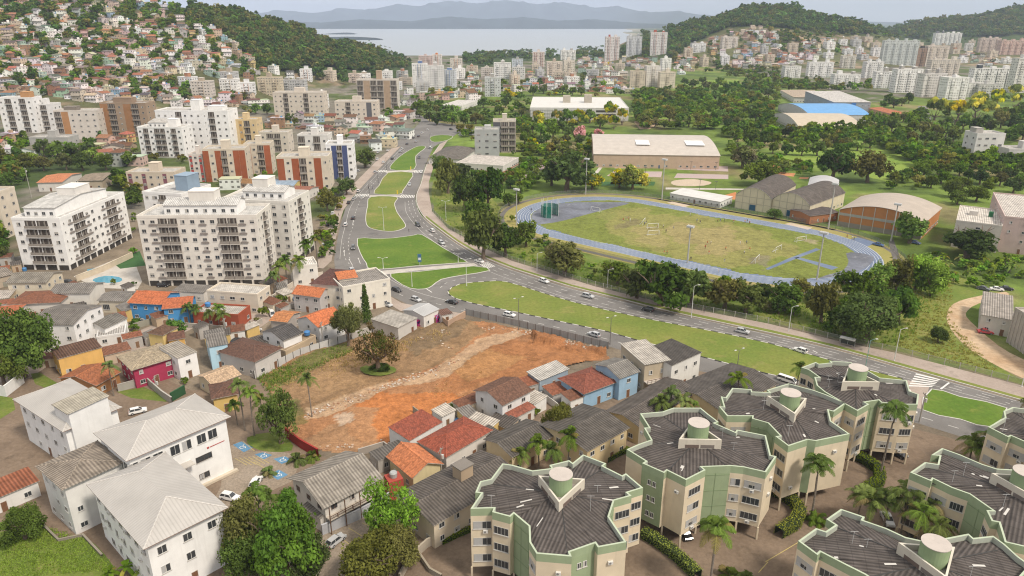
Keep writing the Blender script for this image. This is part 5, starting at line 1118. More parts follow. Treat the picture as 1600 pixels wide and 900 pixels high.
# ---------------------------------------------------------------- houses of the near left district
H_('white three-storey house with grey roof behind the big round tree', (45, 506), (115, 507), (142, 476), 9.0, wall=(.78, .77, .76), roofc=(.17, .155, .14), rise=1.4, ov=.4, floors=3)
H_('plain yellow boxy house with blank side wall and thin brown roof', (90, 562), (160, 543), (134, 534), 5.6, roof='shed', wall=(.70, .43, .14), roofc=(.12, .07, .05), rise=.5, ov=.2, skip=.6)
H_('rust-orange tiled cottage in front of the yellow boxy house', (150, 603), (190, 581), (137, 567), 3.4, wall=(.38, .19, .08), roofc=(.30, .11, .05), rmat='tile', rise=1.5, ov=.5)
H_('magenta house with wide tan hip roof', (205, 580), (278, 558), (240, 540), 5.6, roof='hip', wall=MAGENTA, roofc=(.34, .28, .20), rmat='tile', rise=1.5, ov=.7, floors=2)
H_('white house with flat stained roof touching the magenta house', (277, 561), (308, 550), (280, 534), 6.6, roof='shed', wall=(.78, .77, .76), roofc=(.30, .27, .23), rise=.4, ov=.15, floors=2)
H_('pale blue and white house with grey roof', (325, 543), (357, 537), (325, 516), 7.0, roof='gable', wall=LBLUE, roofc=(.18, .165, .15), rise=1.0, ov=.3, floors=2)
H_('grey-walled house with dark brown hip roof beside the sheet-metal fence', (398, 567), (442, 544), (382, 526), 5.0, roof='hip', wall=(.55, .52, .50), roofc=(.125, .068, .05), rmat='tile', rise=1.8, ov=.5)
H_('cottage with pale cream tiled roof near the palms', (332, 603), (378, 585), (338, 576), 3.6, wall=(.55, .47, .33), roofc=(.46, .33, .22), rmat='tile', rise=1.1, ov=.4)
H_('yellow-walled cottage with dark brown roof behind the pale-roofed hall', (330, 625), (374, 616), (345, 598), 4.2, roof='hip', wall=(.62, .44, .16), roofc=(.13, .07, .05), rmat='tile', rise=1.2, ov=.5)
H_('vivid blue house with orange tiled gable roof, larger half', (198, 473), (252, 476), (262, 455), 6.2, wall=(.07, .27, .55), roofc=(.46, .14, .06), rmat='tile', rise=1.8, ov=.5, floors=2)
H_('vivid blue house with orange tiled roof, smaller half beside the palms', (252, 483), (300, 479), (310, 462), 5.6, wall=(.07, .27, .55), roofc=(.42, .13, .06), rmat='tile', rise=1.6, ov=.5, floors=2)
H_('row of garages with grey roof beside the vivid blue house', (151, 470), (195, 471), (208, 455), 4.2, wall=(.58, .53, .43), roofc=(.20, .185, .17), rise=.9, ov=.4, win=(2.3, 1.9), gap=3.2, frame=(.4, .4, .4))
H_('small yellow house with dark brown roof between garages and blue house', (229, 521), (254, 525), (262, 509), 5.0, roof='hip', wall=(.66, .52, .22), roofc=(.13, .075, .05), rmat='tile', rise=1.2, ov=.3)
H_('white gabled house with small grey roof beside the three-storey house', (163, 514), (200, 497), (180, 487), 4.4, wall=(.78, .77, .76), roofc=(.16, .15, .135), rise=1.2, ov=.3)
H_('low white garage house with grey roof behind a parked truck', (150, 527), (196, 520), (192, 507), 3.2, roof='flat', wall=(.66, .65, .64), roofc=(.4, .38, .36), ov=.1)
H_('brick-red building with flat grey roof beside the palms', (300, 488), (372, 492), (390, 477), 4.6, roof='flat', wall=(.34, .085, .045), roofc=(.42, .39, .35), ov=.1)
B('commercial_building', 'building', 'cream stepped building with flat roof at the foot of the central tower', (322, 454), (402, 460), (418, 446), 7.0, roof='flat', wall=(.64, .57, .47), roofc=(.5, .47, .43), ov=.1, floors=2, win=(1.8, 1.0))
H_('house with mottled brown hip roof near the left edge', (10, 477), (95, 473), (58, 455), 4.2, roof='hip', wall=OFFW, roofc=(.20, .085, .05), rmat='tile', rise=1.6, ov=.5)
H_('white gable-end house with grey roof below the left tower pool', (75, 459), (140, 458), (165, 441), 5.4, wall=(.66, .64, .60), roofc=(.19, .175, .16), rise=1.4, ov=.4)
H_('cream house with mossy grey gable roof at the foot of the left tower', (7, 442), (72, 441), (98, 424), 6.4, wall=(.62, .55, .43), roofc=(.21, .19, .16), rise=1.5, ov=.5, floors=2)
H_('terracotta-roofed house peeking from the left edge', (-40, 497), (18, 494), (8, 478), 4.4, roof='hip', wall=OFFW, roofc=(.36, .12, .06), rmat='tile', rise=1.3, ov=.4)
H_('tin-roofed shed just under the left edge houses', (-30, 470), (14, 466), (12, 455), 3.2, roof='shed', wall=(.45, .36, .25), roofc=(.40, .36, .32), rise=.4, ov=.2)
B('apartment_building', 'apartment block', 'cream four-storey block behind the conifer, flat roofed', (535, 449), (610, 435), (568, 421), 9.6, roof='flat', wall=(.70, .66, .58), roofc=(.26, .24, .22), ov=.1, floors=3, gap=3.2, group=None)
H_('cream building with large dark maroon roof against the cream block', (483, 444), (536, 448), (572, 424), 8.6, roof='hip', wall=(.66, .61, .52), roofc=(.115, .055, .045), rmat='tile', rise=1.4, ov=.4, floors=3)
H_('small house with bright orange roof tucked against the maroon roof', (528, 438), (560, 434), (556, 424), 9.9, roof='shed', wall=(.62, .58, .5), roofc=(.50, .17, .07), rmat='tile', rise=.6, ov=.3)
H_('grey-walled house with orange gable roof', (455, 459), (500, 465), (518, 453), 6.0, wall=(.50, .47, .46), roofc=(.47, .16, .07), rmat='tile', rise=1.7, ov=.4, floors=2)
H_('white house with large vivid orange roof beside the street', (462, 498), (497, 512), (528, 491), 5.6, wall=(.62, .61, .60), roofc=(.52, .16, .065), rmat='tile', rise=1.9, ridge='d', ov=.4, floors=2)
H_('low house with faded orange roof left of the vivid orange roof', (420, 501), (449, 504), (475, 488), 3.8, wall=(.4, .36, .33), roofc=(.45, .19, .08), rmat='tile', rise=1.0, ov=.4)
H_('white two-storey house with charcoal gable roof', (442, 533), (474, 520), (433, 509), 5.8, wall=(.78, .77, .76), roofc=(.085, .08, .078), rise=1.5, ov=.4, floors=2)
H_('low tan house with flat roof along the sheet-metal fence', (446, 549), (494, 524), (484, 516), 3.6, roof='flat', wall=(.46, .36, .25), roofc=(.33, .25, .17), ov=.1)
H_('grey-roofed workshop with mural wall at the dirt lot', (622, 513), (653, 497), (612, 485), 4.2, roof='shed', wall=(.52, .50, .47), roofc=(.36, .335, .30), rise=.4, ov=.3, skip=.8)
H_('white shop with pale metal roof by the road bend', (662, 495), (687, 483), (653, 474), 4.2, roof='gable', wall=(.68, .66, .63), roofc=(.40, .40, .40), rmat='sheet_metal', rise=.9, ov=.3)
H_('small brown-roofed annex at the end of the shop', (690, 494), (708, 490), (700, 483), 2.8, roof='shed', wall=(.62, .60, .57), roofc=(.16, .09, .07), rise=.3, ov=.2)
q, W, D = B('pavilion', 'building', 'white rounded pavilion behind palms at the street corner', (456, 417), (496, 412), (488, 401), 7.5, roof='flat', wall=(.70, .67, .62), roofc=(.6, .57, .53), ov=.1, floors=2)
H_('low house with two-tone brown roof beside the street pavement', (438, 300), (478, 302), (482, 291), 4.0, wall=OFFW, roofc=(.28, .12, .08), rmat='tile', rise=1.2, ov=.4)
H_('yellow low house with blue tin roof behind the brick blocks', (412, 292), (458, 292), (462, 280), 4.6, wall=(.62, .5, .2), roofc=(.28, .36, .45), rise=1.0, ov=.3)

# ---------------------------------------------------------------- white towers of the left district
TOPS = lambda c: [('penthouse', -.72, .72, -.55, .6, 3.2, c, 'gable'), ('lift_tower', -.28, .28, -.15, .55, 6.8, c, 'f')]
TW = (.79, .78, .76); TC = (.62, .56, .49)
tower('apartment_tower', 'white apartment tower with pool at its foot, nearest the left edge', (17, 340), (92, 341), (206, 300), 20.5, 5, {'f': 'wBBw', 'r': 'saBBawwaBBas'}, TW, TC, top=[('penthouse', -.75, .55, -.8, .75, 3.4, TW, 'gable'), ('lift_tower', -.35, .45, -.1, .35, 7.5, (.70, .67, .63), 'f')])
tower('apartment_tower', 'largest white apartment tower in the left district, long balcony rows, nearest the road', (213, 337), (400, 336), (437, 318), 26, 7, {'f': 'waBBwwawBBaw', 'r': 'swBws'}, (.70, .66, .60), TC, top=[('penthouse', -.62, .62, -.5, .6, 3.3, TW, 'gable'), ('lift_tower', -.22, .22, -.2, .5, 7.5, (.70, .67, .62), 'f')])
tower('apartment_tower', 'white apartment tower directly behind the largest one, beside the street', (342, 311), (450, 315), (476, 297), 25, 7, {'f': 'aBwBaww', 'r': 'swBws'}, (.69, .66, .61), TC, top=[('penthouse', -.5, .7, -.4, .6, 2.8, TW, 'gable'), ('lift_tower', -.3, .15, -.1, .6, 7, (.70, .67, .62), 'f')])
tower('apartment_tower', 'white and slate-blue apartment block with blue lift tower behind the largest tower', (222, 299), (283, 303), (302, 286), 20, 5, {'f': 'wdBdw', 'r': 'ww'}, (.78, .77, .76), (.25, .33, .42), top=[('lift_tower', .1, .75, -.2, .6, 6.5, (.25, .33, .42), 'f')])
def mid_block(label, x0, x1, yb, yt, depth, nf, pat, wall, accent, rot=0.0, side='ww', top=None, roofc=(.45, .43, .40), z1=.2, group=None, side_l=None):
    dim, h, gz = from_base(x0, x1, yb, yt, depth); q, W, D = tower('apartment_building', label, None, None, None, h, nf, {'f': pat, 'r': side, 'l': side_l or side}, wall, accent, roofc, z1, dim=(dim[0], dim[1], dim[2], rot), top=top or [('lift_tower', -.2, .2, -.3, .4, 4.5, wall, 'f')], group=group); q.location.z = gz-.2
mid_block('cream and plum apartment block behind the slate-blue one', 203, 278, 304, 268, 14, 3, 'pwpwwpw', (.58, .50, .40), (.22, .09, .11))
mid_block('orange-brick and cream apartment block, middle of the brick row', 322, 385, 284, 232, 14, 4, 'PwPBwPP', (.60, .53, .43), BRICK, .12)
mid_block('orange-brick and cream block with planted roof terrace at the street', 436, 514, 296, 244, 16, 4, 'PwPBwPw', (.62, .55, .45), BRICK, .1)
mid_block('orange-brick and cream block at the far end of the brick row', 385, 424, 272, 224, 13, 4, 'PwBP', (.60, .53, .43), (.36, .11, .05), .12)
mid_block('tall white block with navy window bands by the street tree', 512, 552, 280, 224, 14, 5, 'wPBPw', (.78, .78, .79), NAVY, .1)
mid_block('red-striped narrow white block behind the slate-blue lift tower', 300, 322, 284, 240, 10, 5, 'pwp', (.66, .60, .55), (.45, .07, .06))
mid_block('white balcony block with gabled penthouse left of the brick row', 222, 292, 246, 198, 16, 5, 'wBwBBwBw', (.79, .78, .77), (.3, .3, .32), -.05, top=[('penthouse', -.6, .2, -.5, .6, 3, TW, 'shed'), ('lift_tower', .2, .6, -.2, .6, 5, TW, 'f')])
mid_block('big plain white apartment block with tall lift tower, upper left', 252, 365, 236, 172, 18, 6, 'wwsBwwwsBww', (.80, .79, .78), (.36, .30, .25), -.04, top=[('lift_tower', -.1, .15, -.3, .5, 7, TW, 'f'), ('penthouse', .4, .8, -.5, .5, 3, TW, 'f')])
mid_block('ochre and cream narrow block beside the big plain white one', 366, 405, 232, 186, 14, 4, 'wpBw', (.62, .48, .28), (.5, .33, .14))
mid_block('cream block with stepped terraces above the brick row', 408, 452, 238, 206, 13, 3, 'wBBw', (.60, .54, .46), (.4, .3, .22))
mid_block('white terraced block behind the navy-banded one', 468, 515, 248, 210, 13, 3, 'BwBw', (.68, .66, .63), (.3, .28, .26))
mid_block('white block with flat orange-trimmed top on the upper left', 8, 60, 208, 152, 15, 6, 'wBwBw', (.78, .77, .76), (.42, .22, .09), .06, top=[('lift_tower', .2, .7, -.4, .6, 4.5, (.46, .25, .11), 'f')])
mid_block('white slim block right beside the orange-trimmed one', 60, 90, 206, 162, 13, 5, 'wBw', (.71, .70, .69), (.5, .48, .45), .06)
mid_block('bare brick and white block with exposed frame', 93, 156, 218, 172, 14, 5, 'BPwwww', (.60, .55, .50), (.42, .22, .10), .1, top=[('lift_tower', -.6, .0, -.5, .5, 3, (.22, .19, .16), 'f')])
mid_block('unfinished brown brick building with bare slabs and scaffolding', 165, 238, 214, 160, 15, 6, 'PBwPBw', (.34, .25, .18), (.33, .17, .08), -.05, top=[('unfinished_storey', -.5, .3, -.5, .5, 4, (.28, .2, .14), 'f')])
mid_block('grey concrete two-storey block under the brown brick building', 50, 110, 238, 214, 14, 2, 'ddd', (.42, .41, .39), CONC)
mid_block('grey campus block with louvred side beside the avenue', 742, 780, 244, 202, 14, 4, 'ddd', (.40, .41, .40), CONC, top=[('lift_tower', -.2, .3, -.2, .5, 2.5, (.5, .5, .49), 'f')])
mid_block('cream and charcoal slab tower at the campus edge', 771, 806, 238, 188, 13, 5, 'PBB', (.56, .51, .43), (.10, .10, .11))
mid_block('long cream residential slab on the upper street', 430, 508, 184, 144, 16, 5, 'wwBwwwBwww', (.62, .55, .47), TAN)
mid_block('cream slab with glass stair next to the long cream one', 525, 590, 188, 158, 16, 4, 'wwBwwwPw', (.62, .55, .47), (.12, .12, .13))
mid_block('brown-and-white terrace block with tall brown lift tower', 560, 622, 170, 124, 16, 5, 'BPBBPB', (.60, .55, .49), (.40, .29, .20), top=[('lift_tower', -.05, .2, -.3, .5, 9, (.42, .31, .22), 'f')])
mid_block('white four-storey block with ribbon windows at the right wood', 1518, 1562, 251, 208, 14, 4, 'dddd', (.62, .61, .58), CONC, top=[('lift_tower', -.9, -.4, -.5, .5, 3.5, (.40, .38, .35), 'f')])
mid_block('grey low block with white canopy at the right edge', 1572, 1640, 256, 232, 14, 2, 'ddd', (.52, .51, .49), CONC)

# ---------------------------------------------------------------- campus, sports halls
q, W, D = B('campus_building', 'building', 'long white university building with flat roof and two lift cabins', (828, 168), (983, 169), (974, 152), 12, roof='flat', wall=(.60, .59, .56), roofc=(.62, .61, .58), rmat='sheet_metal', ov=.1, floors=3, win=(2.2, 1.2), gap=5, nowin='f')
q.location.z = 0
m = MB()
for i in range(26): x = -W/2+1+i*W*.64/26; m.box(x, x+.35, -D/2-.5, -D/2, .8, 10.8, (.62, .61, .59))
for z in (1, 4, 7, 10): m.box(-W/2+.5, W*.15, -D/2-.6, -D/2-.5, z, z+.5, (.58, .57, .55))
m.build('sun_screen', ['paint'], q)
m = MB()
for z in (1.2, 4.6, 8): m.box(W*.17, W*.37, -D/2-.06, -D/2, z, z+1.9, (.06, .055, .05))  # open galleries drawn as flat dark strips, their shade painted on
m.build('gallery_shade', ['paint'], q); cbox(q, 'lift_cabin', -W*.16, -W*.08, -3, 6, 11.6, 18, (.42, .38, .31)); cbox(q, 'lift_cabin', W*.07, W*.15, -3, 6, 11.6, 19, (.40, .36, .30))
q, W, D = B('sports_hall', 'sports hall', 'long brick gymnasium with pale curved roof', (927, 241), (1126, 244), (1127, 213), 8.5, roof='barrel', wall=(.50, .37, .28), roofc=(.50, .45, .40), rmat='sheet_metal', rise=4.5, ov=.4, floors=1, win=(1.8, 1.1), gap=4.2, doorc=(.08, .12, .2))
for x, w in ((-W*.09, 4.5), (W*.34, 6)):
    m = MB(); m.face([(x-w, -D*.30, 12.35), (x+w, -D*.30, 12.35), (x+w, -D*.12, 13.15), (x-w, -D*.12, 13.15)], (.75, .75, .74)); m.build('skylight', ['plain'], q)
for (a, b, c), lb, hh in ((((1149, 304), (1206, 312), (1258, 291)), 'cream hangar with dark vaulted roof, farther of the pair', 7), (((1206, 311), (1266, 322), (1318, 301)), 'cream hangar with dark vaulted roof and blue door beside the track', 7)):
    q, W, D = B('sports_hall', 'sports hall', lb, a, b, c, hh, roof='barrel', wall=(.60, .54, .40), roofc=(.115, .10, .09), rise=4.6, ov=.3, ridge='d', floors=1, win=(1.5, 1.2), gap=4, nowin='f', doorc=(.03, .1, .2))
    m = MB()
    for i in range(6): x = -W/2+i*W/5; m.box(x-.15, x+.15, -D/2-.06, -D/2, 0, 7+4.2*(1-(2*i/5-1)**2), (.42, .38, .29))
    for z in (3.4, 6.6): m.box(-W/2, W/2, -D/2-.07, -D/2, z, z+.25, (.42, .38, .29))
    m.box(-1.5, 1.5, -D/2-.1, -D/2, 0, 3, (.03, .10, .17)); m.build('end_wall_frame', ['paint'], q)
B('sports_hall', 'sports hall', 'white-ended metal vault squeezed behind the dark hangars', (1262, 290), (1310, 294), (1318, 282), 5.0, roof='barrel', wall=(.6, .6, .58), roofc=(.45, .45, .46), rmat='sheet_metal', rise=2.0, ov=.3, ridge='d', floors=1)
q, W, D = B('sports_hall', 'sports hall', 'orange-brick hall with broad tan vaulted roof at the track bend', (1310, 328), (1445, 349), (1486, 327), 7.5, roof='barrel', wall=(.46, .20, .075), roofc=(.42, .36, .30), rmat='sheet_metal', rise=4.0, ov=.5, ridge='d', floors=1, nowin='f', win=(2.4, 1.0), gap=3.6)
m = MB()
for i in range(8): x = -W/2+i*W/7; m.box(x-.14, x+.14, -D/2-.25, -D/2, 0, 7.4+3.6*(1-(2*i/7-1)**2), (.50, .47, .42))
m.box(-W/2, W/2, -D/2-.15, -D/2, 5.2, 6.4, (.36, .36, .33)); m.box(-W/2, W/2, -D/2-.12, -D/2, 0, 2.2, (.26, .23, .2)); m.build('concrete_frame', ['paint'], q)
B('sports_annex', 'building', 'low dark-roofed annex between hangar and orange-brick hall', (1266, 338), (1312, 332), (1342, 314), 4, wall=(.36, .16, .08), roofc=(.10, .085, .08), rise=.8, ov=.4)
q, W, D = B('changing_block', 'building', 'long white single-storey changing block behind the track', (1046, 302), (1126, 316), (1130, 306), 3.2, roof='shed', wall=(.68, .68, .67), roofc=(.60, .59, .57), rmat='sheet_metal', rise=.4, ov=.3)
B('campus_building', 'building', 'flat-roofed campus pavilion with brick band under the grey block', (712, 254), (786, 259), (796, 245), 5, roof='flat', wall=(.60, .57, .53), roofc=(.50, .46, .42), ov=.1, floors=1, win=(2.2, 1.4), band=(.3, 1.3, (.36, .17, .1)))
B('campus_building', 'building', 'white campus pavilion with dark grey pyramid roof beside the avenue', (668, 247), (722, 249), (722, 231), 4.2, roof='hip', wall=(.64, .62, .58), roofc=(.15, .135, .12), rise=3.2, ov=.6, floors=1, gap=2.6)
B('campus_building', 'building', 'white flat-roofed building next to the avenue trees, red sign block on top', (690, 164), (722, 165), (722, 156), 5, roof='flat', wall=(.66, .64, .62), roofc=(.55, .53, .5), ov=.1, floors=1)
q, W, D = B('laboratory', 'building', 'stained off-white block with cluttered flat roof by the banana grove', (1494, 344), (1567, 353), (1593, 331), 11.5, roof='flat', wall=(.58, .53, .47), roofc=(.55, .51, .46), ov=.1, floors=3, win=(1.6, 1.0), gap=4, skip=.4)
cbox(q, 'rooftop_shed', -4, -1, -1, 2, 11, 13, (.55, .52, .48)); m = MB(); m.box(3, 4.6, 0, 1.6, 11, 13.2, (.03, .14, .06)); m.build('water_tank', ['paint'], q)
B('laboratory', 'building', 'pink-grey tall block cut by the right edge beside the stained one', (1570, 338), (1640, 345), (1660, 310), 15, roof='flat', wall=(.52, .40, .37), roofc=(.5, .46, .42), ov=.1, floors=4, win=(1.0, 1.0), gap=4)
B('workshop', 'building', 'peeling white workshop with broken grey roof beside the dirt road', (1533, 492), (1584, 501), (1604, 470), 5.6, roof='shed', wall=(.56, .53, .48), roofc=(.30, .27, .24), rise=.8, ov=.2, floors=2, win=(1.1, 1.0))
q, W, D = B('silo_building', 'building', 'tall ribbed grey building cut by the right edge above the dirt road', (1585, 480), (1690, 545), (1760, 480), 11, roof='flat', wall=(.42, .38, .34), roofc=(.38, .35, .32), ov=.1, floors=3, skip=1.0)
m = MB()
for i in range(18): x = -W/2+.4+i*W/18; m.box(x, x+.25, -D/2-.2, -D/2, 0, 10.6, (.46, .42, .38))
m.build('rib', ['paint'], q)
B('sports_hall', 'sports hall', 'hall with bright blue ribbed barrel roof, upper right', (1265, 180), (1361, 180), (1358, 164), 6, roof='barrel', wall=(.5, .5, .5), roofc=(.13, .33, .62), rmat='sheet_metal', rise=5, ov=.3, floors=1)
B('sports_hall', 'sports hall', 'hall with long tan barrel roof in front of the blue-roofed one', (1247, 197), (1348, 198), (1342, 180), 5, roof='barrel', wall=(.55, .53, .5), roofc=(.50, .43, .33), rmat='sheet_metal', rise=5, ov=.3, floors=1)
q, W, D = B('auditorium', 'building', 'grey auditorium with a curved blue corner behind the blue-roofed hall', (1303, 160), (1362, 160), (1362, 148), 10, roof='shed', wall=(.30, .33, .38), roofc=(.50, .48, .46), rise=4, ov=.5, floors=2)
m = MB(); m.box(-W/2, W*.1, -D/2-.4, -D/2, 0, 3.5, (.06, .18, .5)); m.box(-W*.02, W*.1, -D/2-.5, -D/2, 3.5, 9.5, (.06, .18, .5)); m.build('blue_panel', ['paint'], q)
B('school_building', 'building', 'white low school building with tan hip roof behind the barrel halls', (1240, 152), (1300, 153), (1298, 142), 6, roof='hip', wall=(.62, .6, .57), roofc=(.42, .34, .26), rmat='tile', rise=2.5, ov=.6, floors=1)
B('school_building', 'building', 'low building with orange tiled roof beside the uphill road', (1392, 178), (1420, 178), (1420, 169), 4.5, roof='hip', wall=(.5, .3, .2), roofc=(.44, .16, .08), rmat='tile', rise=2, ov=.5, floors=1)

H_('low lean-to with brown tiled roof between yellow boxy and magenta houses', (162, 557), (206, 546), (200, 536), 3.0, roof='shed', wall=(.5, .4, .3), roofc=(.2, .09, .055), rmat='tile', rise=.5, ov=.2)
H_('house with orange gable roof among the trees behind the left tower', (56, 286), (97, 285), (98, 271), 5, wall=OFFW, roofc=(.48, .19, .09), rmat='tile', rise=1.5, ov=.5)
H_('house with tan roof and open porch behind the left tower lift tower', (120, 283), (160, 282), (158, 270), 5, wall=TAN, roofc=(.26, .21, .16), rise=1.2, ov=.5)
H_('grey-roofed house at the foot of the wooded yard, left edge', (-30, 440), (22, 428), (14, 415), 4, wall=TAN, roofc=(.24, .21, .18), rise=1.0, ov=.4)
mid_block('cream block cut by the left edge beside the left tower', -40, 12, 372, 300, 12, 5, 'wwBw', (.62, .55, .45), TAN)
H_('low shed with grey roof behind the vivid blue house', (268, 455), (318, 458), (320, 447), 3.5, roof='shed', wall=OFFW, roofc=GREYR, rise=.4, ov=.2)
H_('low brown-roofed house wedged between small yellow house and pale blue house', (262, 533), (290, 528), (280, 517), 3.6, wall=YELLOW, roofc=(.14, .07, .05), rmat='tile', rise=1.0, ov=.3)
H_('narrow grey-roofed outbuilding beside the charcoal-roofed house', (402, 540), (430, 532), (422, 522), 3.2, roof='shed', wall=CONC, roofc=DARKR, rise=.4, ov=.2)
H_('low grey shed under the verandah house eaves', (470, 792), (500, 812), (480, 770), 3.0, roof='shed', wall=OFFW, roofc=(.2, .18, .16), rise=.5, ov=.2)
H_('long dark-roofed lean-to behind the bright orange gable house', (590, 722), (640, 700), (628, 688), 3.2, roof='shed', wall=CONC, roofc=(.12, .11, .10), rise=.5, ov=.2)
# ---------------------------------------------------------------- far apartment blocks (each traced)
FB = [(645,668,136,100,WHITE,(.12,.2,.4),'white block with blue top, left of the far cluster'),(669,694,139,104,(.7,.69,.68),(.5,.48,.46),'plain white block in the far street cluster'),(691,712,137,110,(.6,.62,.66),(.12,.22,.45),'pale grey-blue block in the far street cluster'),(655,676,112,88,(.62,.5,.47),(.5,.3,.25),'pink-grey block at the shore end of the cluster'),(676,690,110,86,(.7,.66,.62),(.6,.2,.05),'white block with orange top at the shore end'),(704,722,113,92,(.66,.6,.54),(.6,.22,.05),'small cream block with orange top by the shore wood'),
 (772,798,123,99,WHITE,(.5,.48,.45),'white stepped block in the middle of the far town'),(758,782,151,122,(.56,.57,.58),CONC,'slim grey block above the avenue trees'),(752,770,121,107,(.6,.55,.5),TAN,'low cream block beside the shore wood'),(801,820,124,106,(.66,.64,.62),CONC,'white block beside the white stepped one'),(800,817,105,93,(.55,.6,.66),CONC,'blue-grey block under the bay shore'),(832,851,105,82,(.66,.58,.52),(.4,.1,.07),'white and red slim tower before the bay'),(854,878,118,97,(.62,.54,.46),TAN,'cream square block in the mid town'),(880,897,116,95,(.64,.58,.5),TAN,'cream block standing just beside the square one'),(876,899,94,79,WHITE,CONC,'white block by the bay trees'),
 (945,967,95,58,(.68,.64,.62),(.40,.09,.06),'white and red tower, first of the three on the ridge'),(979,1002,87,57,(.62,.63,.65),(.35,.36,.38),'grey-white tower, middle of the three on the ridge'),(1016,1041,86,51,(.69,.66,.64),(.40,.10,.06),'white and red tower, tallest of the three on the ridge'),(985,1008,137,112,(.60,.52,.42),TAN,'cream block before the ridge towers'),(1008,1030,136,104,(.68,.65,.6),TAN,'taller cream-white block before the ridge towers'),(1030,1054,138,114,(.64,.57,.47),TAN,'beige block at the end of the cream group'),(1033,1048,110,92,WHITE,CONC,'white narrow block under the tallest ridge tower'),
 (1378,1430,102,64,(.55,.58,.56),(.66,.66,.64),'wide pale block with green glass front, right hill'),(1430,1446,104,76,(.30,.2,.14),(.07,.06,.06),'dark brown block beside the green glass one'),(1446,1478,104,72,(.66,.58,.5),TAN,'cream tall block on the right hill'),(1460,1500,70,52,WHITE,(.12,.12,.14),'white block with dark lift tower high on the right hill'),(1452,1496,121,94,(.64,.58,.5),CONC,'cream and white block above the white rows'),
 (1367,1398,138,113,WHITE,CONC,'white block, first of the long white rows'),(1396,1437,145,109,WHITE,CONC,'white block with tall lift tower in the white rows'),(1437,1474,152,116,(.68,.65,.62),CONC,'off-white block midway along the white rows'),(1474,1508,156,122,WHITE,CONC,'white block near the end of the white rows'),(1508,1530,152,130,(.66,.65,.62),CONC,'low white block closing the white rows'),(1528,1560,153,132,(.58,.57,.54),CONC,'grey-white low block beside yellow trees'),(1518,1578,140,108,WHITE,(.06,.07,.08),'white block with black glass bays, right edge'),(1578,1625,145,92,(.66,.64,.6),CONC,'tall white block cut by the right edge'),
 (1263,1300,121,98,WHITE,CONC,'white block with balconies low on the right hill'),(1303,1343,132,117,WHITE,CONC,'low white terrace block before the wood'),(1350,1378,122,97,(.7,.69,.67),CONC,'white stepped block between houses and rows'),(1224,1250,122,104,(.7,.69,.67),CONC,'small white block at the wood edge'),(1316,1336,107,88,(.66,.62,.56),TAN,'cream villa-like block on the right hill'),(1530,1560,82,60,(.6,.5,.44),TAN,'tan block high at the right'),(1562,1600,86,64,(.58,.42,.36),(.4,.2,.14),'pinkish block high at the right edge'),(1080,1102,82,68,(.7,.7,.7),CONC,'white villa block under the right hill wood'),(1128,1152,76,58,(.66,.6,.55),TAN,'cream block high among the hill houses'),
 (404,440,150,122,(.58,.5,.38),TAN,'beige block below the left forest'),(440,478,150,126,(.5,.5,.5),CONC,'grey block below the left forest'),(492,510,170,150,WHITE,CONC,'slim white block beside the beige slab'),(300,330,150,128,(.6,.55,.5),TAN,'tan block among the left hillside houses'),(545,562,130,116,(.6,.5,.44),TAN,'small pink-tan block at the foot of the left forest'),(598,612,130,112,WHITE,CONC,'white cubic villa at the tip of the left forest')]
for i, (x0, x1, yb, yt, wc, ac, lb) in enumerate(FB):
    dim, h, gz = from_base(x0, x1, yb, yt, rnd.uniform(12, 16), 0, True); ce, W, D, _ = dim
    m, mats = far_block(W, D, h, wc, ac, (.45, .43, .40), i); o = m.build('apartment_building', mats, None, (ce.x, ce.y, gz), rnd.uniform(-.12, .12)); tag(o, lb, 'apartment block', 'apartment blocks of the far town')
BZ = [([(430, 118), (560, 130), (640, 138), (640, 165), (560, 120), (440, 128)], 4, 'below the left forest'), ([(622, 112), (720, 112), (720, 142), (640, 146)], 4, 'in the far street cluster'), ([(735, 105), (960, 98), (985, 112), (985, 130), (745, 138)], 9, 'in the mid town'), ([(1060, 80), (1200, 60), (1370, 66), (1370, 100), (1220, 110), (1070, 108)], 7, 'on the right hillside'), ([(1380, 70), (1600, 70), (1600, 130), (1400, 110)], 8, 'among the white rows'), ([(1280, 66), (1400, 62), (1600, 58), (1600, 78), (1400, 90), (1290, 96)], 10, 'high on the far right slope'), ([(270, 128), (430, 128), (430, 150), (270, 150)], 4, 'at the left hillside foot')]
BX = []
for poly, want, zone in BZ:
    xs = [p[0] for p in poly]; ys = [p[1] for p in poly]; got = 0
    for _ in range(400):
        if got >= want: break
        px, py = rnd.uniform(min(xs), max(xs)), rnd.uniform(min(ys), max(ys))
        if not inside(px, py, poly): continue
        if any(x0-4 < px < x1+4 and yt-2 < py < yb+4 for x0, x1, yb, yt, *_ in FB) or any(abs(px-a) < 14 and abs(py-b) < 6 for a, b in BX): continue
        g = hit(px, py)
        if g is None: continue
        BX.append((px, py)); got += 1; W = rnd.uniform(12, 20); h = rnd.choice((9.5, 9.5, 12.5, 12.5, 15.5)); wn, wc = rnd.choice((('white', (.80, .79, .77)), ('white', (.76, .76, .77)), ('cream', (.62, .54, .44)), ('pale grey', (.5, .5, .5)), ('beige', (.56, .48, .39)))); ac = rnd.choice((TAN, CONC, (.4, .2, .12)))
        m, mats = far_block(W, rnd.uniform(11, 14), h, wc, ac, (.45, .43, .40), int(px)); o = m.build('apartment_building', mats, None, tuple(g), rnd.uniform(-.3, .3)); auto(o, f'{wn} {"low" if h < 12 else "five-storey" if h > 15 else "four-storey"} apartment block', zone, 'apartment block', 'apartment blocks of the far town')
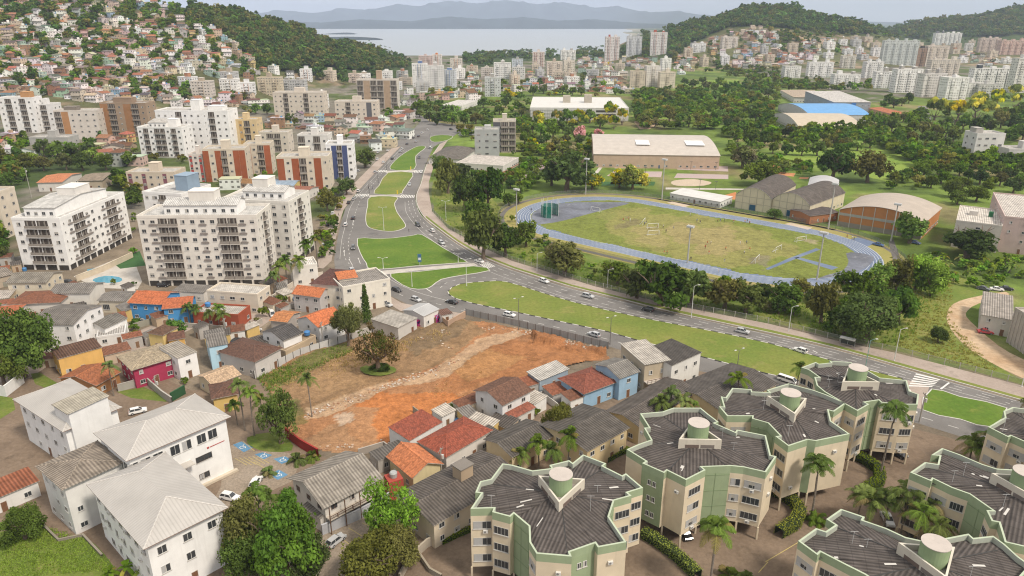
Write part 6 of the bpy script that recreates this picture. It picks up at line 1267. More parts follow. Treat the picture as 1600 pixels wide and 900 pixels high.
# ---------------------------------------------------------------- hillside and town houses
WALLS = [('white', (.80, .79, .77), 44), ('cream', (.62, .52, .40), 20), ('pale grey', (.48, .47, .46), 12), ('yellow', (.58, .42, .2), 3), ('pink', (.58, .42, .38), 6), ('blue', (.32, .45, .56), 3), ('green', (.34, .48, .38), 4), ('brick', (.34, .19, .12), 7), ('tan', (.42, .32, .22), 7)]
ROOFS = [('terracotta', TERRA, 'tile', 24), ('brown', BROWNR, 'tile', 22), ('grey', GREYR, 'corr', 28), ('pale', PALER, 'corr', 18), ('dark', DARKR, 'corr', 10)]
def pick(l):
    t = rnd.random()*sum(x[-1] for x in l)
    for x in l:
        t -= x[-1]
        if t <= 0: return x
    return l[-1]
BUILT = []   # picture boxes already taken by traced buildings
for o in list(C.objects):
    if o.get('category') in ('apartment block', 'building', 'sports hall', 'house') and o.parent is None:
        pts = [c for ch in ([o] if o.type == 'MESH' else [k for k in o.children if k.name.startswith('wall')]) for c in ch.bound_box]
        if not pts: continue
        M_ = Matrix.Translation(o.location) @ Matrix.Rotation(o.rotation_euler.z, 4, 'Z'); P2 = [proj(*(M_ @ Vector(p))) for p in pts]
        BUILT.append((min(p[0] for p in P2)-2, max(p[0] for p in P2)+2, min(p[1] for p in P2), max(p[1] for p in P2)))
TAKEN = []
def free(px, py, w, h, f=.8):
    for a in TAKEN:
        if ((a[0]-px)/(f*(a[2]+w)/2))**2+((a[1]-py)/(f*(a[3]+h)/2))**2 < 1: return False
    return True
ZH = [ # polygon, wanted, zone phrase, avoid polygons
 ([(0, 2), (60, 0), (130, 0), (200, -2), (262, 0), (262, 24), (200, 44), (100, 40), (0, 50)], 50, 'high on the left hillside'),
 ([(0, 48), (100, 40), (200, 44), (270, 26), (330, 46), (370, 78), (280, 82), (140, 84), (0, 88)], 90, 'midway up the left hillside'),
 ([(0, 88), (140, 84), (280, 82), (385, 86), (400, 108), (300, 118), (120, 118), (0, 120)], 85, 'low on the left hillside'),
 ([(0, 120), (120, 118), (300, 118), (415, 108), (470, 124), (470, 140), (300, 148), (0, 150)], 75, 'at the left hillside foot'),
 ([(380, 185), (500, 190), (560, 195), (620, 185), (640, 215), (590, 240), (555, 235), (420, 205)], 30, 'along the upper street'),
 ([(622, 140), (700, 142), (745, 148), (735, 165), (650, 160), (622, 155)], 10, 'beside the avenue trees'),
 ([(700, 114), (830, 110), (985, 110), (985, 148), (850, 140), (745, 148), (705, 140)], 130, 'in the mid town'),
 ([(840, 96), (940, 92), (985, 96), (1060, 92), (1062, 108), (985, 112), (840, 110)], 40, 'just below the bay wood'),
 ([(1055, 90), (1100, 66), (1180, 44), (1215, 52), (1215, 72), (1130, 92), (1060, 118)], 60, 'high on the right hillside'),
 ([(1130, 92), (1215, 72), (1300, 62), (1370, 58), (1375, 88), (1300, 98), (1200, 106), (1120, 108)], 80, 'midway up the right hillside'),
 ([(150, 214), (222, 216), (224, 262), (150, 262)], 8, 'below the unfinished brown block'),
 ([(282, 246), (330, 240), (420, 232), (520, 252), (508, 300), (440, 302), (330, 292), (290, 275)], 14, 'among the brick row'),
 ([(0, 216), (60, 226), (120, 240), (60, 250), (0, 246)], 7, 'below the orange-trimmed block'),
 ([(0, 148), (300, 150), (470, 142), (430, 165), (365, 168), (250, 166), (160, 162), (60, 152), (0, 150)], 34, 'behind the upper white blocks'),
 ([(560, 132), (642, 138), (645, 165), (640, 200), (625, 185), (600, 150)], 22, 'beside the far avenue'),
 ([(160, 214), (330, 236), (420, 228), (420, 205), (500, 190), (560, 197), (560, 240), (520, 250), (430, 236), (290, 250)], 22, 'among the upper blocks'),
 ([(430, 300), (508, 300), (512, 322), (482, 330)], 3, 'beside the tower near the street'),
 ([(1480, 75), (1600, 66), (1620, 100), (1520, 112), (1495, 95)], 30, 'at the far right slope'),
]
HC = []
for poly, want, zone in ZH:
    xs = [p[0] for p in poly]; ys = [p[1] for p in poly]; got = 0
    for _ in range(want*30):
        if got >= want: break
        px, py = rnd.uniform(min(xs), max(xs)), rnd.uniform(min(ys), max(ys))
        if not inside(px, py, poly): continue
        g = hit(px, py)
        if g is None: continue
        d = g.y*CP+(H-g.z)*SP; w = rnd.uniform(7, 12.5); dep = rnd.uniform(7, 10); fl = rnd.choice((1, 2, 2, 2, 3)) if zone != 'in the mid town' else rnd.choice((2, 2, 3)); h = fl*2.9+.3
        wp, hp = w*F/d, (h+2)*F/d
        if any(px+wp/2 > b[0] and px-wp/2 < b[1] and py > b[2]+3 and py-hp*.4 < b[3] for b in BUILT): continue
        if not free(px, py, wp, hp*.9, .88 if 'left hillside' in zone else .74): continue
        TAKEN.append((px, py, wp, hp*.9)); got += 1; HC.append((g, w, dep, h, fl, zone, wp*hp))
HC.sort(key=lambda x: -x[-1])
NEARH = sum(1 for o in C.objects if o.get('category') == 'house'); LIM = 296-NEARH
mass = MB(); mass_n = 0
for i, (g, w, dep, h, fl, zone, _) in enumerate(HC):
    wn, wc, _a = pick(WALLS); rn, rc, rm, _b = pick(ROOFS); rt = rnd.choice(('gable', 'gable', 'gable', 'hip', 'hip', 'shed', 'flat')) if rm == 'tile' else rnd.choice(('gable', 'shed', 'flat', 'flat'))
    if rt == 'flat': rn, rc, rm = 'flat', (.45, .42, .38), 'corr'
    wc = tuple(c*rnd.uniform(.92, 1.06) for c in wc); rc = tuple(c*rnd.uniform(.8, 1.2) for c in rc); rz = rnd.gauss(0, .3)
    m, mats = far_house(w, dep, h, rt, 1.7 if rt != 'shed' else .9, wc, rc, rm, rnd.choice('wwd') if rt == 'gable' else 'w', True, i)
    if i < LIM:
        o = m.build('house', mats, None, tuple(g), rz); roofs = "flat roof" if rt == "flat" else rn+dict(gable=" gable", hip=" hip", shed=" lean-to")[rt]+" roof"
        auto(o, f'{wn} {["", "one-storey", "two-storey", "three-storey"][fl]} house with {roofs}', zone, 'house', 'houses of the hillsides and far town')
    else:
        b = len(mass.v); c, s = cos(rz), sin(rz); mass.v += [(g.x+x*c-y*s, g.y+x*s+y*c, g.z+z) for x, y, z in m.v]; mass.f += [tuple(b+k for k in f) for f in m.f]; mass.c += m.c; mass.m += [{'facade': 0, 'tile': 1, 'corr': 2, 'paint': 3}[mats[k]] for k in m.m]; mass_n += 1
if mass_n: o = mass.build('distant_housing', ['facade', 'tile', 'corr', 'paint']); kind(o, 'stuff')

# ---------------------------------------------------------------- trees
def scatter(poly, n, wlo, whi, kinds, zone, spread=.75, asp=(.8, 1.1)):
    xs = [p[0] for p in poly]; ys = [p[1] for p in poly]; got = 0
    for _ in range(n*25):
        if got >= n: break
        px, py = rnd.uniform(min(xs), max(xs)), rnd.uniform(min(ys), max(ys))
        if not inside(px, py, poly): continue
        g = hit(px, py); d = g.y*CP+(H-g.z)*SP; w = rnd.uniform(wlo, whi); wp = w*F/d
        if any(px+wp*.3 > b[0] and px-wp*.3 < b[1] and py > b[2]+2 and py < b[3]+2 for b in BUILT): continue
        if not free(px, py, wp, wp*.5, spread): continue
        TAKEN.append((px, py, wp, wp*.5)); t, desc, shp = rnd.choice(kinds); got += 1
        tree_at(g, w, w*rnd.uniform(*asp), t, shp, desc=desc, zone=zone, group='trees of the district')
GREEN = [('dark', 'dark green tree', 'round'), ('mid', 'green leafy tree', 'round'), ('lime', 'light green airy tree', 'round'), ('mid', 'green leafy tree', 'round'), ('bright', 'bright green tree', 'round'), ('olive', 'olive green tree', 'round')]
YEL = [('yellow', 'yellow-flowering tree', 'umbrella'), ('yellow', 'yellow-flowering tree', 'round'), ('bright', 'bright green tree', 'round')]
TZ = []
def tp(x, y, w, h, t, lb, shape='round', bush=False, lod=None): tree_px(x, y, w, h, t, shape, label=lb, bush=bush, group='trees of the district', cat='shrub' if bush else 'tree', lod=lod); TAKEN.append((x, y-h*.2, w, h*.5))
tp(452, 905, 118, 116, 'bright', 'big bright green tree at the bottom edge beside the silver car')
tp(487, 905, 70, 60, 'dark', 'dark glossy tree tucked under the big bright green one')
tp(392, 880, 84, 92, 'olive', 'olive tree between white hall and bright green tree')
tp(390, 900, 80, 70, 'dark', 'dark tree at the foot of the white hall corner')
tp(585, 905, 110, 70, 'olive', 'sparse olive low tree at the bottom edge before the steps')
tp(625, 890, 70, 60, 'olive', 'olive bush-like tree beside the stepped garden wall', bush=False)
tp(612, 852, 95, 92, 'lime', 'thin lime-green tree over the parking yard')
tp(40, 842, 62, 50, 'mid', 'round green shrub on the lower left lawn', bush=True)
tp(38, 590, 100, 105, 'bright', 'big round bright green tree beside the white three-storey house'); tp(8, 605, 60, 70, 'mid', 'leafy tree at the left edge below the big round one')
tp(440, 692, 72, 85, 'airy', 'feathery green tree beside the dirt lot entrance')
tp(592, 582, 78, 78, 'bare', 'half-bare olive tree standing alone in the dirt lot'); tp(595, 580, 28, 12, 'mid', 'clump of green bush round the lone tree trunk', bush=True)
tp(545, 543, 44, 70, 'olive', 'slim olive tree at the sheet-metal fence'); tp(573, 505, 20, 66, 'dark', 'dark narrow conifer before the cream block', 'cone')
tp(275, 528, 36, 30, 'bright', 'small light green tree in the yard behind the small yellow house'); tp(110, 476, 26, 20, 'mid', 'small round tree before the garages')
tp(870, 690, 45, 60, 'olive', 'dark climbing tree beside the sky-blue bungalow'); tp(880, 655, 26, 22, 'autumn', 'small rusty shrub by the bungalow steps', bush=True); tp(812, 690, 30, 22, 'autumn', 'small reddish shrub under the lean-to annex', bush=True)
tp(470, 400, 34, 26, 'dark', 'dark street tree by the pavilion'); tp(542, 305, 34, 28, 'mid', 'round tree on the street corner below the brick block'); tp(571, 262, 36, 32, 'mid', 'round tree beside the navy-banded block'); tp(512, 330, 30, 36, 'olive', 'olive tree at the pavement of the bend')
for x, y, w, h, t, lb in [(755, 405, 62, 82, 'mid', 'tall leafy tree, biggest between pavement and track'), (725, 330, 48, 62, 'dark', 'dark tree, upper one of the roadside thicket'), (700, 302, 44, 58, 'olive', 'olive tree by the pavement thicket top'), (763, 330, 52, 70, 'dark', 'dark tree at the thicket edge under the pavilion'), (790, 400, 52, 52, 'dark', 'dark rounded tree beside the thicket foot'), (822, 385, 40, 42, 'mid', 'small leafy tree at the track bend'), (745, 362, 46, 52, 'mid', 'leafy tree in the heart of the roadside thicket'), (690, 275, 30, 36, 'mid', 'young tree near the pyramid-roofed pavilion'), (716, 290, 46, 40, 'dark', 'dark low tree near the pavilion'),
    (882, 428, 72, 52, 'olive', 'wide olive tree between pavement fence and track'), (870, 412, 46, 36, 'autumn', 'brown-topped tree behind the wide olive one'), (965, 444, 54, 38, 'mid', 'low leafy tree in line with the fence'), (1032, 478, 90, 78, 'dark', 'large dark tree, biggest of the group before the floodlight'), (1078, 476, 66, 62, 'mid', 'leafy tree right of the large dark one'), (995, 466, 60, 48, 'mid', 'leafy tree left of the large dark one'), (1132, 482, 64, 50, 'olive', 'olive thicket tree below the track'), (1165, 488, 60, 48, 'mid', 'leafy thicket tree below the track'), (1282, 505, 56, 70, 'olive', 'tall olive tree behind the pavement fence'), (1352, 532, 104, 78, 'mid', 'broad leafy tree near the bus shelter'), (1318, 522, 60, 52, 'dark', 'dark tree beside the broad one near the shelter'), (1402, 505, 60, 64, 'bright', 'bright tree behind the broad one near the shelter'), (1330, 470, 56, 50, 'mid', 'leafy tree at the track bend corner'), (1225, 484, 64, 44, 'mid', 'low leafy tree in the thicket beyond the fence'), (1250, 460, 40, 26, 'olive', 'small olive tree at the track edge'), (1185, 470, 48, 30, 'dark', 'dark low tree by the track edge'),
    (1420, 380, 56, 46, 'bright', 'bright green tree before the orange-brick hall'), (1210, 342, 22, 18, 'mid', 'small round tree before the blue hangar door'), (1510, 402, 90, 48, 'dark', 'dark broad tree before the stained block'), (1465, 535, 28, 26, 'dark', 'lone dark shrub on the dry slope'), (885, 298, 80, 62, 'dark', 'big dark tree behind the left track bend'), (862, 290, 44, 36, 'mid', 'leafy tree next to the big dark one behind the bend'), (925, 296, 44, 26, 'yellow', 'yellow-green low tree behind the track'), (988, 296, 44, 38, 'gold', 'golden flowering tree behind the track'), (968, 293, 34, 28, 'yellow', 'yellow-green tree touching the golden one'), (905, 222, 26, 26, 'pink', 'pink flowering tree in the avenue wood'), (935, 215, 20, 14, 'pink', 'small pink flowering tree beside the gymnasium'), (1160, 262, 48, 38, 'dusty', 'greyish-pink bare tree at the gymnasium corner'), (884, 244, 34, 22, 'dusty', 'dusty bare tree on the campus lawn'), (1186, 290, 54, 40, 'mid', 'leafy tree beside the hangars'), (1300, 282, 66, 56, 'dark', 'dark tree behind the white-ended vault'), (1355, 285, 60, 52, 'olive', 'olive tree behind the orange-brick hall')]: tp(x, y, w, h, t, lb)
for i, (x, y, w, t) in enumerate([(1430, 452, 50, 'lime'), (1400, 455, 54, 'olive'), (1370, 462, 50, 'lime'), (1455, 462, 48, 'lime')]): tree_px(x, y, w, 50, t, 'bamboo', desc='feathery bamboo clump', zone='beside the dirt road bend', cat='bamboo', group='bamboo clumps'); TAKEN.append((x, y, w, 30))
g_ = dict(kindp='banana', desc='broad-leaved banana plant', zone='in the grove below the stained block', group='banana plants')
for i in range(20): x = rnd.uniform(1425, 1600); y = rnd.uniform(405, 440); palm_at(P(x, y), rnd.uniform(1.5, 3), 1.25, **g_)
for x, y in ((175, 905), (200, 898), (222, 905), (245, 900), (265, 905)): palm_at(P(x, y), 1.6, 1.1, 'banana', 'broad-leaved banana plant', 'at the bottom edge by the white hall', group='banana plants')
AV = 'on the avenue lawn beyond the bend'
scatter([(835, 190), (985, 192), (985, 205), (835, 205)], 13, 11, 16, YEL, 'before the long white university building')
scatter([(800, 205), (935, 206), (930, 225), (810, 235)], 16, 8, 13, GREEN, 'between gymnasium and university building')
scatter([(830, 140), (985, 142), (985, 148), (830, 150)], 10, 11, 15, GREEN[1:4], 'behind the university building')
scatter([(640, 175), (690, 172), (820, 165), (820, 190), (735, 195), (690, 200), (655, 195)], 18, 9, 14, GREEN, AV)
scatter([(985, 145), (1080, 130), (1250, 130), (1260, 160), (1100, 160), (1000, 158)], 24, 10, 15, GREEN, 'in the wood under the right hill')
scatter([(1010, 185), (1090, 180), (1210, 180), (1230, 215), (1140, 225), (1130, 208), (1030, 208)], 18, 9, 14, GREEN, 'beyond the gymnasium roof')
scatter([(1140, 230), (1235, 215), (1330, 225), (1380, 235), (1240, 250), (1150, 250)], 16, 8, 12, GREEN, 'beside the green meadow')
scatter([(1380, 200), (1600, 200), (1600, 232), (1500, 240), (1420, 235)], 22, 10, 15, GREEN, 'in the wood before the white rows')
scatter([(1350, 160), (1420, 160), (1420, 200), (1370, 205), (1352, 185)], 10, 9, 13, GREEN, 'left of the uphill road')
scatter([(1455, 180), (1560, 178), (1570, 196), (1460, 198)], 6, 15, 20, [('gold', 'golden-yellow crowned tree', 'umbrella')], 'above the uphill road'); scatter([(1500, 158), (1600, 158), (1600, 172), (1510, 172)], 5, 14, 19, [('gold', 'golden-yellow crowned tree', 'umbrella')], 'under the white rows')
scatter([(1460, 200), (1600, 175), (1600, 205), (1450, 215)], 10, 10, 14, GREEN, 'around the golden-crowned trees')
scatter([(1430, 275), (1600, 270), (1600, 330), (1500, 325), (1450, 300)], 18, 8, 13, GREEN, 'behind the stained block')
scatter([(670, 262), (800, 258), (830, 300), (800, 330), (720, 300)], 10, 6, 9, GREEN, 'in the roadside thicket')
scatter([(1120, 452), (1250, 468), (1380, 470), (1300, 500), (1200, 492), (1120, 476)], 14, 5, 8, GREEN, 'in the thicket beyond the fence')
scatter([(0, 232), (110, 240), (180, 240), (200, 275), (150, 280), (60, 275), (0, 275)], 17, 10, 15, GREEN, 'behind the left white tower'); scatter([(130, 232), (185, 230), (185, 262), (135, 265)], 3, 12, 15, [('lime', 'yellow-green airy tree', 'round')], 'behind the left white tower')
scatter([(0, 275), (40, 280), (30, 330), (0, 340)], 5, 8, 11, GREEN, 'at the left edge above the tower'); scatter([(0, 345), (25, 345), (35, 410), (0, 415)], 5, 6, 9, GREEN, 'at the left edge beside the tower')
scatter([(395, 175), (425, 180), (425, 200), (395, 200)], 4, 10, 14, GREEN, 'among the upper street blocks'); scatter([(530, 195), (580, 195), (575, 215), (535, 212)], 4, 9, 12, GREEN, 'along the upper street')
print('trees', sum(1 for o in C.objects if o.get('category') == 'tree'))
# wooded hills: one mass each
def forest(name, specs, seed):
    g = np.random.default_rng(seed); VV = []; KK = []; base = {}
    for poly, n, w0, w1, tints in specs:
        xs = [p[0] for p in poly]; ys = [p[1] for p in poly]; got = 0
        for _ in range(n*6):
            if got >= n: break
            px, py = g.uniform(min(xs), max(xs)), g.uniform(min(ys), max(ys))
            if not inside(px, py, poly): continue
            q = hit(px, py)
            if q is None: continue
            d = q.y*CP+(H-q.z)*SP; w = g.uniform(w0, w1); wp = w*F/d
            if any(a[0]-a[2]/2 < px < a[0]+a[2]/2 and a[1]-a[3]*.55 < py < a[1]+a[3]*.9 for a in TAKEN): continue
            if any(px > b[0] and px < b[1] and py > b[2]+2 and py < b[3]+3 for b in BUILT): continue
            t = tints[g.integers(len(tints))]; k = (t, int(g.integers(3)))
            if k not in base: base[k] = crown_np(k[1]*7+len(t), 8, 17, .30, 'round', TINT[t][0], .25, TINT[t][1], TINT[t][2])
            V, K = base[k]; h = w*g.uniform(.7, 1.15); an = g.uniform(0, 6.28); c, s = cos(an), sin(an)
            x = V[:, 0]*c-V[:, 1]*s; y = V[:, 0]*s+V[:, 1]*c; sc = np.array([w/2, w/2, h*.5])
            VV.append(np.stack([x, y, V[:, 2]], 1)*sc+np.array([q.x, q.y, q.z+h*.52])); KK.append(K*g.uniform(.72, 1.3)*np.array([g.uniform(.85, 1.25), 1, g.uniform(.8, 1.1)])); got += 1
    o = put(name, quads_np(name, np.concatenate(VV), np.concatenate(KK), 'leaf')); kind(o, 'stuff')
GT = ['dark', 'mid', 'mid', 'olive', 'dark', 'mid', 'bright']
forest('forest', [(FOREST_L, 1900, 9, 15, GT+['olive', 'olive', 'mid', 'dark', 'olive']), (FOREST_L2, 260, 9, 14, GT), ([(285, 25), (345, 58), (395, 90), (470, 118), (640, 136), (600, 138), (480, 128), (400, 108), (330, 62)], 240, 9, 13, GT), (FOREST_R, 1500, 10, 16, GT), (FOREST_Q, 1300, 12, 20, ['mid', 'olive', 'mid', 'dark']), (FOREST_C, 420, 10, 16, GT)], 5)
forest('undergrowth', [([(0, 0), (260, 0), (400, 90), (470, 130), (400, 160), (0, 160)], 1150, 5, 12, GT), ([(630, 100), (985, 90), (985, 150), (740, 160), (640, 165)], 170, 6, 11, GT+['yellow']), ([(985, 85), (1200, 42), (1600, 66), (1600, 160), (1240, 140), (1080, 110), (985, 120)], 520, 7, 13, GT+['autumn']),
    ([(1225, 300), (1340, 280), (1460, 265), (1600, 200), (1600, 340), (1480, 325), (1380, 300)], 150, 4, 8, GT), ([(660, 230), (830, 240), (930, 225), (930, 255), (840, 300), (700, 290)], 110, 3, 8, GT), ([(1140, 215), (1380, 190), (1440, 215), (1400, 236), (1225, 238), (1140, 250)], 120, 5, 9, GT), ([(1140, 255), (1210, 250), (1330, 270), (1330, 290), (1250, 290), (1150, 285)], 45, 3, 7, GT), ([(985, 140), (1250, 135), (1360, 150), (1360, 230), (1140, 215), (1000, 205)], 800, 6, 12, GT), ([(640, 165), (830, 160), (830, 240), (760, 235), (700, 200), (650, 195)], 110, 4, 9, GT), ([(805, 196), (990, 200), (930, 238), (830, 245)], 110, 5, 9, GT+['yellow']), ([(360, 160), (560, 185), (640, 165), (640, 200), (560, 230), (420, 260), (200, 250), (0, 240), (0, 215), (200, 215)], 130, 4, 8, GT), ([(0, 225), (150, 232), (215, 262), (212, 330), (200, 300), (120, 275), (30, 290), (20, 340), (10, 420), (-30, 420), (-30, 230)], 620, 5, 11, GT), ([(0, 440), (430, 440), (520, 420), (560, 470), (440, 560), (300, 600), (0, 620)], 90, 1.5, 4, GT), ([(630, 700), (700, 640), (850, 600), (960, 600), (1100, 610), (1000, 690), (850, 720), (680, 760)], 50, 1.2, 3.2, GT), ([(205, 300), (222, 300), (215, 400), (200, 410), (205, 350)], 14, 2, 4, GT), ([(500, 300), (545, 300), (530, 330), (520, 400), (500, 405), (498, 340)], 40, 2, 5, GT), ([(280, 240), (520, 250), (510, 300), (290, 290)], 50, 3, 6, GT), ([(1360, 190), (1600, 170), (1600, 265), (1440, 262), (1380, 235)], 300, 6, 11, GT), ([(1420, 400), (1600, 395), (1600, 445), (1440, 460)], 70, 2, 4, ['bright', 'lime', 'mid']), ([(690, 300), (800, 345), (930, 420), (1100, 445), (1250, 470), (1400, 520), (1380, 540), (1200, 500), (1050, 470), (930, 442), (800, 400)], 190, 1.5, 5, GT)], 9)
# small outbuildings and yard walls packed between the near houses
HB_ = []
for o in list(C.objects):
    if o.parent is None and o.get('category') in ('house', 'building', 'apartment block', 'wall', 'fence', 'sports hall', 'shed'):
        for k in o.children:
            if k.name.startswith('wall'):
                M_ = Matrix.Translation(o.location) @ Matrix.Rotation(o.rotation_euler.z, 4, 'Z'); q = [(M_ @ Vector(c)).to_2d() for c in k.bound_box]; HB_.append((sum(q, Vector((0, 0)))/8, max((a-b).length for a in q for b in q)/2))
SZ = [([(0, 455), (190, 445), (330, 500), (440, 520), (400, 565), (330, 585), (250, 560), (120, 560), (0, 600)], 26, 'between the near left houses'), ([(410, 440), (520, 470), (480, 530), (420, 520)], 6, 'by the orange-roofed houses'), ([(600, 690), (740, 640), (860, 600), (960, 610), (900, 640), (800, 680), (700, 740), (640, 740)], 12, 'between the houses below the dirt lot'), ([(0, 405), (120, 450), (60, 470), (0, 470)], 4, 'at the foot of the left tower')]
for poly, want, zone in SZ:
    xs = [p[0] for p in poly]; ys = [p[1] for p in poly]; got = 0
    for _ in range(900):
        if got >= want: break
        px, py = rnd.uniform(min(xs), max(xs)), rnd.uniform(min(ys), max(ys))
        if not inside(px, py, poly): continue
        g = P(px, py); w, d_ = rnd.uniform(3, 7), rnd.uniform(2.6, 4.5); r_ = max(w, d_)/2
        if any((g.to_2d()-a).length < b*.78+r_*.8 for a, b in HB_): continue
        HB_.append((g.to_2d(), r_)); got += 1
        wn, wc = rnd.choice((('white', (.72, .71, .69)), ('cream', (.6, .52, .4)), ('grey', (.42, .40, .38)), ('tan', (.44, .34, .24)), ('yellow', (.62, .44, .17)))); rn, rc, rm = rnd.choice((('brown', BROWNR, 'tile'), ('grey', GREYR, 'corr'), ('pale', PALER, 'corr'), ('rust', (.24, .09, .05), 'tile'), ('dark', DARKR, 'corr')))
        o = empty('shed', tuple(g), rnd.choice((.5, -.75, .55, -.7, .8))+rnd.gauss(0, .1)); auto(o, f'small {wn} shed with {rn} roof', zone, 'shed', 'sheds and outbuildings')
        h = rnd.uniform(2.4, 3.6); m = MB(); wall_geo(m, w, d_, h, 'shed', .5, 'w', wc); m.build('wall', ['paint'], o); m = MB(); roof_geo(m, w, d_, h, 'shed', .5, .25, 'w', rc); m.build('roof', [rm], o)
        dm, hm = door_mesh(.9, 2.0, (.2, .12, .07)); dq = put('door', dm, o, (rnd.uniform(-.2, .2)*w, -d_/2, 0)); put('handle', hm, dq)
        if rnd.random() < .45:
            L = rnd.uniform(4, 9); s_ = rnd.choice((-1, 1)); wl = empty('boundary_wall', tuple(g), o.rotation_euler.z+rnd.choice((0, pi/2))); auto(wl, f'low {rnd.choice(("grey", "pale", "mossy"))} yard wall', zone, 'wall', 'yard walls'); m = MB(); m.box(0, s_*L, r_+.4, r_+.6, 0, rnd.uniform(1.3, 2), rnd.choice(((.42, .40, .37), (.6, .57, .52), (.28, .27, .22)))); m.build('panel', ['paint'], wl)
        elif rnd.random() < .35: tk = empty('water_tank', (g.x+r_+1.2, g.y, 0)); auto(tk, 'blue water tank on the ground', zone, 'water tank', 'water tanks'); tank_part(tk, 0, 0, 0, .8, 1.3, (.06, .2, .42))
# palms
pd = dict(desc='feathery palm')
for bx, by, tx, ty, s, z in [(383, 672, 383, 600, 1.15, 'beside the yellow-walled cottage'), (400, 680, 398, 610, 1.1, 'beside the yellow-walled cottage'), (413, 672, 413, 622, 1.0, 'beside the yellow-walled cottage'), (370, 664, 372, 632, 1.0, 'beside the yellow-walled cottage'), (486, 652, 485, 590, 1.1, 'alone at the dirt lot entrance'),
    (345, 512, 345, 480, 1.2, 'before the brick-red building'), (330, 516, 330, 488, 1.0, 'before the brick-red building'), (298, 506, 300, 478, 1.1, 'beside the smaller blue half'), (310, 508, 312, 480, 1.0, 'beside the smaller blue half'), (352, 520, 355, 490, 1.0, 'before the brick-red building'),
    (440, 456, 440, 415, 1.5, 'along the street beside the largest tower'), (450, 444, 450, 405, 1.5, 'along the street beside the largest tower'), (470, 446, 469, 405, 1.5, 'along the street beside the largest tower'), (482, 420, 484, 380, 1.4, 'along the street beside the largest tower'), (497, 418, 498, 372, 1.4, 'along the street beside the largest tower'), (430, 462, 431, 430, 1.3, 'along the street beside the largest tower'),
    (180, 618, 178, 570, 1.0, 'over the rust-orange cottage'), (840, 735, 836, 690, 1.3, 'behind the bottom-centre block'), (862, 742, 858, 700, 1.2, 'behind the bottom-centre block'), (890, 725, 888, 678, 1.4, 'behind the bottom-centre block'), (812, 738, 812, 706, 1.1, 'behind the bottom-centre block'),
    (1030, 668, 1030, 626, 1.3, 'over the low row houses'), (1062, 672, 1060, 622, 1.3, 'over the low row houses'), (1045, 660, 1044, 612, 1.3, 'over the low row houses'), (1075, 668, 1078, 632, 1.2, 'over the low row houses'), (1148, 640, 1146, 590, 1.4, 'over the low row houses'), (1010, 664, 1012, 640, 1.0, 'over the low row houses'),
    (1245, 612, 1245, 572, 1.2, 'at the far side of the crossing block'), (405, 820, 405, 768, 1.4, 'beside the silver-car yard'), (424, 815, 428, 776, 1.2, 'beside the silver-car yard')]: palm_px(bx, by, tx, ty, s, 'queen', desc='feathery palm', zone=z)
for bx, by, tx, ty, s, lb in [(1108, 925, 1106, 822, 1.5, 'tall palm in the paved yard between bottom-centre block and hedge'), (1264, 806, 1270, 722, 1.45, 'slender palm before a cream end wall beside the hedge'), (1378, 748, 1392, 640, 1.5, 'tallest palm, leaning, in front of the crossing block'), (1600, 690, 1600, 622, 1.3, 'palm cut by the right edge beside the pavement')]: palm_px(bx, by, tx, ty, s, 'tall', label=lb)
for bx, by, tx, ty, s in [(1352, 836, 1352, 780, 1.3), (1378, 838, 1376, 778, 1.3), (1340, 820, 1338, 772, 1.15), (1436, 856, 1440, 786, 1.25), (1402, 846, 1402, 770, 1.4), (1425, 872, 1430, 800, 1.2), (1452, 885, 1455, 820, 1.25)]: palm_px(bx, by, tx, ty, s, 'coco', desc='bushy palm', zone='in the courtyard of the right blocks')
for bx, by, tx, ty, s in [(1512, 728, 1512, 690, 1.35), (1555, 732, 1556, 684, 1.3), (1525, 736, 1524, 700, 1.2), (1540, 730, 1538, 682, 1.4), (1572, 745, 1572, 698, 1.3)]: palm_px(bx, by, tx, ty, s, 'coco', desc='bushy palm', zone='behind the right-edge blocks')
for bx, by, s in [(1140, 905, 1.3), (1165, 915, 1.3), (1275, 815, 1.2), (420, 742, .9), (465, 722, 1.1), (490, 716, 1.0), (1460, 842, 1.3)]: palm_at(P(bx, by), 1.0, s, 'queen', 'low bushy palm', 'on the ground near the walls')
hedge('trimmed green hedge running along the second block to the yard', [(1004, 838), (1025, 850), (1050, 868), (1075, 890), (1090, 905)], 1.9, 1.9)
hedge('trimmed green hedge curling around the slender palm', [(1200, 768), (1222, 778), (1242, 792), (1250, 806), (1240, 824), (1216, 838)], 2.2, 2.0)
hedge('trimmed green hedge winding below the tallest palm', [(1328, 712), (1352, 724), (1372, 738), (1374, 756), (1352, 770), (1345, 784)], 2.0, 1.9)
hedge('low hedge along the annex foot beside the steps', [(690, 850), (715, 838), (738, 828)], .9, .9); hedge('short hedge under the cream row house', [(948, 722), (965, 712), (982, 705)], 1.0, 1.2)
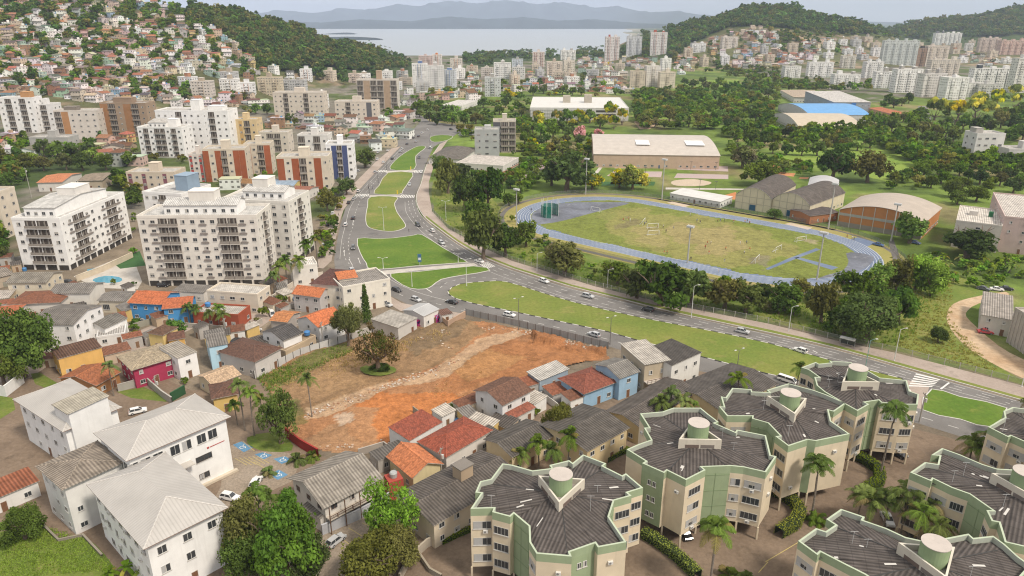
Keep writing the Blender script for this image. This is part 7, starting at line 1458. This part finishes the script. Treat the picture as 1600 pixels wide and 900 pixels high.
# ---------------------------------------------------------------- street things
SIL, BLK, GRY, WHT, RED = (.45, .46, .47), (.025, .025, .028), (.11, .115, .12), (.72, .72, .71), (.35, .03, .03)
for px, py, dx, dy, col, sty, lb in [(540, 345+8, 4, -9, WHT, 'suv', 'white car heading downhill at the bend'), (552, 342, 4, -9, BLK, 'hatch', 'dark car beside the white one at the bend'), (552, 389, -1, 8, GRY, 'suv', 'charcoal car alone on the curved west road'), (566, 310, 8, -8, WHT, 'hatch', 'white car waiting at the first zebra crossing'), (553, 312, 8, -8, SIL, 'hatch', 'silver car next to the white one at the first crossing'), (599, 255, 8, -6, WHT, 'hatch', 'white car just below the second zebra crossing'), (613, 249, 8, -6, BLK, 'hatch', 'black car on the upper west road'), (626, 238, 9, -7, SIL, 'hatch', 'silver car at the top of the west road'), (590, 250, 9, -7, WHT, 'hatch', 'white parked car by the street tree'), (591, 239, 9, -7, SIL, 'sedan', 'silver parked car above the street tree'), (673, 232, 8, -6, WHT, 'van', 'white van at the top of the campus road'), (658, 270, -2, 9, WHT, 'hatch', 'white car at the upper campus crossing'), (653, 353, 8, 6, BLK, 'suv', 'black suv on the campus road curve'), (675, 362, -8, -5, WHT, 'hatch', 'white car following the campus road curve'), (749, 410, -9, -3, WHT, 'sedan', 'white car on the zebra crossing by the big lawn'), (919, 465, 9, 2, SIL, 'suv', 'silver car alone beside the long lawn'), (928, 525, -9, -3, SIL, 'hatch', 'silver car passing behind the dirt lot fence'), (796, 494, 9, 2, WHT, 'hatch', 'white car on the road above the dirt lot'), (706, 474, -9, -2, BLK, 'sedan', 'black car at the loop road mouth'), (1539, 521, 9, 1, RED, 'sedan', 'red car parked on the dirt road'), (1536, 453, 9, 2, GRY, 'sedan', 'dark car parked at the head of the dirt road'), (1557, 454, 9, 1, WHT, 'sedan', 'white car parked at the head of the dirt road'), (1572, 453, 9, 1, BLK, 'sedan', 'black car parked at the head of the dirt road'), (525, 848, 9, -7, SIL, 'hatch', 'silver hatchback in the yard beside the bright green tree'), (360, 780, 9, 2, WHT, 'hatch', 'white car half hidden beside the white hall'), (400, 757, 5, -8, WHT, 'hatch', 'white car parked by the blue parking bays'), (216, 645, 9, -2, WHT, 'hatch', 'white car behind the pale hip roof'), (1401, 711, 6, 3, BLK, 'sedan', 'black car parked under the crossing block'), (1386, 815, 4, 8, SIL, 'sedan', 'silver car under the courtyard palms'), (1424, 838, 4, 8, GRY, 'hatch', 'grey car deeper under the courtyard palms'), (1070, 836, 5, 8, BLK, 'hatch', 'dark car under the second block'), (646, 216, 8, -5, GRY, 'hatch', 'grey car far up the avenue'), (660, 209, 8, -4, WHT, 'hatch', 'white car far up the avenue'), (654, 214, 8, -5, BLK, 'hatch', 'black car far up the avenue'), (1441, 173, 4, -8, BLK, 'hatch', 'dark car high on the uphill road'), (1446, 171, 4, -8, GRY, 'hatch', 'grey car high on the uphill road'), (1434, 187, 3, -8, BLK, 'hatch', 'dark car low on the uphill road'), (1230, 597, 9, 3, WHT, 'van', 'white van half hidden behind the crossing block'), (108, 443, 9, 1, BLK, 'hatch', 'dark car below the left tower'), (255, 448, 9, 0, BLK, 'hatch', 'dark car under the largest tower, at the open ground storey'), (425, 492, 4, 7, WHT, 'van', 'white van beside the faded orange roof'), (1372, 384, 9, 2, (.05, .12, .3), 'sedan', 'blue car by the orange-brick hall'), (1430, 381, 9, 2, (.05, .1, .22), 'hatch', 'navy car under the bright tree by the hall')]:
    car(px, py, dx, dy, col, sty, lb)
for x, y, dx, dy, c_ in [(545, 318, 6, -9, 2), (560, 300, 8, -9, 0), (586, 270, 8, -8, 1), (636, 226, 9, -7, 3), (628, 234, 9, -7, 0), (640, 290, -2, 9, 1), (655, 247, -1, 9, 2), (650, 222, 9, -6, 1), (668, 204, 7, -4, 0), (690, 381, 8, 5, 1), (850, 441, 9, 3, 0), (1012, 486, -9, -2, 2), (1160, 520, 9, 2, 1), (1250, 550, -9, -3, 0), (620, 455, 9, 3, 2), (650, 470, 9, 3, 1), (1010, 552, 9, 3, 0), (550, 425, 6, 8, 1)]:
    g_c = ((WHT, 'white'), (SIL, 'silver'), (BLK, 'black'), (GRY, 'grey'))[c_]; car(x, y, dx, dy, g_c[0], 'hatch', 'x'); o = [k for k in C.objects if k.get('label') == 'x'][0]; del o['label']; auto(o, g_c[1]+' moving car', 'on the avenue', 'car', 'cars of the district')
for x, y, dx, dy, c_ in [(500, 400, 1, -9, 0), (505, 385, 1, -9, 1), (512, 352, 2, -9, 2), (520, 335, 3, -9, 0), (560, 268, 8, -8, 1), (575, 254, 8, -7, 3), (606, 236, 8, -6, 0), (614, 230, 8, -6, 1), (400, 520, 8, -5, 0), (370, 535, 8, -5, 2), (450, 470, 8, -5, 1), (430, 478, 8, -5, 0), (500, 448, 8, -4, 3), (130, 470, 9, 0, 0), (230, 500, 9, 0, 1), (120, 535, 9, 0, 2), (605, 478, 9, 3, 1), (720, 212, 9, 1, 0), (735, 211, 9, 1, 1), (705, 203, 9, 1, 2), (1050, 166, 9, 0, 0), (1070, 166, 9, 0, 1), (1095, 166, 9, 0, 2), (1120, 167, 9, 0, 0), (845, 241, 9, -2, 0), (858, 239, 9, -2, 1), (890, 240, 9, 0, 3)]:
    g_c = ((WHT, 'white'), (SIL, 'silver'), (BLK, 'black'), (GRY, 'grey'))[c_]; car(x, y, dx, dy, g_c[0], 'hatch', 'x'); o = [k for k in C.objects if k.get('label') == 'x'][0]; del o['label']; auto(o, g_c[1]+' parked car', 'off the avenue', 'car', 'cars of the district')
for i, x in enumerate(range(1218, 1262, 8)): car(x, 199+i % 2*4, 3, 8, (WHT, SIL, BLK, WHT, GRY, WHT)[i], 'hatch', ('first white car', 'silver car', 'black car', 'second white car', 'grey car', 'third white car')[i]+' in the row by the tan barrel hall')
lw = (.62, .62, .60)
for px, py, ty in [(757, 400, 368), (839, 424, 396), (949, 449, 422), (1080, 496, 447), (1232, 518, 480), (1397, 564, 515), (1596, 605, 580)]: lamp_post(px, py, ty, lw, 'white street lamp', 'along the pink-grey pavement')
for px, py, ty in [(600, 360, 325), (644, 448, 424), (716, 410, 397), (729, 447, 406), (599, 420, 404), (697, 345, 345-30)]: lamp_post(px, py, ty, lw, 'white street lamp', 'on the avenue lawns', double=True)
for px, py, ty in [(591, 286, 268), (604, 266, 246), (577, 302, 286), (672, 226, 210)]: lamp_post(px, py, ty, (.08, .08, .085), 'dark street lamp', 'beside the west road')
for px, py, ty, lb in [(953, 538, 497, 'between fence and road'), (810, 516, 467, 'at the top of the dirt lot')]: lamp_post(px, py, ty, (.16, .15, .14), 'dark twin-arm lamp post', lb, double=True, arm=1.4, hd=.5)
lamp_post(1150, 590, 548, (.16, .15, .14), 'dark twin-arm lamp post', 'behind the low cream row house', double=True, arm=1.4, hd=.5); lamp_post(1350, 585, 532, (.2, .34, .33), 'teal lamp post', 'behind the crossing block')
for px, py, ty in [(1074, 411, 355), (807, 352, 297), (915, 304, 249), (1034, 312, 250), (1276, 438, 365), (1294, 358, 288), (1392, 377, 320)]:
    g = P(px, py); h = hgt(px, py, ty); r = empty('floodlight_mast', (g.x, g.y, 0), -.7); auto(r, 'tall concrete floodlight mast', 'around the running track', 'floodlight', 'floodlight masts', g)
    m = MB(); m.tube([(0, 0, 0), (0, 0, h)], [.34, .2], 10, (.42, .41, .39)); m.build('pole', ['paint'], r); m = MB(); m.box(-1.4, 1.4, -.7, .7, h-.15, h, (.5, .5, .49)); m.box(-1.4, 1.4, -.75, -.7, h, h+.5, (.6, .6, .6)); pf = m.build('platform', ['plain'], r)
    for x in (-1.1, -.37, .37, 1.1):
        for y in (-.5, .5): m = MB(); m.box(-.28, .28, -.15, .15, -.25, .25, (.72, .72, .71)); m.build('floodlight', ['plain'], pf, (x, y, h+.4))
for px, py, ty in [(968, 257, 246), (1009, 257, 246), (1008, 277, 262), (957, 278, 266), (1079, 265, 253), (1118, 266, 254), (826, 282, 250), (845, 266, 248), (861, 258, 240), (1093, 296, 281), (1118, 296, 284)]:
    g = P(px, py); h = hgt(px, py, ty); r = empty('court_lamp', (g.x, g.y, 0)); auto(r, 'thin dark lamp post', 'beside the sports courts', 'street lamp', 'court lamp posts', g); m = MB(); m.tube([(0, 0, 0), (0, 0, h)], .1, 6, (.09, .09, .09)); m.build('pole', ['plain'], r); m = MB(); m.box(-.9, .9, -.12, .12, h, h+.2, (.09, .09, .09)); m.build('lamp_head', ['plain'], r)
for px, py, ty, lb in [(22, 585, 531, 'concrete power pole with transformer at the left edge'), (1436, 660, 614, 'dark power pole at the side street beside the crossing block'), (505, 540, 503, 'power pole behind the sheet-metal fence'), (245, 610, 588, 'thin power pole before the magenta house'), (690, 745, 700, 'power pole at the worn brick-red hip roof'), (820, 640, 620, 'power pole beside the sky-blue bungalow'), (355, 532, 497, 'power pole by the brick-red building'), (1425, 800, 738, 'power pole behind the right-edge block'), (522, 460, 425, 'power pole at the street corner by the orange roofs'), (50, 310, 262, 'power pole among the trees behind the left tower')]: power_pole(px, py, ty, lb)
# bus shelter
A, Bp = P(1311, 539), P(1334, 545); an = atan2((Bp-A).y, (Bp-A).x); r = empty('bus_shelter', tuple((A+Bp)/2), an); r.location.z = .12; tag(r, 'grey bus shelter with flat pale roof on the pavement', 'bus shelter'); L = (Bp-A).length
m = MB(); m.box(-L/2, L/2, -.9, .9, 2.5, 2.68, (.58, .57, .55)); m.build('roof', ['paint'], r); m = MB(); m.box(-L/2+.4, L/2-.4, .3, .7, .42, .5, (.35, .3, .25)); m.build('bench', ['paint'], r); m = MB(); m.face([(-L/2+.1, .8, .3), (L/2-.1, .8, .3), (L/2-.1, .8, 2.2), (-L/2+.1, .8, 2.2)]); m.build('back_panel', ['glass'], r)
for x in (-L/2+.1, 0, L/2-.1): m = MB(); m.tube([(x, .75, 0), (x, .75, 2.5)], .06, 6, STEEL); m.build('post', ['plain'], r)
g = P(656, 415); r = empty('totem_sign', (g.x, g.y, .1), .1); tag(r, 'tall blue and white totem sign on the lawn path', 'sign'); m = MB(); m.tube([(0, 0, 0), (0, 0, 2.6)], .12, 6, STEEL); m.build('pole', ['plain'], r); m = MB(); m.box(-.7, .7, -.15, .15, 1.4, 4.6, (.05, .13, .24)); m.box(-.5, .5, -.17, -.15, 2.2, 3.2, (.55, .6, .65)); m.build('panel', ['plain'], r)
for x, y, lb in ((642, 266, 'yellow marker post by the upper crossing path'), (621, 304, 'yellow marker post by the lower crossing path')):
    g = P(x, y); o = empty('marker_post', tuple(g)); tag(o, lb, 'marker post'); m = MB(); m.box(-.25, .25, -.1, .1, 0, 2.4, (.7, .5, .03)); m.build('panel', ['plain'], o)
# fences and walls
def fence(name, label, pix, h, step, panel, postc=(.30, .28, .26), pc=(.4, .4, .39), post=.09, rails=True, cat='fence', ph=None, th=.05, closed=None):
    pts = closed or [p.to_2d() for p in world(pix)]; pts = densify(pts, step); r = empty(name, (pts[0].x, pts[0].y, 0)); tag(r, label, cat); o0 = pts[0]; m = MB()
    if panel: ribbon(m, [p-o0 for p in pts], th, .02, pc, h); m.build('panel', [panel], r)
    pm = cached(('post', h, post, postc), lambda: (lambda q: (q.box(-post, post, -post, post, 0, (ph or h)+.1, postc), q.build('post', ['paint'], mesh_only=True))[1])(MB()))
    for k, p in enumerate(pts[:100]): put('post', pm, r, (p.x-o0.x, p.y-o0.y, 0))
    if rails:
        m = MB()
        for z in (h*.95,): m.tube([(p.x-o0.x, p.y-o0.y, z) for p in pts], .025, 4, postc)
        m.build('rail', ['plain'], r)
def wall_(label, pix, h, col, mat='paint', th=.25, name='boundary_wall'):
    pts = [p.to_2d() for p in world(pix)]; o0 = pts[0]; r = empty(name, (o0.x, o0.y, 0)); tag(r, label, 'wall'); m = MB(); ribbon(m, [p-o0 for p in pts], th, 0, col, h); m.build('panel', [mat], r); m = MB(); ribbon(m, [p-o0 for p in pts], th+.12, h, tuple(min(.8, c*1.1) for c in col), .1); m.build('coping', ['paint'], r)
fence('sheet_fence', 'grey metal sheet fence with posts along the road above the dirt lot', [(728, 492), (800, 508), (875, 526), (950, 545)], 2.2, 2.6, 'sheet_metal', (.12, .10, .09), (.30, .30, .295))
fence('sheet_fence', 'pale grey panel fence along the left side of the dirt lot', [(398, 592), (470, 556), (542, 533), (548, 528)], 2.3, 2.6, 'paint', (.07, .065, .06), (.50, .49, .48))
wall_('grey concrete wall continuing behind the dirt lot tree', [(550, 530), (580, 520), (600, 508)], 2.0, (.45, .43, .40))
wall_('mural wall splashed with pink, red and blue graffiti', [(620, 525), (648, 511), (660, 512), (688, 502)], 2.6, (.4, .2, .3), 'mural'); wall_('rough brick end wall by the road corner', [(688, 503), (700, 512), (727, 496)], 2.2, (.40, .28, .2))
wall_('red painted fence wall sloping beside the dirt lot palms', [(447, 682), (470, 700), (498, 716)], 2.3, (.30, .035, .03)); wall_('tall white garden wall at the left edge', [(0, 618), (10, 620), (38, 598)], 3.0, (.72, .72, .71))
wall_('grey-blue courtyard wall before the verandah house', [(504, 836), (560, 812), (600, 790), (618, 778)], 2.2, (.42, .43, .46)); wall_('stained retaining wall curving down to the bottom edge', [(738, 818), (700, 840), (668, 855), (640, 880), (625, 910)], 1.8, (.42, .37, .30)); wall_('low step wall in the sandy garden', [(655, 870), (672, 895), (690, 905)], 1.0, (.3, .26, .2)); wall_('grey stone wall below the magenta house', [(185, 612), (230, 600), (255, 622), (270, 632)], 2.0, (.36, .34, .31)); wall_('grey block wall of the palm yard by the brick-red building', [(290, 512), (385, 520), (410, 505)], 1.6, (.40, .37, .33)); wall_('cream boundary wall beside the largest tower', [(425, 470), (470, 440), (505, 432)], 1.8, (.52, .47, .40)); wall_('low lawn edging wall by the white hall', [(60, 815), (92, 846), (130, 838), (160, 870)], .5, (.25, .22, .18)); wall_('courtyard wall in front of the white-parapet house', [(560, 712), (600, 700), (628, 720)], 1.6, (.36, .32, .28)); wall_('dark green metal gate wall under the pale tiled cottage', [(268, 628), (290, 615)], 2.4, (.03, .09, .04)); wall_('pool terrace wall between the two front towers', [(120, 440), (160, 425), (208, 402)], 2.2, (.55, .47, .36))
fence('post_fence', 'wire fence on concrete posts along the pavement edge', [(675, 331), (700, 357), (750, 384.5), (800, 407.5), (930, 447.5), (1050, 476.5), (1200, 505), (1312, 533), (1400, 551), (1475, 570), (1600, 603)], 1.9, 3.3, 'wire_mesh', (.42, .40, .37), post=.07, th=.02)
fence('post_fence', 'chain-link fence ringing the running track', None, 2.0, 3.6, 'wire_mesh', (.16, .16, .15), post=.05, th=.02, closed=(lambda q: q+[q[0]])(stad(TR+8.2, 14)))
# hammer cage and goals
g = P(859, 338); r = empty('throwing_cage', (g.x, g.y, .06), -.4); tag(r, 'green netted throwing cage on white poles', 'throwing cage'); arc = [Vector((4.2*cos(a), 4.2*sin(a))) for a in np.linspace(radians(20), radians(300), 9)]
for p in arc: m = MB(); m.tube([(p.x, p.y, 0), (p.x, p.y, 8.5)], .09, 6, (.66, .66, .64)); m.build('pole', ['plain'], r)
m = MB(); ribbon(m, arc, .03, 0, (0, .1, .1), 5.6); m.build('net', ['netting'], r)
for x, y, hd, lb in ((930, 331, -.69, 'small white goal frame near the throwing cage'), (1020, 357, .2, 'white goal frame in midfield, farther one'), (1021, 368, .2, 'white goal frame in midfield, nearer one'), (1183, 409, 1.0, 'white goal frame near the lower track straight'), (1216, 393, .8, 'white goal frame before the jump runway'), (1252, 378, .4, 'white goal frame beyond the jump runway'), (1006, 350, 1.2, 'white goal frame beside the standing players')):
    g = P(x, y); r = empty('goal', (g.x, g.y, .06), hd); tag(r, lb, 'goal', 'football goals'); m = MB()
    for a, b in (((-2.6, 0, 0), (-2.6, 0, 2.3)), ((2.6, 0, 0), (2.6, 0, 2.3)), ((-2.6, 0, 2.3), (2.6, 0, 2.3)), ((-2.6, 0, 2.3), (-2.6, 1.5, 0)), ((2.6, 0, 2.3), (2.6, 1.5, 0)), ((-2.6, 1.5, .05), (2.6, 1.5, .05))): m.tube([a, b], .08, 5, (.74, .74, .73))
    m.build('goal_frame', ['plain'], r)
SH = [('red', (.5, .05, .04)), ('white', (.7, .7, .68)), ('dark', (.04, .04, .05)), ('orange', (.6, .2, .05)), ('blue', (.06, .12, .35))]
for i, (cx, cy) in enumerate([(695, 485), (728, 478), (738, 485), (855, 540), (910, 530), (945, 525), (1010, 535), (962, 555), (1113, 450), (1155, 490), (1175, 498), (1285, 490), (1302, 490), (1326, 488), (1385, 492), (1455, 495), (1470, 492), (1484, 503), (1220, 630), (1242, 628), (1230, 690), (1335, 665), (1425, 630), (1465, 625), (1485, 670), (1450, 690), (1328, 740), (1117, 728), (1290, 805), (828, 510), (838, 500), (1207, 655), (1136, 392), (120, 422), (950, 690), (968, 690)]):
    sn, sc = SH[(i*3+i//4) % 5]; person(800+cx/4, 225+cy/4, ('run', 'stand', 'walk')[i % 3], sc, (.05, .05, .07) if i % 2 else (.5, .5, .5), f'person in {sn} shirt {("running", "standing", "walking")[i % 3]}', 'on the sports field', z=.06)
for i, (x, y) in enumerate([(1323, 372), (1331, 374), (1334, 376)]): person(x, y, 'run', SH[i][1], (.05, .05, .06), f'person in {SH[i][0]} shirt running', 'on the track at the right bend', z=.06)
for i, (x, y, sn, z) in enumerate([(576, 296, 'dark', 'on the avenue lawn edge'), (582, 296, 'blue', 'on the avenue lawn edge'), (1047, 480, 'dark', 'on the pink-grey pavement'), (1058, 475, 'white', 'on the pink-grey pavement'), (1100, 489, 'dark', 'on the pink-grey pavement'), (719, 371, 'dark', 'on the pink-grey pavement'), (529, 338, 'dark', 'at the bend pavement'), (527, 342, 'white', 'at the bend pavement'), (1029, 470, 'dark', 'on the pink-grey pavement'), (639, 363, 'dark', 'crossing the link road')]): person(x, y, 'walk', dict(SH)[sn], (.06, .06, .08), f'person in {sn} top walking', z, z=.12)
# rubble and tanks
def tank(px, py, z, label, r=.9, h=1.2, col=(.06, .2, .45)):
    g = P(px, py, z); o = empty('water_tank', tuple(g)); tag(o, label, 'water tank'); m = MB(); m.tube([(0, 0, 0), (0, 0, h*.8)], [r*.9, r], 16, col); m.build('tank', ['plain'], o); m = MB(); m.tube([(0, 0, h*.8), (0, 0, h)], [r*1.04, r*.7], 16, col); m.build('lid', ['plain'], o)
tank(604, 512, 2.6, 'blue water tank beside the mural workshop'); tank(480, 523, 3.7, 'blue water tank on the low tan house roof'); tank(325, 478, 4.7, 'small blue water tank on the brick-red building'); 
g = np.random.default_rng(3); V = []; m = MB()
for x0, y0, x1, y1, n in [(810, 517, 945, 548, 240), (480, 650, 640, 592, 170), (600, 606, 720, 566, 120), (690, 520, 810, 512, 60), (660, 530, 700, 545, 60), (500, 700, 620, 690, 60)]:
    for i in range(n):
        t = g.uniform(); q = P(x0+(x1-x0)*t+g.normal()*5, y0+(y1-y0)*t+g.normal()*2.2); s = g.uniform(.08, .32); c = g.uniform(.75, 1.15); col = ((.50*c, .44*c, .38*c), (.36*c, .2*c, .12*c), (.45*c, .33*c, .24*c))[g.integers(3)]; m.box(-s, s, -s*.7, s*.7, -.05, s*g.uniform(.4, 1), col, rz=g.uniform(0, 3), at=(q.x, q.y, .03))
kind(m.build('rubble', ['paint']), 'stuff')
def tufts(name, polys, seed):
    g = np.random.default_rng(seed); V = []; K = []
    for poly, n, h0, h1, col, inv in polys:
        xs = [p[0] for p in poly]; ys = [p[1] for p in poly]
        for _ in range(n):
            x, y = g.uniform(min(xs), max(xs)), g.uniform(min(ys), max(ys))
            if not inside(x, y, poly): continue
            q = P(x, y); k = 7; an = g.uniform(0, 6.28, k); h = g.uniform(h0, h1, k); c = np.array([q.x, q.y, .02])+np.stack([g.normal(0, .22, k), g.normal(0, .22, k), np.zeros(k)], 1); lean = np.stack([np.cos(an), np.sin(an), np.zeros(k)], 1)*(h*.5)[:, None]; s = np.stack([-np.sin(an), np.cos(an), np.zeros(k)], 1)*.09*max(1, h0*2.2); tip = c+lean+np.array([0, 0, 1])*h[:, None]
            V.append(np.stack([c-s, c+s, tip+s*.4, tip-s*.4], 1).reshape(-1, 3)); K.append(np.array(col)*g.uniform(.65, 1.35, (k, 1)))
    o = put(name, quads_np(name, np.concatenate(V), np.concatenate(K), 'leaf')); kind(o, 'stuff')
tufts('grass', [([(680, 264), (760, 302), (842, 374), (930, 412), (1100, 442), (1250, 462), (1420, 425), (1470, 480), (1400, 545), (1200, 502), (1050, 472), (930, 443), (800, 403), (700, 352), (676, 310)], 7000, .3, .9, (.10, .15, .025), 0), ([(410, 590), (470, 560), (540, 540), (600, 512), (730, 505), (690, 532), (600, 560), (520, 592), (430, 612)], 3200, .15, .5, (.27, .20, .10), 0), ([(680, 600), (830, 560), (940, 550), (880, 572), (760, 612), (640, 660)], 1200, .1, .35, (.26, .17, .09), 0), ([(0, 845), (62, 820), (130, 842), (180, 890), (0, 905)], 2200, .08, .22, (.13, .18, .035), 0), ([(400, 592), (470, 560), (545, 536), (552, 550), (480, 580), (420, 612)], 1500, .3, .9, (.10, .14, .03), 0), ([(1425, 455), (1490, 435), (1485, 500), (1560, 580), (1480, 566), (1400, 540)], 2500, .15, .5, (.19, .18, .06), 0)], 4)
# ---------------------------------------------------------------- air
m = MB(); m.box(-15000, 15000, -400, 16900, -18, 420, (1, 1, 1)); hz = m.build('haze', []); kind(hz, 'stuff')
vm = bpy.data.materials.new('haze'); vm.use_nodes = True; t = vm.node_tree; t.nodes.clear(); out = t.nodes.new('ShaderNodeOutputMaterial'); pv = t.nodes.new('ShaderNodeVolumePrincipled'); pv.inputs['Color'].default_value = (.68, .79, 1, 1); pv.inputs['Density'].default_value = HAZE; pv.inputs['Anisotropy'].default_value = .1; t.links.new(pv.outputs[0], out.inputs['Volume']); hz.data.materials.clear(); hz.data.materials.append(vm)
# ---------------------------------------------------------------- labels for repeats: what it is, where, which one
ORD = 'first second third fourth fifth sixth seventh eighth ninth tenth eleventh twelfth thirteenth fourteenth fifteenth sixteenth seventeenth eighteenth nineteenth twentieth'.split()
by = {}
for o, d, z, x in PEND: by.setdefault((' '.join(d.split()), z), []).append((x, o))
for (d, z), l in by.items():
    l.sort(key=lambda t: t[0]); n = len(l)
    for i, (x, o) in enumerate(l):
        o['label'] = f'{d} {z}' if n == 1 else f'{d} {z}, ' + ('leftmost' if i == 0 else 'rightmost' if i == n-1 else f'{ORD[i]} from left' if i < 20 else f'{ORD[n-1-i]} from right' if n-1-i < 20 else 'middle one')
for o in C.objects:
    if o.get('W') is not None:
        del o['W']; del o['D']
